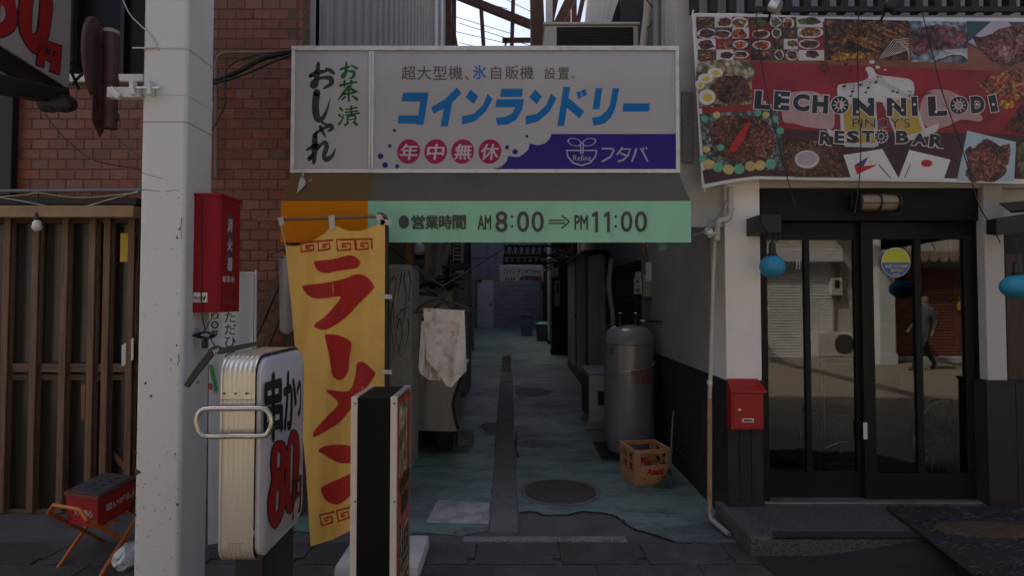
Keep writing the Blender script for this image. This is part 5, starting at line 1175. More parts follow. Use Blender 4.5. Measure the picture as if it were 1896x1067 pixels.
for k in range(len(ps)):
    if k % 2:
        for j in range(10): p = mb.v[k * 10 + j]; mb.v[k * 10 + j] = ps[k] + (p - ps[k]) * .82
mb.build('flexible_hose', m_pvc, dp, 60)
MB().tube([P(1314, 738, yp), P(1314, 950, yp)], .0165, 10).build('lower_pipe', mat('pvc_rusty', (.34, .22, .12), .55, var=.2, vs=12, dirt=.5, dcol=(.2, .1, .05), ds=9), dp, 50)
e1 = P(1314, 950, yp); e2_ = G(1351, 1000); e2_.z = .03
MB().tube([e1, Vector((e1.x + .005, e1.y - .02, .06)), Vector((e2_.x, e2_.y, .03))], .0175, 12).build('outlet_pipe', mat('pvc_grey', (.3, .3, .29), .5, dirt=.4), dp, 50)
for py in (708, 944): MB().tube([P(1314, py - 4, yp), P(1314, py + 4, yp)], .021, 12).build('clip', m_alu, dp, 50)
cable('thin_cable', 'thin cable strung from awning end to cream drain pipe', [P(1279, 380, -.4), P(1300, 392, -.25), P(1322, 406, -.1)], .004, m_cable_white)
cable('thin_cable', 'grey stay wire under awning end beside cream drain pipe', [P(1281, 437, -.4), P(1305, 428, -.25), P(1326, 416, -.1)], .004, mat('grey_wire', (.2, .19, .18), .5))
cable('thin_cable', 'diagonal thin cable up from drain elbow beside cream pillar', [P(1320, 412, -.09), P(1338, 385, -.07), P(1354, 356, -.05)], .003, mat('grey_wire', (.2, .19, .18), .5))
sp = P(1315, 437, -.12); spt = thing('corner_spotlight', 'small pale spotlight under drain elbow at the alley corner', 'spotlight', tuple(sp))
MB().lathe(sp, [(.012, 0), (.03, .01), (.032, .05), (.02, .065)], 14, axis=(-.4, -.5, .5)).build('housing', m_alu_white, spt, 40)
MB().tube([sp, P(1326, 430, yp)], .008, 8).build('stem', m_alu_white, spt)
# ================================================================ printed food banner
YBn = -.13
def by(px, py): return YBn + .006 * math.sin(px * .03 + py * .01) + .005 * math.sin(px * .011 - py * .02) - .012 * max(0, 1 - abs(py - 340) / 40) * max(0, 1 - abs(px - 1310) / 80)
zB = lambda x, y: (1240 + x / 2.89, y / 2.89)
bs = lambda x, y: P(x, y, by(x, y))
fb = thing('food_banner', 'large printed restaurant banner with food photos hung over the doors', 'banner', tuple(bs(1600, 340)))
XB = 2150
def bmap(u, v, m=0):
    xl = 118 + 55 * v; x = xl + (XB - xl) * u
    top = poly_at([(0, 68), (350, 68), (800, 88), (1300, 90), (XB, 95)], x); bot = poly_at([(0, 1010), (175, 1008), (330, 975), (460, 958), (900, 965), (1400, 972), (XB, 990)], x)
    return x, top * (1 - v) + bot * v
def bsurf(u, v): p = zB(*bmap(u, v)); return bs(*p)
MB().grid(bsurf, 60, 24).build('sheet', mat('banner_vinyl', (.62, .61, .62), .45, var=.04), fb, 60, fixn=False)
def photo(pts, m, d=.003, nm='photo_print', smooth=0, rag=0):
    if smooth:
        pts = [(p.x + rnd.uniform(-rag, rag), p.y + rnd.uniform(-rag, rag)) for p in crom([Vector((x, y, 0)) for x, y in pts], 5, True)]
    i = Ink(bs, d=d, tr=zB); i.poly(pts); return i.build(nm, m, fb, cut=18)
def inset(u0, u1, v0, v1, m, d, nm):
    i = Ink(bs, d=d); n = 24; t = [zB(*bmap(u0 + (u1 - u0) * k / n, v0)) for k in range(n + 1)] + [zB(*bmap(u0 + (u1 - u0) * k / n, v1)) for k in range(n, -1, -1)]
    i.poly(t); return i.build(nm, m, fb, cut=18)
m_bred = mat('banner_red_print', (.25, .014, .02), .4, var=.35, vs=4); m_bdk = mat('banner_dark_print', (.05, .014, .014), .4, var=.4, vs=4)
inset(.012, 1, .03, .965, m_bred, .0025, 'red_ground')
photo([(150, 318), (1900, 385), (2140, 400), (2140, 330), (1600, 240), (150, 240)], mat('banner_plank_print', (.22, .075, .032), .4, var=.3, vs=5), .0032)
i = Ink(bs, d=.0032); i.poly([zB(175, 915), zB(600, 690), zB(1000, 700), zB(1900, 720), zB(2140, 700), zB(2140, 960), zB(900, 948), zB(460, 942), zB(330, 958), zB(186, 985)]); i.build('dark_ground', m_bdk, fb, cut=18)
f_curry = foodmat('food_curry', [(.03, .012, .008), (.2, .05, .02), (.4, .16, .05), (.5, .32, .16), (.12, .14, .03)], 45)
f_green = foodmat('food_green', [(.015, .03, .012), (.06, .12, .03), (.2, .14, .05), (.1, .04, .02), (.4, .38, .3)], 50)
f_dark = foodmat('food_dark', [(.01, .006, .006), (.08, .02, .012), (.2, .06, .03), (.05, .03, .02), (.33, .2, .12)], 45)
f_red = foodmat('food_red', [(.04, .008, .006), (.25, .03, .015), (.42, .1, .03), (.5, .28, .1), (.12, .03, .02)], 40)
f_grill = foodmat('food_grill', [(.012, .008, .007), (.05, .02, .014), (.1, .035, .015), (.3, .13, .045), (.012, .009, .008)], 42)
f_skew = foodmat('food_skewer', [(.05, .03, .045), (.15, .04, .035), (.3, .07, .06), (.2, .16, .22), (.08, .04, .05)], 30)
f_meat = foodmat('food_meat', [(.02, .008, .008), (.1, .02, .014), (.2, .045, .03), (.36, .17, .1), (.03, .01, .008)], 55)
f_egg = foodmat('food_noodle', [(.1, .06, .02), (.35, .22, .07), (.55, .42, .2), (.18, .09, .03), (.06, .03, .02)], 35)
m_plate = mat('plate_print', (.55, .53, .52), .4); m_blk2 = mat('shade_print', (.05, .035, .03), .4, var=.5, vs=9)
cells = {m: Ink(bs, d=.0052, tr=zB) for m in (f_curry, f_green, f_dark, f_red)}; bgs = {m: Ink(bs, d=.004, tr=zB) for m in (f_green, f_dark, m_plate, m_blk2, m_bred)}; pl = Ink(bs, d=.0046, tr=zB)
ks = list(cells); kb2 = list(bgs)
ws = [100, 92, 90, 112, 70, 75, 140]
for r in range(4):
    x = 140 + r * 3
    for cI, w_ in enumerate(ws):
        y0, y1 = 88 + 59 * r + (0 if cI < 3 else 2), 146 + 59 * r; x0, x1 = x, min(x + w_ - 2, 824); x += w_
        k = (r * 7 + cI * 3) % 5; bgs[kb2[(r * 3 + cI * 2 + r // 2) % 5]].poly([(x0, y0), (x1, y0), (x1, y1), (x0, y1)])
        cx, cy = (x0 + x1) / 2 + rnd.uniform(-12, 12), (y0 + y1) / 2 + rnd.uniform(-7, 8); rx, ry = (x1 - x0) * rnd.uniform(.36, .58), (y1 - y0) * rnd.uniform(.36, .6)
        wob = [rnd.uniform(.75, 1.1) for _ in range(16)]; e_ = lambda kx, nn=16: [(min(max(cx + rx * kx * (wob[j] if kx < 1 else 1) * math.cos(2 * math.pi * j / nn), x0), x1), min(max(cy + ry * kx * (wob[j] if kx < 1 else 1) * math.sin(2 * math.pi * j / nn), y0), y1)) for j in range(nn)]
        if (r + cI) % 3: pl.poly(e_(1))
        cells[ks[rnd.randrange(4)]].poly(e_(.86))
for m, a in list(bgs.items()) + list(cells.items()):
    if a.v: a.build('photo_print', m, fb, cut=18, split=True)
pl.build('photo_print', m_plate, fb, cut=18, split=True)
photo([(826, 98), (1280, 110), (1280, 322), (826, 320)], f_grill, .004)
i = Ink(bs, d=.0055, tr=zB)
for k in range(22):
    x = 930 + rnd.random() * 320; y = 120 + rnd.random() * 110; a = rnd.uniform(.1, .6); l = rnd.uniform(60, 110); i.line([(x, y), (x + l * .5, y + l * .22 + 6), (min(x + l, 1276), y + l * .5)], 5, 3, 3)
i.build('photo_print', foodmat('sausage_print', [(.12, .03, .015), (.35, .13, .04), (.5, .27, .1)], 60), fb, cut=18)
i = Ink(bs, d=.0062, tr=zB)
for k in range(9): i.line([(1120 + 12 * k, 318 - 4 * k), (1190 + 11 * k, 215 + 6 * k), (1276, 205 + 14 * k)], .9)
for k in range(8): i.line([(1400 + 20 * k, 330 - 8 * k), (1470 + 15 * k, 270 + 4 * k), (1590, 262 + 8 * k)], 1.3)
sticks = i
photo([(1284, 112), (1586, 115), (1594, 335), (1290, 330)], foodmat('foil_print', [(.06, .07, .09), (.2, .24, .3), (.3, .34, .4), (.1, .06, .06)], 22), .004)
photo([(1300, 200), (1350, 150), (1450, 130), (1560, 160), (1575, 230), (1480, 260), (1400, 270), (1320, 300), (1292, 260)], f_skew, .0052, smooth=2, rag=7)
sticks.build('photo_print', m_white_print, fb)
photo([(860, 300), (900, 280), (1000, 285), (1120, 285), (1100, 316), (950, 318), (866, 316)], foodmat('ember_print', [(.1, .01, .005), (.5, .12, .01), (.65, .45, .06), (.3, .03, .01)], 40), .0056, smooth=2, rag=5)
photo([(1588, 112), (2140, 120), (2140, 330), (1760, 330), (1594, 232)], mat('teal_dark_print', (.03, .06, .055), .4, var=.4), .004)
photo([(1594, 225), (1720, 112), (1800, 112), (1890, 190), (1780, 330)], mat('pale_cloth_print', (.4, .37, .42), .4, var=.12, vs=5), .0048)
photo([(1620, 205), (1700, 185), (1860, 130), (1990, 160), (2050, 260), (1900, 330), (1780, 345), (1680, 280)], f_meat, .0056, smooth=2, rag=7)
i = Ink(bs, d=.0064, tr=zB); i.ell(1795, 290, 44, 46, n=20); i.ell(1885, 215, 40, 36, n=20); i.build('photo_print', foodmat('slice_print', [(.3, .1, .1), (.45, .2, .18), (.35, .25, .27)], 40), fb, cut=18, split=True)
# left column photos
photo([(148, 330), (435, 325), (440, 556), (156, 580)], f_egg, .004); photo([(146, 360), (220, 325), (330, 322), (435, 330), (437, 420), (300, 480), (160, 500)], foodmat('rice_photo', [(.3, .28, .24), (.5, .45, .33), (.25, .18, .08), (.4, .3, .12)], 25), .0048, smooth=2, rag=5)
photo([(230, 440), (300, 400), (410, 430), (420, 520), (330, 560), (220, 500)], f_dark, .0054, smooth=2, rag=7)
ew = Ink(bs, d=.006, tr=zB); ey = Ink(bs, d=.0068, tr=zB)
for x, y, rx, ry in ((242, 388, 42, 24), (190, 420, 40, 26), (160, 452, 26, 26), (198, 520, 46, 42)):
    ew.poly([(x + rx * math.cos(t), y + ry * math.sin(t)) for t in [k * .35 for k in range(18)]]); ey.poly([(x + 4 + rx * .55 * math.cos(t), y + 3 + ry * .55 * math.sin(t)) for t in [k * .35 for k in range(18)]])
ew.build('photo_print', m_white_print, fb, cut=18, split=True); ey.build('photo_print', mat('yolk_print', (.62, .42, .04), .4), fb, cut=18, split=True)
photo([(158, 610), (575, 585), (620, 912), (185, 900)], foodmat('kale_print', [(.01, .012, .012), (.04, .06, .05), (.25, .28, .28), (.03, .035, .03), (.15, .1, .08)], 40), .004)
photo([(240, 650), (320, 620), (420, 625), (520, 660), (560, 760), (520, 840), (420, 870), (300, 850), (225, 760)], f_meat, .0052, smooth=2, rag=7)
gc = [Ink(bs, d=.006, tr=zB) for _ in range(2)]
for k, (x, y) in enumerate(((185, 635), (250, 615), (470, 605), (512, 615), (560, 640), (208, 880), (258, 895), (313, 908), (370, 905), (430, 890), (482, 885), (538, 878), (195, 800), (175, 850), (590, 700), (270, 790))): gc[(0, 1, 0, 1, 0, 1, 0, 1, 0, 1, 1, 0, 1, 0, 0, 0)[k]].ell(x, y, 29 if y > 850 else 20, 27 if y > 850 else 18, n=16)
for g_, m in zip(gc, (mat('green_ball_print', (.1, .36, .22), .4, var=.25, vs=20), mat('yellow_ball_print', (.5, .38, .14), .4, var=.25, vs=20))):
    g_.build('photo_print', m, fb, cut=18, split=True)
i = Ink(bs, d=.0064, tr=zB); i.poly([(330, 770), (410, 660), (430, 660), (395, 740), (350, 810), (320, 812)], 2); i.build('photo_print', m_red_print, fb)
# middle plate with dip
photo([(610, 740), (900, 760), (930, 950), (680, 948), (620, 880)], f_grill, .0042)
i = Ink(bs, d=.0052, tr=zB)
for k in range(26):
    a = k * .2417; i.line([(732 + 62 * math.cos(a), 855 + 48 * math.sin(a)), (732 + (120 + 25 * (k % 3)) * math.cos(a), min(855 + (80 + 12 * (k % 3)) * math.sin(a), 948))], 5)
i.build('photo_print', foodmat('roll_print', [(.06, .025, .015), (.18, .08, .045), (.28, .14, .08)], 70), fb, cut=18)
i = Ink(bs, d=.006, tr=zB); i.poly([(732 + 65 * math.cos(k * .3), 853 + 48 * math.sin(k * .3)) for k in range(21)]); i.build('photo_print', m_plate, fb, cut=18)
i = Ink(bs, d=.0068, tr=zB); i.poly([(732 + 55 * math.cos(k * .3), 850 + 38 * math.sin(k * .3)) for k in range(21)]); i.build('photo_print', mat('dip_print', (.4, .33, .36), .4), fb, cut=18)
# beer mugs, foam and hands
m_hand = mat('hand_print', (.42, .26, .25), .4, var=.12, vs=8)
photo([(600, 560), (640, 500), (720, 488), (800, 500), (870, 560), (880, 650), (860, 690), (740, 680), (660, 660), (608, 650)], m_hand, .0042, smooth=2); photo([(1340, 560), (1380, 490), (1470, 480), (1560, 520), (1660, 610), (1660, 650), (1560, 640), (1480, 675), (1400, 690), (1345, 640)], m_hand, .0042, smooth=2)
m_beer = mat('beer_print', (.42, .28, .03), .4, var=.15, vs=6); m_mugw = mat('mug_print', (.5, .47, .45), .4)
photo([(905, 500), (1100, 510), (1115, 780), (1090, 790), (935, 785), (915, 740)], m_mugw, .0046); photo([(1125, 520), (1300, 500), (1370, 700), (1370, 730), (1215, 770), (1195, 700)], m_mugw, .0046)
photo([(835, 680), (905, 720), (905, 745), (850, 725)], m_mugw, .0046); photo([(1355, 690), (1440, 660), (1430, 700), (1370, 735)], m_mugw, .0046)
photo([(922, 545), (1085, 545), (1098, 765), (940, 765)], m_beer, .0052); photo([(1150, 545), (1290, 525), (1350, 700), (1225, 742), (1205, 690)], m_beer, .0052)
photo([(895, 470), (910, 452), (1000, 440), (1060, 415), (1045, 370), (1060, 358), (1085, 365), (1110, 400), (1200, 412), (1290, 430), (1305, 490), (1280, 530), (1200, 525), (1150, 548), (1110, 545), (1060, 560), (1000, 545), (940, 560), (900, 520)], mat('foam_print', (.58, .55, .55), .4), .0058, smooth=2)
i = Ink(bs, d=.0058, tr=zB)
for x, y, r in ((1080, 332, 15), (1110, 360, 12), (1150, 374, 7)): i.poly([(x + r * math.cos(k * .5), y + r * .7 * math.sin(k * .5)) for k in range(13)])
i.build('photo_print', mat('foam_print', (0, 0, 0)), fb, split=True)
# music notes
i = Ink(bs, d=.0066, tr=zB)
for k in range(4): i.line([(915, 455 + 9 * k), (1010, 440 + 9 * k), (1110, 420 + 9 * k), (1200, 470 + 8 * k), (1290, 508 + 5 * k), (1400, 490 + 3 * k)], .5, smooth=4)
def note(x, y, s=1): i.poly([(x + 10 * s * math.cos(k), y + 7 * s * math.sin(k)) for k in (0, .8, 1.6, 2.4, 3.1, 3.9, 4.7, 5.5)]); i.line([(x + 9 * s, y), (x + 9 * s, y - 40 * s)], .8)
for x, y, s in ((930, 462, 1), (975, 490, .9), (1018, 455, 1), (1060, 470, .9), (1100, 440, 1), (1045, 495, .8), (965, 515, .8), (1190, 490, .8), (1215, 495, .7), (1280, 515, .7), (940, 345, .9), (965, 375, .8), (900, 330, .7)): note(x, y, s)
i.line([(1100, 410), (1135, 413)], 1.6); i.line([(1268, 488), (1292, 492)], 1.4); i.line([(800, 330), (835, 340), (845, 365), (820, 380), (800, 360), (820, 345)], 1.4, smooth=4); i.line([(815, 325), (832, 400)], 1.2); i.build('music_notes', m_black_print, fb)
# titles: white outline, then black letters along an arc
def title(chars, d, bold, grow, m, nm):
    i = Ink(bs, d=d, tr=zB)
    for c, x0, y0, x1, y1, rot in chars: i.text(c, x0 - grow, y0 - grow, x1 + grow, y1 + grow, bold, rot=rot)
    return i.build(nm, m, fb, cut=18, split=True)
T1 = [('L', 452, 488, 540, 585, .08), ('E', 556, 490, 640, 590, .06), ('C', 656, 503, 745, 597, .05), ('H', 760, 510, 845, 608, .05), ('O', 860, 515, 955, 610, 0), ('N', 975, 525, 1090, 622, .0), ('N', 1158, 525, 1262, 622, 0), ('I', 1290, 518, 1322, 622, -.04), ('L', 1378, 515, 1478, 622, -.06), ('O', 1494, 517, 1590, 612, -.06), ('D', 1606, 515, 1680, 606, -.08), ('I', 1706, 510, 1746, 600, -.2)]
T2 = [('R', 800, 706, 865, 775, .1), ('E', 878, 700, 932, 768, .05), ('S', 942, 700, 1010, 765, .03), ('T', 1024, 700, 1090, 762, 0), ('O', 1092, 696, 1162, 764, 0), ('B', 1206, 700, 1275, 768, 0), ('A', 1290, 715, 1375, 778, .05), ('R', 1385, 720, 1465, 790, .1)]
m_ow = mat('outline_white', (.58, .55, .55), .4); 
for T, b1, b2 in ((T1, .1, .06), (T2, .1, .05)):
    title(T, .0072, b1, 4.5, m_ow, 'title_outline'); title(T, .0084, b2, 0, m_black_print, 'title_lettering')
i = Ink(bs, d=.0095, tr=zB)
for x, y in ((505, 548), (585, 510), (585, 570), (802, 530), (802, 590), (1000, 600), (1060, 560), (1190, 560), (1240, 590), (1305, 560), (1420, 600), (1640, 560), (1725, 560)): i.poly([(x + 8 * math.cos(k), y + 8 * math.sin(k)) for k in (0, 1, 2, 3, 4, 5)])
for cx, cy in ((907, 563), (1542, 565), (1127, 730)):
    for k in range(10): a = k * .628; i.line([(cx + 24 * math.cos(a), cy + 24 * math.sin(a)), (cx + 38 * math.cos(a), cy + 38 * math.sin(a))], 1.6)
i.build('title_ornament', m_ow, fb)
i = Ink(bs, d=.0072, tr=zB); i.text("PINOY'S", 972, 632, 1285, 686, .012); i.build('small_title_outline', m_ow, fb, cut=18)
i = Ink(bs, d=.0084, tr=zB); i.text("PINOY'S", 974, 634, 1283, 684, -.006); i.build('small_title', m_black_print, fb, cut=18)
# flag cards and right hand photos
photo([(928, 830), (1135, 797), (1222, 952), (970, 958)], m_paper, .0042); photo([(1280, 802), (1500, 855), (1462, 965), (1222, 955)], m_paper, .0042)
photo([(985, 885), (1062, 838), (1036, 888)], mat('flag_blue', (.02, .04, .2), .4), .005); photo([(1036, 888), (1110, 882), (1000, 935), (985, 885)], m_red_print, .005); photo([(1062, 838), (1105, 850), (1112, 882), (1036, 888)], m_white_print, .005)
i = Ink(bs, d=.0056, tr=zB); i.line([(1115, 880), (1178, 952)], 1.6); i.line([(1285, 880), (1255, 952)], 1.6); i.build('flag_stick', m_black_print, fb)
i = Ink(bs, d=.0056, tr=zB); i.poly([(1070 + 9 * math.cos(k), 866 + 9 * math.sin(k)) for k in (0, 1, 2, 3, 4, 5)]); i.build('flag_sun', mat('yolk_print', (0, 0, 0)), fb)
i = Ink(bs, d=.0056, tr=zB); i.poly([(1372 + 30 * math.cos(k * .4), 874 + 20 * math.sin(k * .4)) for k in range(16)]); i.build('flag_disc', m_red_print, fb)
photo([(1590, 700), (1850, 760), (1840, 970), (1535, 965)], mat('pale_blue_print', (.36, .46, .52), .4, var=.12, vs=6), .0042)
photo([(1640, 780), (1690, 735), (1760, 780), (1815, 770), (1800, 890), (1760, 960), (1600, 966), (1590, 880), (1580, 800)], f_meat, .0052, smooth=2, rag=7)
photo([(1640, 440), (1760, 390), (1900, 370), (2100, 400), (2100, 520), (1900, 540), (1780, 520), (1690, 500)], f_red, .0046, smooth=2, rag=7)
photo([(1760, 545), (1830, 540), (1850, 570), (1780, 585)], foodmat('ember_print', []) if 'ember_print' in MATS else f_red, .0052, smooth=2, rag=7)
photo([(1790, 690), (1880, 560), (2140, 480), (2140, 730), (1860, 710)], f_dark, .005); photo([(1850, 790), (1900, 755), (2140, 750), (2140, 970), (1870, 950)], f_green, .0046)
# ties at the corners
for a, b in (((1281, 30), (1284, 18)), ((1304, 344), (1305, 356))): MB().tube([bs(*a), P(*b, YBn)], .006, 6).build('corner_tie', m_white_plastic, fb)
# cables hanging over the banner
for lab, pts in (('left black cable hanging down across the food banner', [(1400, 10), (1402, 60), (1412, 130), (1428, 210), (1445, 280), (1462, 345), (1474, 388)]), ('middle black cable hanging down across the food banner', [(1590, 10), (1588, 90), (1590, 190), (1594, 260), (1591, 335), (1582, 395)]), ('right black cable hanging down across the food banner', [(1705, 12), (1722, 80), (1745, 170), (1780, 270), (1802, 345), (1815, 385), (1840, 425), (1852, 450)])):
    cable('hanging_cable', lab, [P(x, y, YBn - .05) for x, y in pts], .0035, m_cable, 6, 8)
for k, (px, lab) in enumerate(((1424, 'pale clip lamp on louvre above left part of food banner'), (1640, 'black clip lamp on louvre above middle of food banner'))):
    c = P(px, 8, -.3); t = thing('clip_lamp', lab, 'lamp', tuple(c))
    MB().lathe(c, [(.015, 0), (.035, .01), (.045, .06), (.042, .075)], 16, axis=(.5, -.4, -.4)).build('shade', m_blackmetal if k else m_alu, t, 40); MB().tube([c, c + Vector((.05, .1, -.02)), c + Vector((.08, .19, -.03))], .008, 8).build('arm', m_blackmetal, t)
    MB().tube([c + Vector((.07, .17, -.02)) + Vector((.03 * math.cos(a), 0, .03 * math.sin(a))) for a in (0, 1, 2, 3, 4, 5, 6)], .003, 5).build('coil', m_cable_white, t)
# ================================================================ alley: left wall and what stands there
lw = thing('left_alley_wall', 'grey ribbed metal siding wall along the alley left side', 'wall', (XL, 6, 0))
mb = MB(); n = 0; ys_ = []; y = .2; 
while y < 10.3: ys_ += [(y, 0), (y + .02, .022), (y + .06, .022), (y + .08, 0)]; y += .3
mb.v = []; mb.add([Vector((XL + d, yy, z)) for yy, d in ys_ for z in (3.0, HB)], [(2 * k, 2 * k + 1, 2 * k + 3, 2 * k + 2) for k in range(len(ys_) - 1)]); mb.build('upper_siding', m_siding, lw, fixn=False)
mb = MB(); mb.box(XL - .02, XL, .42, YE, 0, 3.0); mb.box(XL - .02, XL, 10.2, YE, 3.0, 8.0); mb.build('lower_wall', mat('dim_plaster', (.13, .125, .12), .8, var=.2, dirt=.5), lw)
MB().box(XL - .0, XL + .03, .2, YE, 2.98, 3.05).build('flashing', m_rust, lw)
for Yp, lab, r in ((6.6, 'front white downpipe on the ribbed siding above laundry sign', .04), (7.5, 'rear white downpipe on the ribbed siding above laundry sign', .035)):
    d_ = thing('downpipe', lab, 'pipe', (XL + .1, Yp, 2.7), 'white downpipes'); MB().tube([(XL + .075, Yp, 2.7), (XL + .075, Yp, HB - .3)], r, 12).build('pipe', m_white_plastic, d_, 50)
    for zz in (3.4, 4.6, 5.6): MB().box(XL + .022, XL + .075, Yp - .02, Yp + .02, zz, zz + .02).build('clip', m_alu, d_)
# steel frame over the alley, open to the sky
sfm = thing('roof_frame', 'rusty open steel roof frame over the alley against the sky', 'frame', (0, 10, gz(10)))
YR = 10.0
def sb(a, b, w_, h_, ya=YR, yb=None, m=m_rust): MB().beam(P(*a, ya), P(*b, ya if yb is None else yb), w_, h_, .004).build('beam', m, sfm)
sb((820, -40), (846, 110), .22, .16, 9); sb((835, -14), (990, 48), .16, .18); sb((888, -30), (897, 110), .1, .12); sb((951, -30), (947, 110), .1, .12)
sb((930, 74), (985, 74), .06, .12); sb((936, 72), (936, 110), .05, .06); sb((992, -30), (998, 110), .3, .3, 8.8)
sb((1030, -10), (1018, 50), .12, .14, 9.2); sb((1060, -10), (1030, 52), .16, .2, 8); sb((1050, 0), (1048, 44), .05, .05); sb((1085, -30), (1066, 60), .08, .1, 8)
MB().box(P(1017, 0, 8.6).x - .09, P(1017, 0, 8.6).x + .06, 8.4, 8.5, 3, P(0, -40, 8.4).z).build('plate', m_white_paint, sfm)
for a, b in (((842, 30), (948, 62)), ((845, 58), (940, 80)), ((850, 78), (905, 92)), ((930, -5), (985, 22)), ((900, 5), (940, 16)), ((850, 42), (985, 85))): MB().tube([P(*a, YR + .3), P(*b, YR + .3)], .009, 5).build('wire', m_cable, sfm)
MB().box(P(992, 0, 8.8).x - .13, P(992, 0, 8.8).x - .07, 8.7, 8.76, 3, P(0, -40, 8.8).z).build('strip', mat('pipe_grey', (.2, .2, .22), .4), sfm)
for xx in (XL + .08, XR - .1):
    MB().beam((xx, 8.8, gz(8.8)), (xx, 8.8, P(990, -40, 8.8).z), .12, .12).build('post', m_rust, sfm)
    MB().beam((xx, YR, gz(YR)), (xx, YR, P(990, -20, YR).z), .1, .1).build('post', m_rust, sfm)
# outdoor unit on top right behind the sign, and clutter beside it
ya = .9
au = thing('rooftop_ac_unit', 'beige air conditioner outdoor unit standing behind the laundry sign', 'air conditioner', (P(1090, 90, ya).x, ya, P(1090, 130, ya).z))
a0, a1 = P(1008, 130, ya), P(1182, 44, ya)
MB().box(a0.x, a1.x, ya, ya + .3, a0.z, a1.z - .012, .01).build('casing', m_pvc, au); MB().box(a0.x - .01, a1.x + .01, ya - .02, ya + .32, a1.z - .011, a1.z + .012, .006).build('top_cover', m_beige, au)
g0, g1 = P(1031, 130, ya), P(1172, 50, ya); MB().box(g0.x, g1.x, ya - .006, ya - .001, g0.z, g1.z).build('grille_back', m_dark_interior, au)
for k in range(16): z = g0.z + (g1.z - g0.z) * (k + .5) / 16; MB().box(g0.x, g1.x, ya - .014, ya - .007, z - .003, z + .003).build('grille_fin', m_blackmetal, au)
shf = thing('unit_shelf', 'steel shelf frame carrying the outdoor unit behind laundry sign', 'shelf', (a0.x, ya, a0.z - .1)); MB().box(P(985, 0, ya).x, XR - .005, ya - .05, ya + .4, a0.z - .05, a0.z - .001).build('shelf_plate', m_rust, shf); MB().beam((a0.x, ya + .35, a0.z - .05), (XR - .01, ya + .35, a0.z - .5), .04, .04).build('brace', m_rust, shf)
rc = thing('side_wall_panel', 'light grey corrugated panel on upper right alley wall', 'panel', (1.0, 3, 3.4))
pp = [P(1092, -30, 5.2), P(1150, -30, 2.6), P(1134, 60, 2.6), P(1080, 60, 5.2)]; nseg = 16; mb = MB()
vs_ = []
for k in range(nseg + 1):
    t = k / nseg; d = Vector((.018 if k % 2 else 0, 0, 0)); vs_ += [pp[0] * (1 - t) + pp[1] * t + d, pp[3] * (1 - t) + pp[2] * t + d]
mb.add(vs_, [(2 * k, 2 * k + 1, 2 * k + 3, 2 * k + 2) for k in range(nseg)]); mb.add([v + Vector((.05, 0, 0)) for v in vs_], [(2 * k, 2 * k + 1, 2 * k + 3, 2 * k + 2) for k in range(nseg)]); mb.build('sheet', mat('pale_sheet', (.42, .42, .42), .6, var=.2, vs=30, dirt=.4, streak=True), rc, fixn=False)
MB().beam(P(1163, -20, 2.4), P(1137, 60, 2.4), .2, .14).build('dark_beam', m_blackmetal, rc)
tag(MB().tube([P(1200, -20, .75), P(1199, 20, .75), P(1194, 60, .75), P(1187, 120, .75)], .034, 12, smooth=4).build('wall_duct', m_pvc, smooth=50), 'beige air conditioner duct rising behind right end of laundry sign', 'duct')
for px, r, m, lab in ((1216, .03, m_siding, 'grey upright pipe nearest the beige duct'), (1228, .022, m_beige, 'cream upright pipe between grey pipe and corner'), (1240, .014, m_blackmetal, 'thin dark slanted pipe by the cream corner')):
    tag(MB().tube([P(px + (8 if 'slant' in lab else 0), -20, .5), P(px - (6 if 'slant' in lab else 0), 130, .5)], r, 10).build('upright_pipe', m, smooth=50), lab, 'pipe')
cable('thin_black_cable', 'black cable hanging down the alley between duct and corner', [P(1190, -10, .6), P(1212, 20, .6), P(1208, 40, .6), P(1198, 52, .6)], .006, m_cable)
tag(MB().box(P(1150, 0, 2.2).x, XR - .01, 2.2, 2.3, 3.36, 5.2).build('dark_upper_wall', mat('dark_panel', (.06, .06, .065), .7, var=.2)), 'dark wall panel above alley right of the outdoor unit', 'panel')

# end of the alley
ew_ = thing('end_wall', 'pale blue-grey block wall closing the far end of alley', 'wall', (0, YE, gz(YE)))
mb = MB(); MB().box(XL - .3, XR + .3, YE, YE + .3, 0, 7.5).build('core', mat('end_mortar', (.13, .14, .16), .9), ew_)
m_blk = mat('block_blue', (.2, .215, .26), .75, var=.1, vs=4, rnd_obj=.1, dirt=.4, dcol=(.1, .11, .13), ds=2)
xa, xb = P(915, 560, YE).x, P(1000, 560, YE).x; bw_, bh_ = .4, .2
me_ = None
for r in range(14):
    k = 0; x = xa - (bw_ / 2 if r % 2 else 0)
    while x < xb:
        x0_, x1_ = max(x, xa), min(x + bw_ - .012, xb)
        if x1_ - x0_ > .05: MB().box(x0_, x1_, YE - .03, YE - .001, gz(YE) + r * bh_ + .01, gz(YE) + (r + 1) * bh_ - .004, .006).build('block', m_blk, ew_)
        x += bw_
fd = thing('far_door', 'pale grey steel door at the far end of alley', 'door', (P(897, 600, YE - .1).x, YE - .1, gz(YE)))
a, b = P(883, 608, YE - .08), P(913, 517, YE - .08)
MB().box(a.x, b.x, YE - .08, YE - .04, gz(YE) + .012, b.z, .006).build('leaf', mat('door_bluegrey', (.36, .39, .46), .5, var=.08, dirt=.3, dcol=(.2, .21, .25)), fd)
MB().box(a.x - .06, b.x + .05, YE - .07, YE - .032, b.z + .002, b.z + .08).build('frame', m_siding, fd); MB().box(b.x + .003, b.x + .05, YE - .07, YE - .032, gz(YE) + .01, b.z).build('frame', m_siding, fd)
MB().box(b.x - .12, b.x - .06, YE - .11, YE - .079, a.z + .95, a.z + 1.05).build('handle', m_blackmetal, fd); MB().box(a.x + .04, a.x + .2, YE - .13, YE - .079, b.z - .12, b.z - .04).build('closer', m_blackmetal, fd)
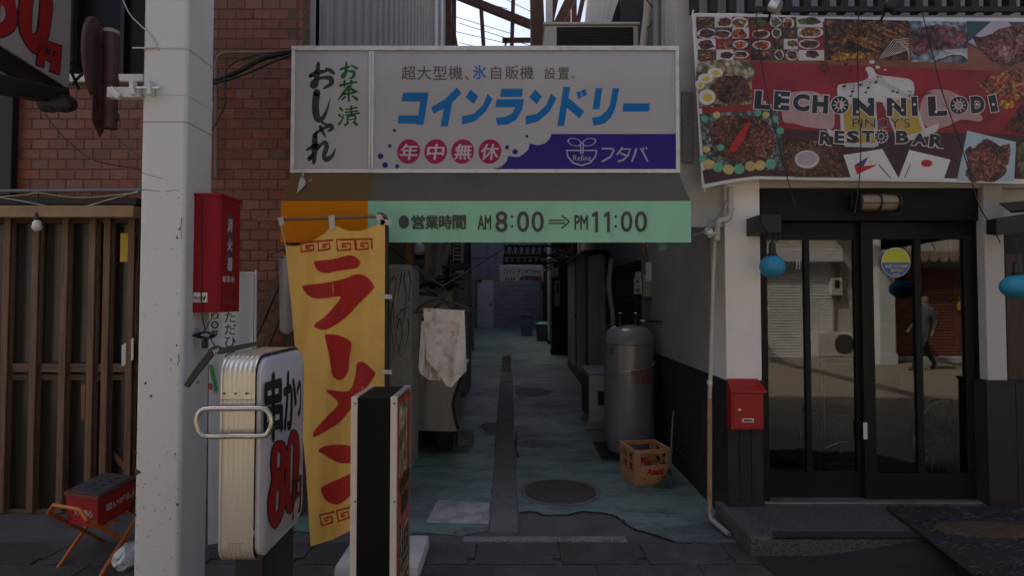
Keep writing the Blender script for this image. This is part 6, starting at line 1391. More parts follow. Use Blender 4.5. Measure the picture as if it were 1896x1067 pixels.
up = thing('blue_siding', 'tall blue-grey metal siding above the far door', 'siding', (P(900, 500, 14).x, 14, 2.4))
for k, (pa, pb) in enumerate(((872, 890), (890.5, 903), (903.5, 919), (919.5, 934))): MB().box(P(pa, 480, 14).x, P(pb, 480, 14).x, 14, 14.05 + .02 * (k % 2), P(0, 514, 14).z, P(0, 380, 14).z).build('siding_sheet', mat('siding_blue', (.14, .16, .24), .5, var=.1, dirt=.3, streak=True), up)
MB().box(XL, P(935, 500, 14).x, 14.09, 14.12, P(0, 515, 14).z, P(0, 380, 14).z).build('backing', m_dark_interior, up)
wf = thing('white_post_frame', 'slim white post with cross rail left in the alley', 'frame', (P(876, 625, 11).x, 11, gz(11)))
wp = P(876, 560, 11).x; MB().box(wp - .035, wp + .035, 11, 11.06, gz(11), P(0, 498, 11).z, .005).build('post', m_siding, wf); MB().box(wp + .036, P(928, 515, 11).x, 11, 11.05, P(0, 519, 11).z, P(0, 511, 11).z, .004).build('rail', m_siding, wf); MB().box(XL + .01, wp - .036, 11.01, 11.05, gz(11) + .15, P(0, 545, 11).z).build('infill_panel', mat('infill', (.1, .1, .105), .7), wf)
# small hanging laundry sign and lattice girder
YS2 = 10.6
hs = thing('small_laundry_sign', 'small coin laundry sign with red arrow hanging deep in alley', 'sign', tuple(P(965, 521, YS2)))
a, b = P(925, 521, YS2), P(1006, 491, YS2); MB().box(a.x, b.x, YS2, YS2 + .15, a.z, b.z, .01).build('box', mat('small_sign_white', (.72, .72, .74), .3), hs)
s2 = lambda x, y: P(x, y, YS2)
i = Ink(s2, d=.003); i.text('コインランドリー', 933, 498.5, 996, 507.5, .035, shear=.15); i.build('lettering', m_pblue, hs)
i = Ink(s2, d=.003); i.poly([(960, 519.5), (964, 514), (970, 511), (992, 511), (992, 519.5)]); i.build('purple_field', m_ppur, hs)
i = Ink(s2, d=.003); i.poly([(992.5, 511), (1004, 511), (1004, 519.5), (992.5, 519.5)]); i.build('red_field', m_red_print, hs)
i = Ink(s2, d=.006); i.line([(994, 515), (1002, 515)], 1); i.line([(999, 512.5), (1002, 515)], 1); i.line([(999, 517.5), (1002, 515)], 1); i.text('フタバ', 977, 513.5, 988, 517.5, .02); i.ell(971, 515.5, 2.3, 2.3, inner=.6); i.build('white_mark', m_plil, hs)
i = Ink(s2, d=.003)
for k in range(4): i.ell(936.5 + 5.2 * k, 516.5, 2.2, 2.3, n=12)
i.build('magenta_disc', m_pmag, hs)
for px in (935, 996): MB().tube([P(px, 491, YS2 + .07), P(px, 470, YS2 + .07)], .02, 6).build('hanger', m_blackmetal, hs)
tg = thing('lattice_girder', 'black steel lattice girder spanning the alley under the awning line', 'girder', tuple(P(970, 490, 9.2)))
zt1, zt2 = P(0, 456, 9.2).z, P(0, 488, 9.2).z; gx0, gx1 = P(932, 470, 9.2).x, P(1010, 470, 9.2).x
for zz in (zt1, (zt1 + zt2) / 2 - .02, zt2): MB().box(gx0, XR - .01, 9.15, 9.22, zz - .025, zz + .025).build('chord', m_blackmetal, tg)
for k in range(7):
    x0_ = gx0 + (gx1 - gx0) * k / 7; x1_ = gx0 + (gx1 - gx0) * (k + 1) / 7; MB().beam((x0_, 9.185, zt2), ((x0_ + x1_) / 2, 9.185, zt1), .03, .03).build('web', m_blackmetal, tg); MB().beam(((x0_ + x1_) / 2, 9.185, zt1), (x1_, 9.185, zt2), .03, .03).build('web', m_blackmetal, tg)
MB().box(P(942, 0, 9.3).x, P(1004, 0, 9.3).x, 9.3, 9.34, P(0, 489, 9.3).z, P(0, 478, 9.3).z).build('white_board', m_white_paint, tg)
cable('alley_wire', 'dark wire rising right across the alley from hangers', [P(820, 530, -.28), P(870, 500, .6), P(925, 465, 2.5), P(962, 440, 4.0)], .006, m_cable)
cable('alley_wire', 'thin level wire across the alley below the awning', [P(865, 478, 5), P(930, 478.5, 5), P(1010, 478, 5)], .005, mat('grey_wire', (0, 0, 0)))
cable('alley_wire', 'dark wire sagging down from ramen banner pole to hangers', [P(722, 458, -.3), P(760, 488, .0), P(800, 518, -.2), P(822, 530, -.28)], .005, m_cable)

# --- left side clutter
m_graf = mat('graffiti_panel', (.4, .39, .37), .7, var=.15, dirt=.4)
gp_ = thing('graffiti_door', 'grey locker door scribbled with black graffiti behind the banner pole', 'locker', (P(742, 650, 1.2).x, 1.2, gz(1.2)))
a, b = P(722, 680, 1.2), P(763, 490, 1.2); MB().box(XL + .01, b.x, 1.2, 1.6, gz(1.2) + .012, b.z, .006).build('body', m_graf, gp_)
MB().box(a.x, b.x - .02, 1.185, 1.199, gz(1.2) + .05, b.z - .03, .004).build('door_leaf', m_graf, gp_)
i = Ink(lambda x, y: P(x, y, 1.185), d=.003)
for pts in ([(725, 520), (730, 512), (733, 525), (728, 570), (735, 640)], [(744, 505), (740, 530), (736, 545)], [(750, 505), (748, 520), (752, 545), (750, 580), (745, 600)], [(756, 502), (760, 520), (756, 560)], [(733, 590), (740, 580), (745, 575), (757, 568)], [(735, 610), (740, 590), (745, 620), (738, 650), (744, 660)], [(755, 590), (757, 610), (752, 640)], [(727, 560), (724, 600), (730, 650)], [(742, 575), (748, 573), (748, 582)]): i.line(pts, 2.2, 1.0, 4)
i.build('graffiti', m_black_print, gp_)
cb = thing('beige_cabinet', 'dull beige steel cabinet behind the hanging rag', 'cabinet', (P(800, 640, 2.9).x, 2.9, gz(2.9)))
a, b = P(765, 600, 2.9), P(838, 541, 2.9); m_cab = mat('cabinet_beige', (.34, .28, .2), .6, var=.12, dirt=.35)
MB().box(a.x, b.x, 2.9, 3.5, gz(3) + .012, b.z, .008).build('body', m_cab, cb); MB().box(a.x + .02, b.x - .02, 2.885, 2.899, gz(3) + .1, b.z - .03, .004).build('door_leaf', m_cab, cb); MB().box(a.x - .015, b.x + .015, 2.87, 3.52, b.z + .001, b.z + .02, .004).build('top', m_cab, cb); MB().box(b.x - .09, b.x - .07, 2.865, 2.884, 1.2, 1.32, .003).build('handle', m_chrome, cb)
wc = thing('grey_locker', 'tall grey locker deeper in the alley behind beige cabinet', 'locker', (P(850, 600, 5).x, 5, gz(5)))
a, b = P(838, 600, 5), P(868, 505, 5); MB().box(a.x, b.x, 5, 5.6, gz(5) + .012, b.z, .008).build('body', m_siding, wc); MB().box(a.x + .015, b.x - .015, 4.985, 4.999, gz(5) + .1, b.z - .04, .004).build('door_leaf', m_siding, wc)
# brown tarp on the hood, vent
tarp = lambda u, v: P(786 + 48 * u + 6 * v * math.sin(u * 5), 452 + (70 - 34 * u) * v + 4 * math.sin(u * 7) * v, 1.9 + .04 * math.sin(u * 8 + v * 2))
tag(MB().grid(tarp, 12, 10).build('brown_tarp', mat('tarp_brown', (.17, .14, .1), .9, var=.25, vs=6), smooth=60, fixn=False), 'drab brown cloth draped under the awning above the cabinet', 'cloth')
tag(MB().tube([P(786, 455, 1.95), P(840, 451, 1.95)], .012, 8).build('tarp_rod', m_rust), 'rusty rod carrying the brown cloth under the awning', 'rod')
vn = thing('vent_louvre', 'small white slatted vent on alley wall under the awning', 'vent', tuple(P(848, 485, 4.2)))
a, b = P(838, 487, 4.2), P(856, 446, 4.2); MB().box(a.x, b.x, 4.2, 4.4, a.z, b.z, .006).build('frame', m_beige, vn)
for k in range(6): z = a.z + (b.z - a.z) * (k + .5) / 6; MB().box(a.x + .02, b.x - .02, 4.185, 4.199, z - .012, z + .012).build('slat', m_dark_interior, vn)
MB().box(XL + .04, a.x + .02, 4.25, 4.35, a.z + .05, a.z + .12).build('wall_arm', m_blackmetal, vn)
hd = thing('black_hood', 'small black sheet hood jutting out beside the vent', 'hood', tuple(P(850, 490, 3.6))); MB().prism([P(832, 492, 3.6), P(845, 484, 3.6), P(869, 490, 3.6), P(868, 494, 3.6), P(840, 500, 3.6)], (0, .4, 0)).build('sheet', m_black, hd); MB().box(XL + .01, P(836, 490, 3.6).x, 3.7, 3.8, P(0, 496, 3.6).z, P(0, 488, 3.6).z).build('arm', m_black, hd)
tag(MB().tube([P(757, 452, 1.5), P(757, 500, 1.5)], .05, 12).build('orange_duct', mat('duct_orange', (.18, .075, .02), .6), smooth=50), 'dull orange vertical duct just inside the alley under awning', 'duct')
lmp = thing('glass_lamp', 'clear glass jar lamp under the awning inside the alley', 'lamp', tuple(P(776, 470, 1.4))); MB().lathe(P(776, 468, 1.4), [(.03, -.02), (.055, 0), (.055, .06), (.03, .09), (.02, .1)], 16).build('jar', mat('lamp_glass', (.3, .3, .29), .1, var=.05), lmp, 40); MB().lathe(P(776, 468, 1.4), [(.022, .1), (.022, .16)], 12).build('cap', m_black, lmp)
pile = MB()
for k in range(26): c = P(800 + rnd.uniform(-20, 40), 530 + rnd.uniform(-18, 12), 2.7 + rnd.random() * .3); pile.tube([c, c + Vector((rnd.uniform(-.2, .2), rnd.uniform(-.1, .1), rnd.uniform(-.06, .06))), c + Vector((rnd.uniform(-.25, .25), rnd.uniform(-.1, .1), rnd.uniform(-.04, .08)))], rnd.uniform(.006, .014), 5, smooth=3)
tag(pile.build('hose_tangle', m_cable, smooth=60), 'tangle of dark hoses lying on top of the beige cabinet', 'hoses')
# hangers and rag
YRg = -.28
hw_ = thing('coat_hanger', 'black plastic hanger hooked on alley wire carrying the stained rag', 'hanger', tuple(P(825, 560, YRg)))
MB().tube([P(818, 530, YRg), P(824, 536, YRg), P(823, 550, YRg), P(815, 556, YRg)], .007, 8, smooth=4).build('hook', m_black, hw_)
for pts in ([(770, 580), (775, 570), (795, 558), (815, 554), (840, 562), (868, 572), (880, 580)], [(783, 592), (800, 575), (822, 560), (835, 570), (850, 580)], [(770, 580), (778, 578), (880, 578)]): MB().tube([P(x, y, YRg) for x, y in pts], .0065, 8, smooth=4).build('arm', m_black, hw_)
MB().tube([P(782, 585, YRg - .01), P(782, 594, YRg - .01), P(788, 594, YRg - .01), P(788, 586, YRg - .01)], .006, 6, closed=True).build('clip', m_black, hw_)
m_rag = mat('rag_cloth', (.68, .61, .55), .95, var=.14, vs=14, bump=.35, bs=150, dirt=.95, dcol=(.22, .13, .07), ds=13)
rg = thing('stained_rag', 'dirty white rag folded over a hanger in the alley', 'rag', tuple(P(822, 715, YRg)))
f1 = lambda u, v: (lambda x, y: P(x, y, YRg - .035 + .02 * math.sin(u * 11 + v * 2.5) * (.3 + v) + .008 * math.sin(u * 27 + v * 5) * v + .012 * v))(784 + 76 * u + 4 * v * u + 5 * v * (1 - u), poly_at([(0, 571), (1, 575)], u) + v * poly_at([(0, 95), (.25, 115), (.5, 142), (.62, 145), (.8, 128), (1, 112)], u))
MB().grid(f1, 50, 40).build('front_fold', m_rag, rg, 60, fixn=False)
f2 = lambda u, v: (lambda x, y: P(x, y, YRg + .015 + .016 * math.sin(u * 16 + 1 + v)))(782 + 40 * u - 7 * v, 571 + v * poly_at([(0, 112), (.1, 122), (.5, 133), (1, 134)], u))
MB().grid(f2, 30, 30).build('back_fold', m_rag, rg, 60, fixn=False)
# steel sink box on blocks
sk_ = thing('steel_box', 'worn stainless steel sink cabinet propped on blocks in the alley', 'sink', (P(795, 800, 1.75).x, 1.75, gz(1.75)))
m_ss = mat('stained_steel', (.34, .32, .3), .45, .3, var=.2, vs=5, dirt=.6, dcol=(.1, .075, .055), ds=6, streak=True)
Yb0, Yb1 = 1.7, 2.5
a = P(739, 800, Yb0); b = P(856, 690, Yb0); zt3 = P(0, 672, Yb0).z; zb3 = P(0, 798, Yb0).z
prof_ = [P(741, 797, Yb0), P(846, 800, Yb0), P(840, 770, Yb0), P(837, 745, Yb0), P(852, 700, Yb0), P(855, 684, Yb0), P(738, 664, Yb0)]
MB().prism(prof_, (0, Yb1 - Yb0, 0)).build('body', m_ss, sk_)
MB().add([P(734, 662, Yb0 - .02), P(858, 683, Yb0 - .02), P(858, 687, Yb0 - .02), P(734, 667, Yb0 - .02)] + [v + Vector((0, Yb1 - Yb0 + .04, .0)) for v in (P(734, 662, Yb0 - .02), P(858, 683, Yb0 - .02), P(858, 687, Yb0 - .02), P(734, 667, Yb0 - .02))], [(0, 1, 2, 3), (4, 5, 6, 7), (0, 1, 5, 4), (3, 2, 6, 7), (0, 3, 7, 4), (1, 2, 6, 5)]).build('top', mat('steel_top', (.45, .45, .46), .3, .6, var=.1, dirt=.3), sk_)
MB().tube([P(857, 690, Yb0 - .015), P(848, 715, Yb0 - .015), P(839, 748, Yb0 - .015), P(843, 775, Yb0 - .015), P(848, 795, Yb0 - .015)], .014, 8, smooth=4).build('drain_hose', m_blackmetal, sk_, 60)
for k, (p0, lab) in enumerate((((832, 816), 'left dark concrete block under the steel sink cabinet'), ((862, 816), 'right pale concrete block under the steel sink cabinet'))):
    c = G(p0[0], p0[1] + 8); zt4 = .13
    tag(MB().box(c.x - .075, c.x + .08, c.y - .08, c.y + .12, gz(c.y) + .01, gz(c.y) + zt4, .008).build('concrete_block', mat('block_a' if k else 'block_b', (.16, .15, .14) if k else (.07, .068, .065), .9, var=.2, bump=.3)), lab, 'block', 'blocks under sink')
MB().box(a.x + .05, a.x + .2, Yb0 + .1, Yb1 - .05, gz(2) + .01, zb3 - .001).build('support', m_dark_interior, sk_); MB().box(b.x - .25, b.x - .12, Yb0 + .08, Yb1 - .05, gz(2) + .01, zb3 - .003).build('support', m_dark_interior, sk_)

# ================================================================ alley: right side
# LP gas cylinder
tc = G(1166, 836); tz = gz(tc.y) + .03; rT = .255
tk = thing('gas_cylinder', 'tall grey LP gas cylinder with red lettering beside alley wall', 'gas cylinder', (tc.x, tc.y, tz))
m_gas = mat('cylinder_grey', (.26, .255, .275), .2, .15, var=.06, vs=3, dirt=.3, dcol=(.15, .14, .14), ds=4, streak=True)
zs = P(0, 640, tc.y - rT).z
MB().lathe((tc.x, tc.y, 0), [(rT * .9, tz), (rT * .92, tz + .1), (rT, tz + .11), (rT, zs)], 48, cap=False).build('shell', m_gas, tk, 40)
zd_ = P(0, 600, tc.y).z
MB().lathe((tc.x, tc.y, 0), [(rT + .004, zs), (rT + .004, zs + .012), (rT * .995, zs + .03), (rT * .95, zs + .085), (rT * .8, zs + .15), (rT * .5, zs + .185), (.02, zs + .195)], 48).build('dome', m_gas, tk, 50)
MB().lathe((tc.x, tc.y, 0), [(rT + .006, zs - .005), (rT + .006, zs + .003)], 48, cap=False).build('weld_band', m_rust, tk, 40)
for dx_ in (-.1, .06):
    c = Vector((tc.x + dx_, tc.y - .05, zs + .17)); MB().lathe(c, [(.045, 0), (.045, .02), (.028, .025), (.028, .06), (.04, .062), (.04, .095), (.02, .1), (.02, .12), (.035, .125), (.035, .14)], 16).build('valve', m_blackmetal, tk, 40); MB().lathe(c + Vector((0, 0, .14)), [(.034, 0), (.034, .006), (.002, .008)], 16).build('valve_cap', m_chrome, tk, 40)
c = Vector((tc.x + .06, tc.y - .05, zs + .23)); MB().tube([c, c + Vector((.12, -.02, 0)), c + Vector((.3, -.02, -.005)), c + Vector((.36, .05, .01)), c + Vector((.3, .12, .02))], .011, 8, smooth=5).build('hose', m_cable, tk, 60); MB().tube([c + Vector((.03, 0, 0)), c + Vector((.09, -.015, 0))], .016, 8).build('nut', m_chrome, tk)
def cyl(px, py):
    d = ray(px, py); ox, oy = CAM.x - tc.x, CAM.y - tc.y; A_ = d.x ** 2 + d.y ** 2; B_2 = ox * d.x + oy * d.y; C_ = ox * ox + oy * oy - (rT + .003) ** 2
    D_ = max(B_2 * B_2 - A_ * C_, 0); return CAM + d * ((-B_2 - math.sqrt(D_)) / A_)
i = Ink(cyl, d=.0); i.text('LPガス', 1180, 684, 1215, 696, .03); i.text('燃', 1168, 685, 1178, 697, .02); i.text('火気厳禁', 1168, 699, 1206, 711, .02); i.v = [(min(x, 1207), y) for x, y in i.v]; i.build('lettering', mat('gas_red', (.3, .02, .03), .5), tk, cut=6)
i = Ink(cyl, d=.0); i.poly([(1129, 645), (1135, 645), (1135, 658), (1129, 658)]); i.build('blue_tag', mat('tag_blue', (.02, .1, .3), .5), tk, cut=4)
MB().tube([cyl(1120, 688), cyl(1126, 695) + Vector((0, -.01, 0)), cyl(1140, 693) + Vector((0, -.006, 0)), cyl(1160, 688), cyl(1185, 685), cyl(1207, 677)], .005, 6, smooth=5).build('chain', m_alu, tk)
MB().tube([PX(1208, 676, XR - .2), Vector((XR - .01, tc.y + .1, P(0, 668, tc.y).z))], .005, 6).build('chain', m_alu, tk)
pr = thing('cylinder_pallet', 'black slotted plastic pallet under the gas cylinder', 'pallet', (tc.x - .05, tc.y, gz(tc.y)))
MB().box(tc.x - .34, XR - .02, tc.y - .33, tc.y + .3, gz(tc.y) + .009, gz(tc.y) + .022, .002).build('base', m_black, pr)
for k in range(11): yy = tc.y - .31 + k * .056; MB().box(tc.x - .33, XR - .03, yy, yy + .028, gz(tc.y) + .0225, tz - .001, .002).build('slat', m_black, pr)
# outdoor unit behind the cylinder
oa = thing('alley_ac_unit', 'small grey outdoor unit behind the gas cylinder', 'air conditioner', (1.05, 2.9, gz(2.9)))
ox0, ox1, oy0, oy1 = .9, 1.2, 2.62, 3.35; oz0, oz1 = gz(2.8) + .1, P(0, 692, oy0).z
MB().box(ox0, ox1, oy0, oy1, oz0, oz1 - .013, .012).build('casing', mat('unit_grey', (.48, .48, .46), .5, var=.08, dirt=.35), oa); MB().box(ox0 - .008, ox1 + .01, oy0 - .01, oy1 + .01, oz1 - .012, oz1 + .008, .006).build('top_cover', mat('unit_top', (.36, .36, .355), .45), oa)
mb = MB()
for k in range(15):
    z = oz0 + .06 + (oz1 - oz0 - .13) * k / 14; mb.box(ox0 - .012, ox0 - .002, oy0 + .05, oy1 - .05, z - .004, z + .004)
mb.build('grille', m_blackmetal, oa); MB().box(ox0 + .1, ox1 - .02, oy0 - .02, oy0 - .001, oz0 + .2, oz0 + .36, .006).build('service_cover', m_dark_interior, oa)
for yy in (oy0 + .05, oy1 - .14): MB().prism([(ox0 - .05, yy, gz(yy) + .01), (ox1 + .05, yy, gz(yy) + .01), (ox1, yy, oz0 - .001), (ox0, yy, oz0 - .001)], (0, .09, 0)).build('foot', mat('foot_grey', (.33, .32, .3), .7), oa)
# shed enclosure
sh_ = thing('metal_shed', 'grey steel shed cupboard against the right alley wall', 'shed', (1.35, 6.5, gz(6)))
SX = 1.2; sy0, sy1 = 5.2, 8.2; szt = P(1086, 467, sy0).z; szb = gz(5.2) + .2
m_shed = mat('shed_grey', (.5, .48, .46), .6, var=.1, vs=3, dirt=.5, dcol=(.11, .1, .09), ds=2.5, streak=True)
MB().box(SX + .02, XR - .004, sy0 + .01, sy1, gz(sy0), szt, .004).build('body', m_shed, sh_)
for a, b in ((sy0 + .05, 6.55), (6.6, sy1 - .05)): MB().box(SX, SX + .019, a, b, szb, szt - .05, .006).build('door_leaf', m_shed, sh_)
MB().box(SX - .004, SX + .04, sy0 - .012, sy0 + .045, gz(sy0) + .01, szt, .003).build('corner_post', mat('shed_brown', (.14, .11, .085), .7), sh_)
MB().box(SX - .01, SX + .03, sy0 + .05, sy1, gz(6) - .0, szb - .01, .003).build('plinth', m_blackmetal, sh_); MB().box(SX - .04, XR - .006, sy0 - .03, sy1 + .02, szt + .001, szt + .035, .005).build('roof', m_siding, sh_)
MB().tube([(SX - .02, 6.5, 1.2), (SX - .035, 6.5, 1.25), (SX - .02, 6.5, 1.3)], .01, 8).build('handle', m_chrome, sh_); MB().tube([(SX - .01, 6.575, szb), (SX - .01, 6.575, szt - .05)], .012, 6).build('door_rod', m_siding, sh_)
gr_ = thing('window_grille', 'black barred window grille on right alley wall behind cylinder', 'grille', (XR - .04, 3.4, 1.3))
wy0, wy1 = CAM.y + XR * FPX / (1188 - 948), CAM.y + XR * FPX / (1136 - 948); wzt, wzb = PX(1188, 482, XR).z, PX(1188, 640, XR).z
MB().box(XR - .012, XR - .001, wy0, wy1, wzb, wzt).build('dark_pane', m_dark_interior, gr_)
for k in range(15): yy = wy0 + (wy1 - wy0) * (k + .5) / 15; MB().box(XR - .05, XR - .035, yy - .012, yy + .012, wzb, wzt).build('bar', m_black, gr_)
for zz in (wzb, wzt - .03, (wzb + wzt) / 2): MB().box(XR - .06, XR - .013, wy0, wy1, zz, zz + .03).build('rail', m_black, gr_)
tag(MB().tube([Vector((XR - .05, wy1 - .2, wzt + .1)), Vector((XR - .12, wy1 - .5, wzt + .05)), Vector((XR - .16, wy1 - .55, wzt - .3)), Vector((XR - .1, wy1 - .5, wzt - .7)), Vector((XR - .1, wy1 - .5, wzb - .3))], .035, 10, smooth=5).build('wrapped_pipe', m_pvc, smooth=60), 'cream wrapped pipe bending down beside the barred window grille', 'pipe')
# meters and yellow pipes
ym = 2.15
def WP(px, py, dx=.0): p = PX(px, py, XR - dx); return p
mt_ = thing('gas_meter', 'pale gas meter box with paper tag on the alley wall', 'meter', tuple(WP(1207, 550, .06)))
c = P(1206, 520, 2.2)
def mbox(x0, x1, y0, y1, d, t, nm, m): a = P(x0, y1, ym + d); b = P(x1, y0, ym + d); return MB().box(a.x, b.x, ym + d, ym + d + t, a.z, b.z, .006).build(nm, m, mt_)
m_met = mat('meter_cream', (.3, .28, .235), .5, var=.06, dirt=.3)
mbox(1190, 1214, 508, 549, 0, .12, 'body', m_met); mbox(1196, 1210, 486, 520, -.012, .01, 'paper_tag', m_paper); mbox(1176, 1189, 515, 545, -.02, .09, 'breaker_box', mat('meter_white', (.36, .35, .33), .5)); mbox(1177, 1188, 503, 514, 0, .05, 'regulator', m_met)
MB().tube([P(1186, 552, ym), P(1195, 556, ym - .02), P(1205, 554, ym), P(1212, 550, ym + .02)], .008, 6, smooth=4).build('hose', m_cable, mt_)
for zz in (540, 520): MB().box(P(1206, 0, ym).x, XR - .002, ym + .1, ym + .119, P(0, zz, ym).z - .01, P(0, zz, ym).z + .01).build('wall_bracket', m_alu, mt_)
i = Ink(lambda x, y: P(x, y, ym - .02), d=.002); i.poly([(1178, 519), (1183, 519), (1183, 524), (1178, 524)]); i.line([(1178, 529), (1185, 528)], .7); i.line([(1178, 531), (1184, 531)], .7); i.poly([(1178, 535), (1184, 535), (1184, 541), (1178, 541)]); i.build('print', m_black_print, mt_)
yp_ = thing('gas_piping', 'mustard yellow gas pipes above and below the meter', 'pipe', tuple(P(1213, 630, 2.3))); m_gy = mat('gas_yellow', (.28, .15, .045), .5, var=.12, dirt=.3)
MB().tube([P(1192, 440, 2.3), P(1192, 472, 2.3), P(1197, 477, 2.3), P(1200, 483, 2.3)], .022, 10).build('pipe', m_gy, yp_, 50); MB().tube([P(1197, 477, 2.3), P(1210, 476, 2.3), P(1213, 484, 2.3), P(1213, 510, 2.3)], .018, 10, smooth=3).build('pipe', m_gy, yp_, 50); MB().tube([P(1213, 560, 2.3), P(1213, 634, 2.3)], .022, 10).build('pipe', m_gy, yp_, 50); MB().tube([P(1213, 548, 2.3), P(1213, 576, 2.3)], .014, 8).build('valve', m_black, yp_)
for py in (455, 500, 600): a = P(1192 if py < 470 else 1213, py, 2.3); MB().box(a.x, XR - .002, 2.3, 2.32, a.z - .012, a.z + .012).build('wall_clip', m_alu, yp_)
# crate
cF, cR, cL = G(1176, 903), G(1244, 898), G(1155, 879); 
ux_ = (cR - cF); uy_ = (cL - cF); uy_ = uy_ - ux_ * (uy_.dot(ux_) / ux_.length_squared); hx, hy, hh = ux_.length, max(uy_.length, .33), .29
ex, ey_ = ux_.normalized(), uy_.normalized(); cz0 = gz(cF.y) + .011
Mx = Matrix(((ex.x, ey_.x, 0, cF.x), (ex.y, ey_.y, 0, cF.y), (0, 0, 1, cz0), (0, 0, 0, 1)))
ct = thing('beer_crate', 'yellow-orange plastic beer crate beside the alley wall', 'crate', (cF.x, cF.y, cz0)); m_cr = mat('crate_orange', (.5, .25, .11), .5, var=.08, dirt=.35, dcol=(.2, .1, .05), ds=8)
t_ = .022
def cbx(nm, m, *b, bev=.004): return MB().box(*b, bev, Mx).build(nm, m, ct)
cbx('floor', m_cr, 0, hx, 0, hy, 0, .012)
for y0_, y1_ in ((0, t_), (hy - t_, hy)):
    cbx('wall_panel', m_cr, .001, hx - .001, y0_, y1_, .013, .155); cbx('rim', m_cr, -.006, hx + .006, y0_ - (.006 if y0_ == 0 else -.001), y1_ + (.006 if y0_ else -.001), hh - .035, hh)
    for xx in (0, hx - .05): cbx('corner_post', m_cr, xx, xx + .05, y0_, y1_, .156, hh - .036)
for x0_, x1_ in ((0, t_), (hx - t_, hx)):
    cbx('wall_panel', m_cr, x0_, x1_, t_ + .001, hy - t_ - .001, .013, .1); cbx('rim', m_cr, x0_ - (.005 if x0_ == 0 else 0), x1_ + (.005 if x0_ else 0), t_ + .008, hy - t_ - .008, hh - .034, hh - .001)
    for yy in (t_ + .001, hy / 2 - .015, hy - t_ - .031): cbx('corner_post', m_cr, x0_, x1_, yy, yy + .03, .101, hh - .035)
    cbx('bar', m_cr, x0_ + .003, x1_ - .003, t_ + .032, hy - t_ - .032, .17, .19)
nf = -ey_; i = Ink(lambda u, v: Mx @ Vector((u, 0, v)), nf, .002); i.text('Asahi', 0, 0, 0, 0, .05, .15, quad=((hx * .3, .135), (hx * .78, .135), (hx * .78, .08), (hx * .3, .08))); i.text('中', 0, 0, 0, 0, .03, quad=((hx * .2, .062), (hx * .29, .062), (hx * .29, .038), (hx * .2, .038))); i.text('回', 0, 0, 0, 0, .03, quad=((hx * .72, .066), (hx * .83, .066), (hx * .83, .038), (hx * .72, .038))); i.build('lettering', m_red_print, ct)
mb = MB(); mb.ball((hx * .4, hy * .45, .1), hx * .33, hy * .32, .07, 14, 9)
mb.v = [Mx @ (v + Vector((rnd.uniform(-.015, .015), rnd.uniform(-.015, .015), rnd.uniform(-.015, .015)))) for v in mb.v]; tag(mb.build('red_bag', mat('bag_red', (.28, .015, .03), .45), smooth=50), 'crumpled dark red bag lying inside the beer crate', 'bag')
mb = MB(); mb.ball((hx * .72, hy * .3, .08), hx * .2, hy * .2, .07, 12, 8); mb.v = [Mx @ (v + Vector((rnd.uniform(-.01, .01), rnd.uniform(-.01, .01), rnd.uniform(-.01, .01)))) for v in mb.v]; tag(mb.build('straw_wad', mat('straw', (.3, .19, .08), .9, var=.4, vs=50, bump=1, bs=90), smooth=50), 'wad of tan straw packing inside the beer crate', 'straw')
# broom
br_ = thing('broom', 'green bristle broom leaning on the dark wainscot beside crate', 'broom', tuple(G(1240, 915)))
b0 = G(1240, 905); b0.z = .14; b1 = P(1247, 762, b0.y + .06)
MB().tube([b0, b1], .009, 8).build('handle', mat('handle_blue', (.1, .12, .14), .5), br_); MB().lathe(b0 - Vector((0, 0, .02)), [(.02, 0), (.012, .06)], 10).build('collar', m_black, br_)
mb = MB()
for k in range(90): a = rnd.uniform(0, 6.28); r_ = rnd.random() ** .5; mb.tube([b0 + Vector((.012 * r_ * math.cos(a), .012 * r_ * math.sin(a), 0)), b0 + Vector((-.03 + .05 * r_ * math.cos(a), .04 * r_ * math.sin(a), -.08)), Vector((b0.x - .06 + .09 * r_ * math.cos(a), b0.y + .06 * r_ * math.sin(a), gz(b0.y) + .012))], .0022, 3)
struct(mb.build('bristles', mat('bristle_green', (.09, .14, .1), .7, var=.3), br_), 'stuff')
# far right clutter
bu = thing('teal_bucket', 'grey bin with teal lid deep in the alley on the right', 'bin', tuple(G(1006, 632))); c = G(1006, 632)
MB().lathe((c.x, c.y, gz(c.y) + .01), [(.2, 0), (.25, .5)], 20).build('tub', mat('tub_grey', (.13, .115, .095), .6), bu, 40); MB().lathe((c.x, c.y, gz(c.y) + .511), [(.27, 0), (.27, .04), (.2, .09), (.05, .12)], 20).build('lid', mat('lid_teal', (.05, .2, .18), .5), bu, 40); MB().tube([(c.x - .05, c.y, gz(c.y) + .6), (c.x - .05, c.y + .03, gz(c.y) + 1.6)], .02, 6).build('stick', m_siding, bu)
c = G(975, 622); bl2 = thing('blue_bin', 'dull blue square bin against the far alley wall', 'bin', (c.x, c.y, gz(c.y))); m_bb = mat('bin_blue', (.11, .12, .2), .6)
MB().box(c.x - .2, c.x + .2, c.y - .2, c.y + .2, gz(c.y) + .012, gz(c.y) + .72, .02).build('tub', m_bb, bl2); MB().box(c.x - .22, c.x + .22, c.y - .22, c.y + .22, gz(c.y) + .721, gz(c.y) + .76, .01).build('lid', m_bb, bl2)
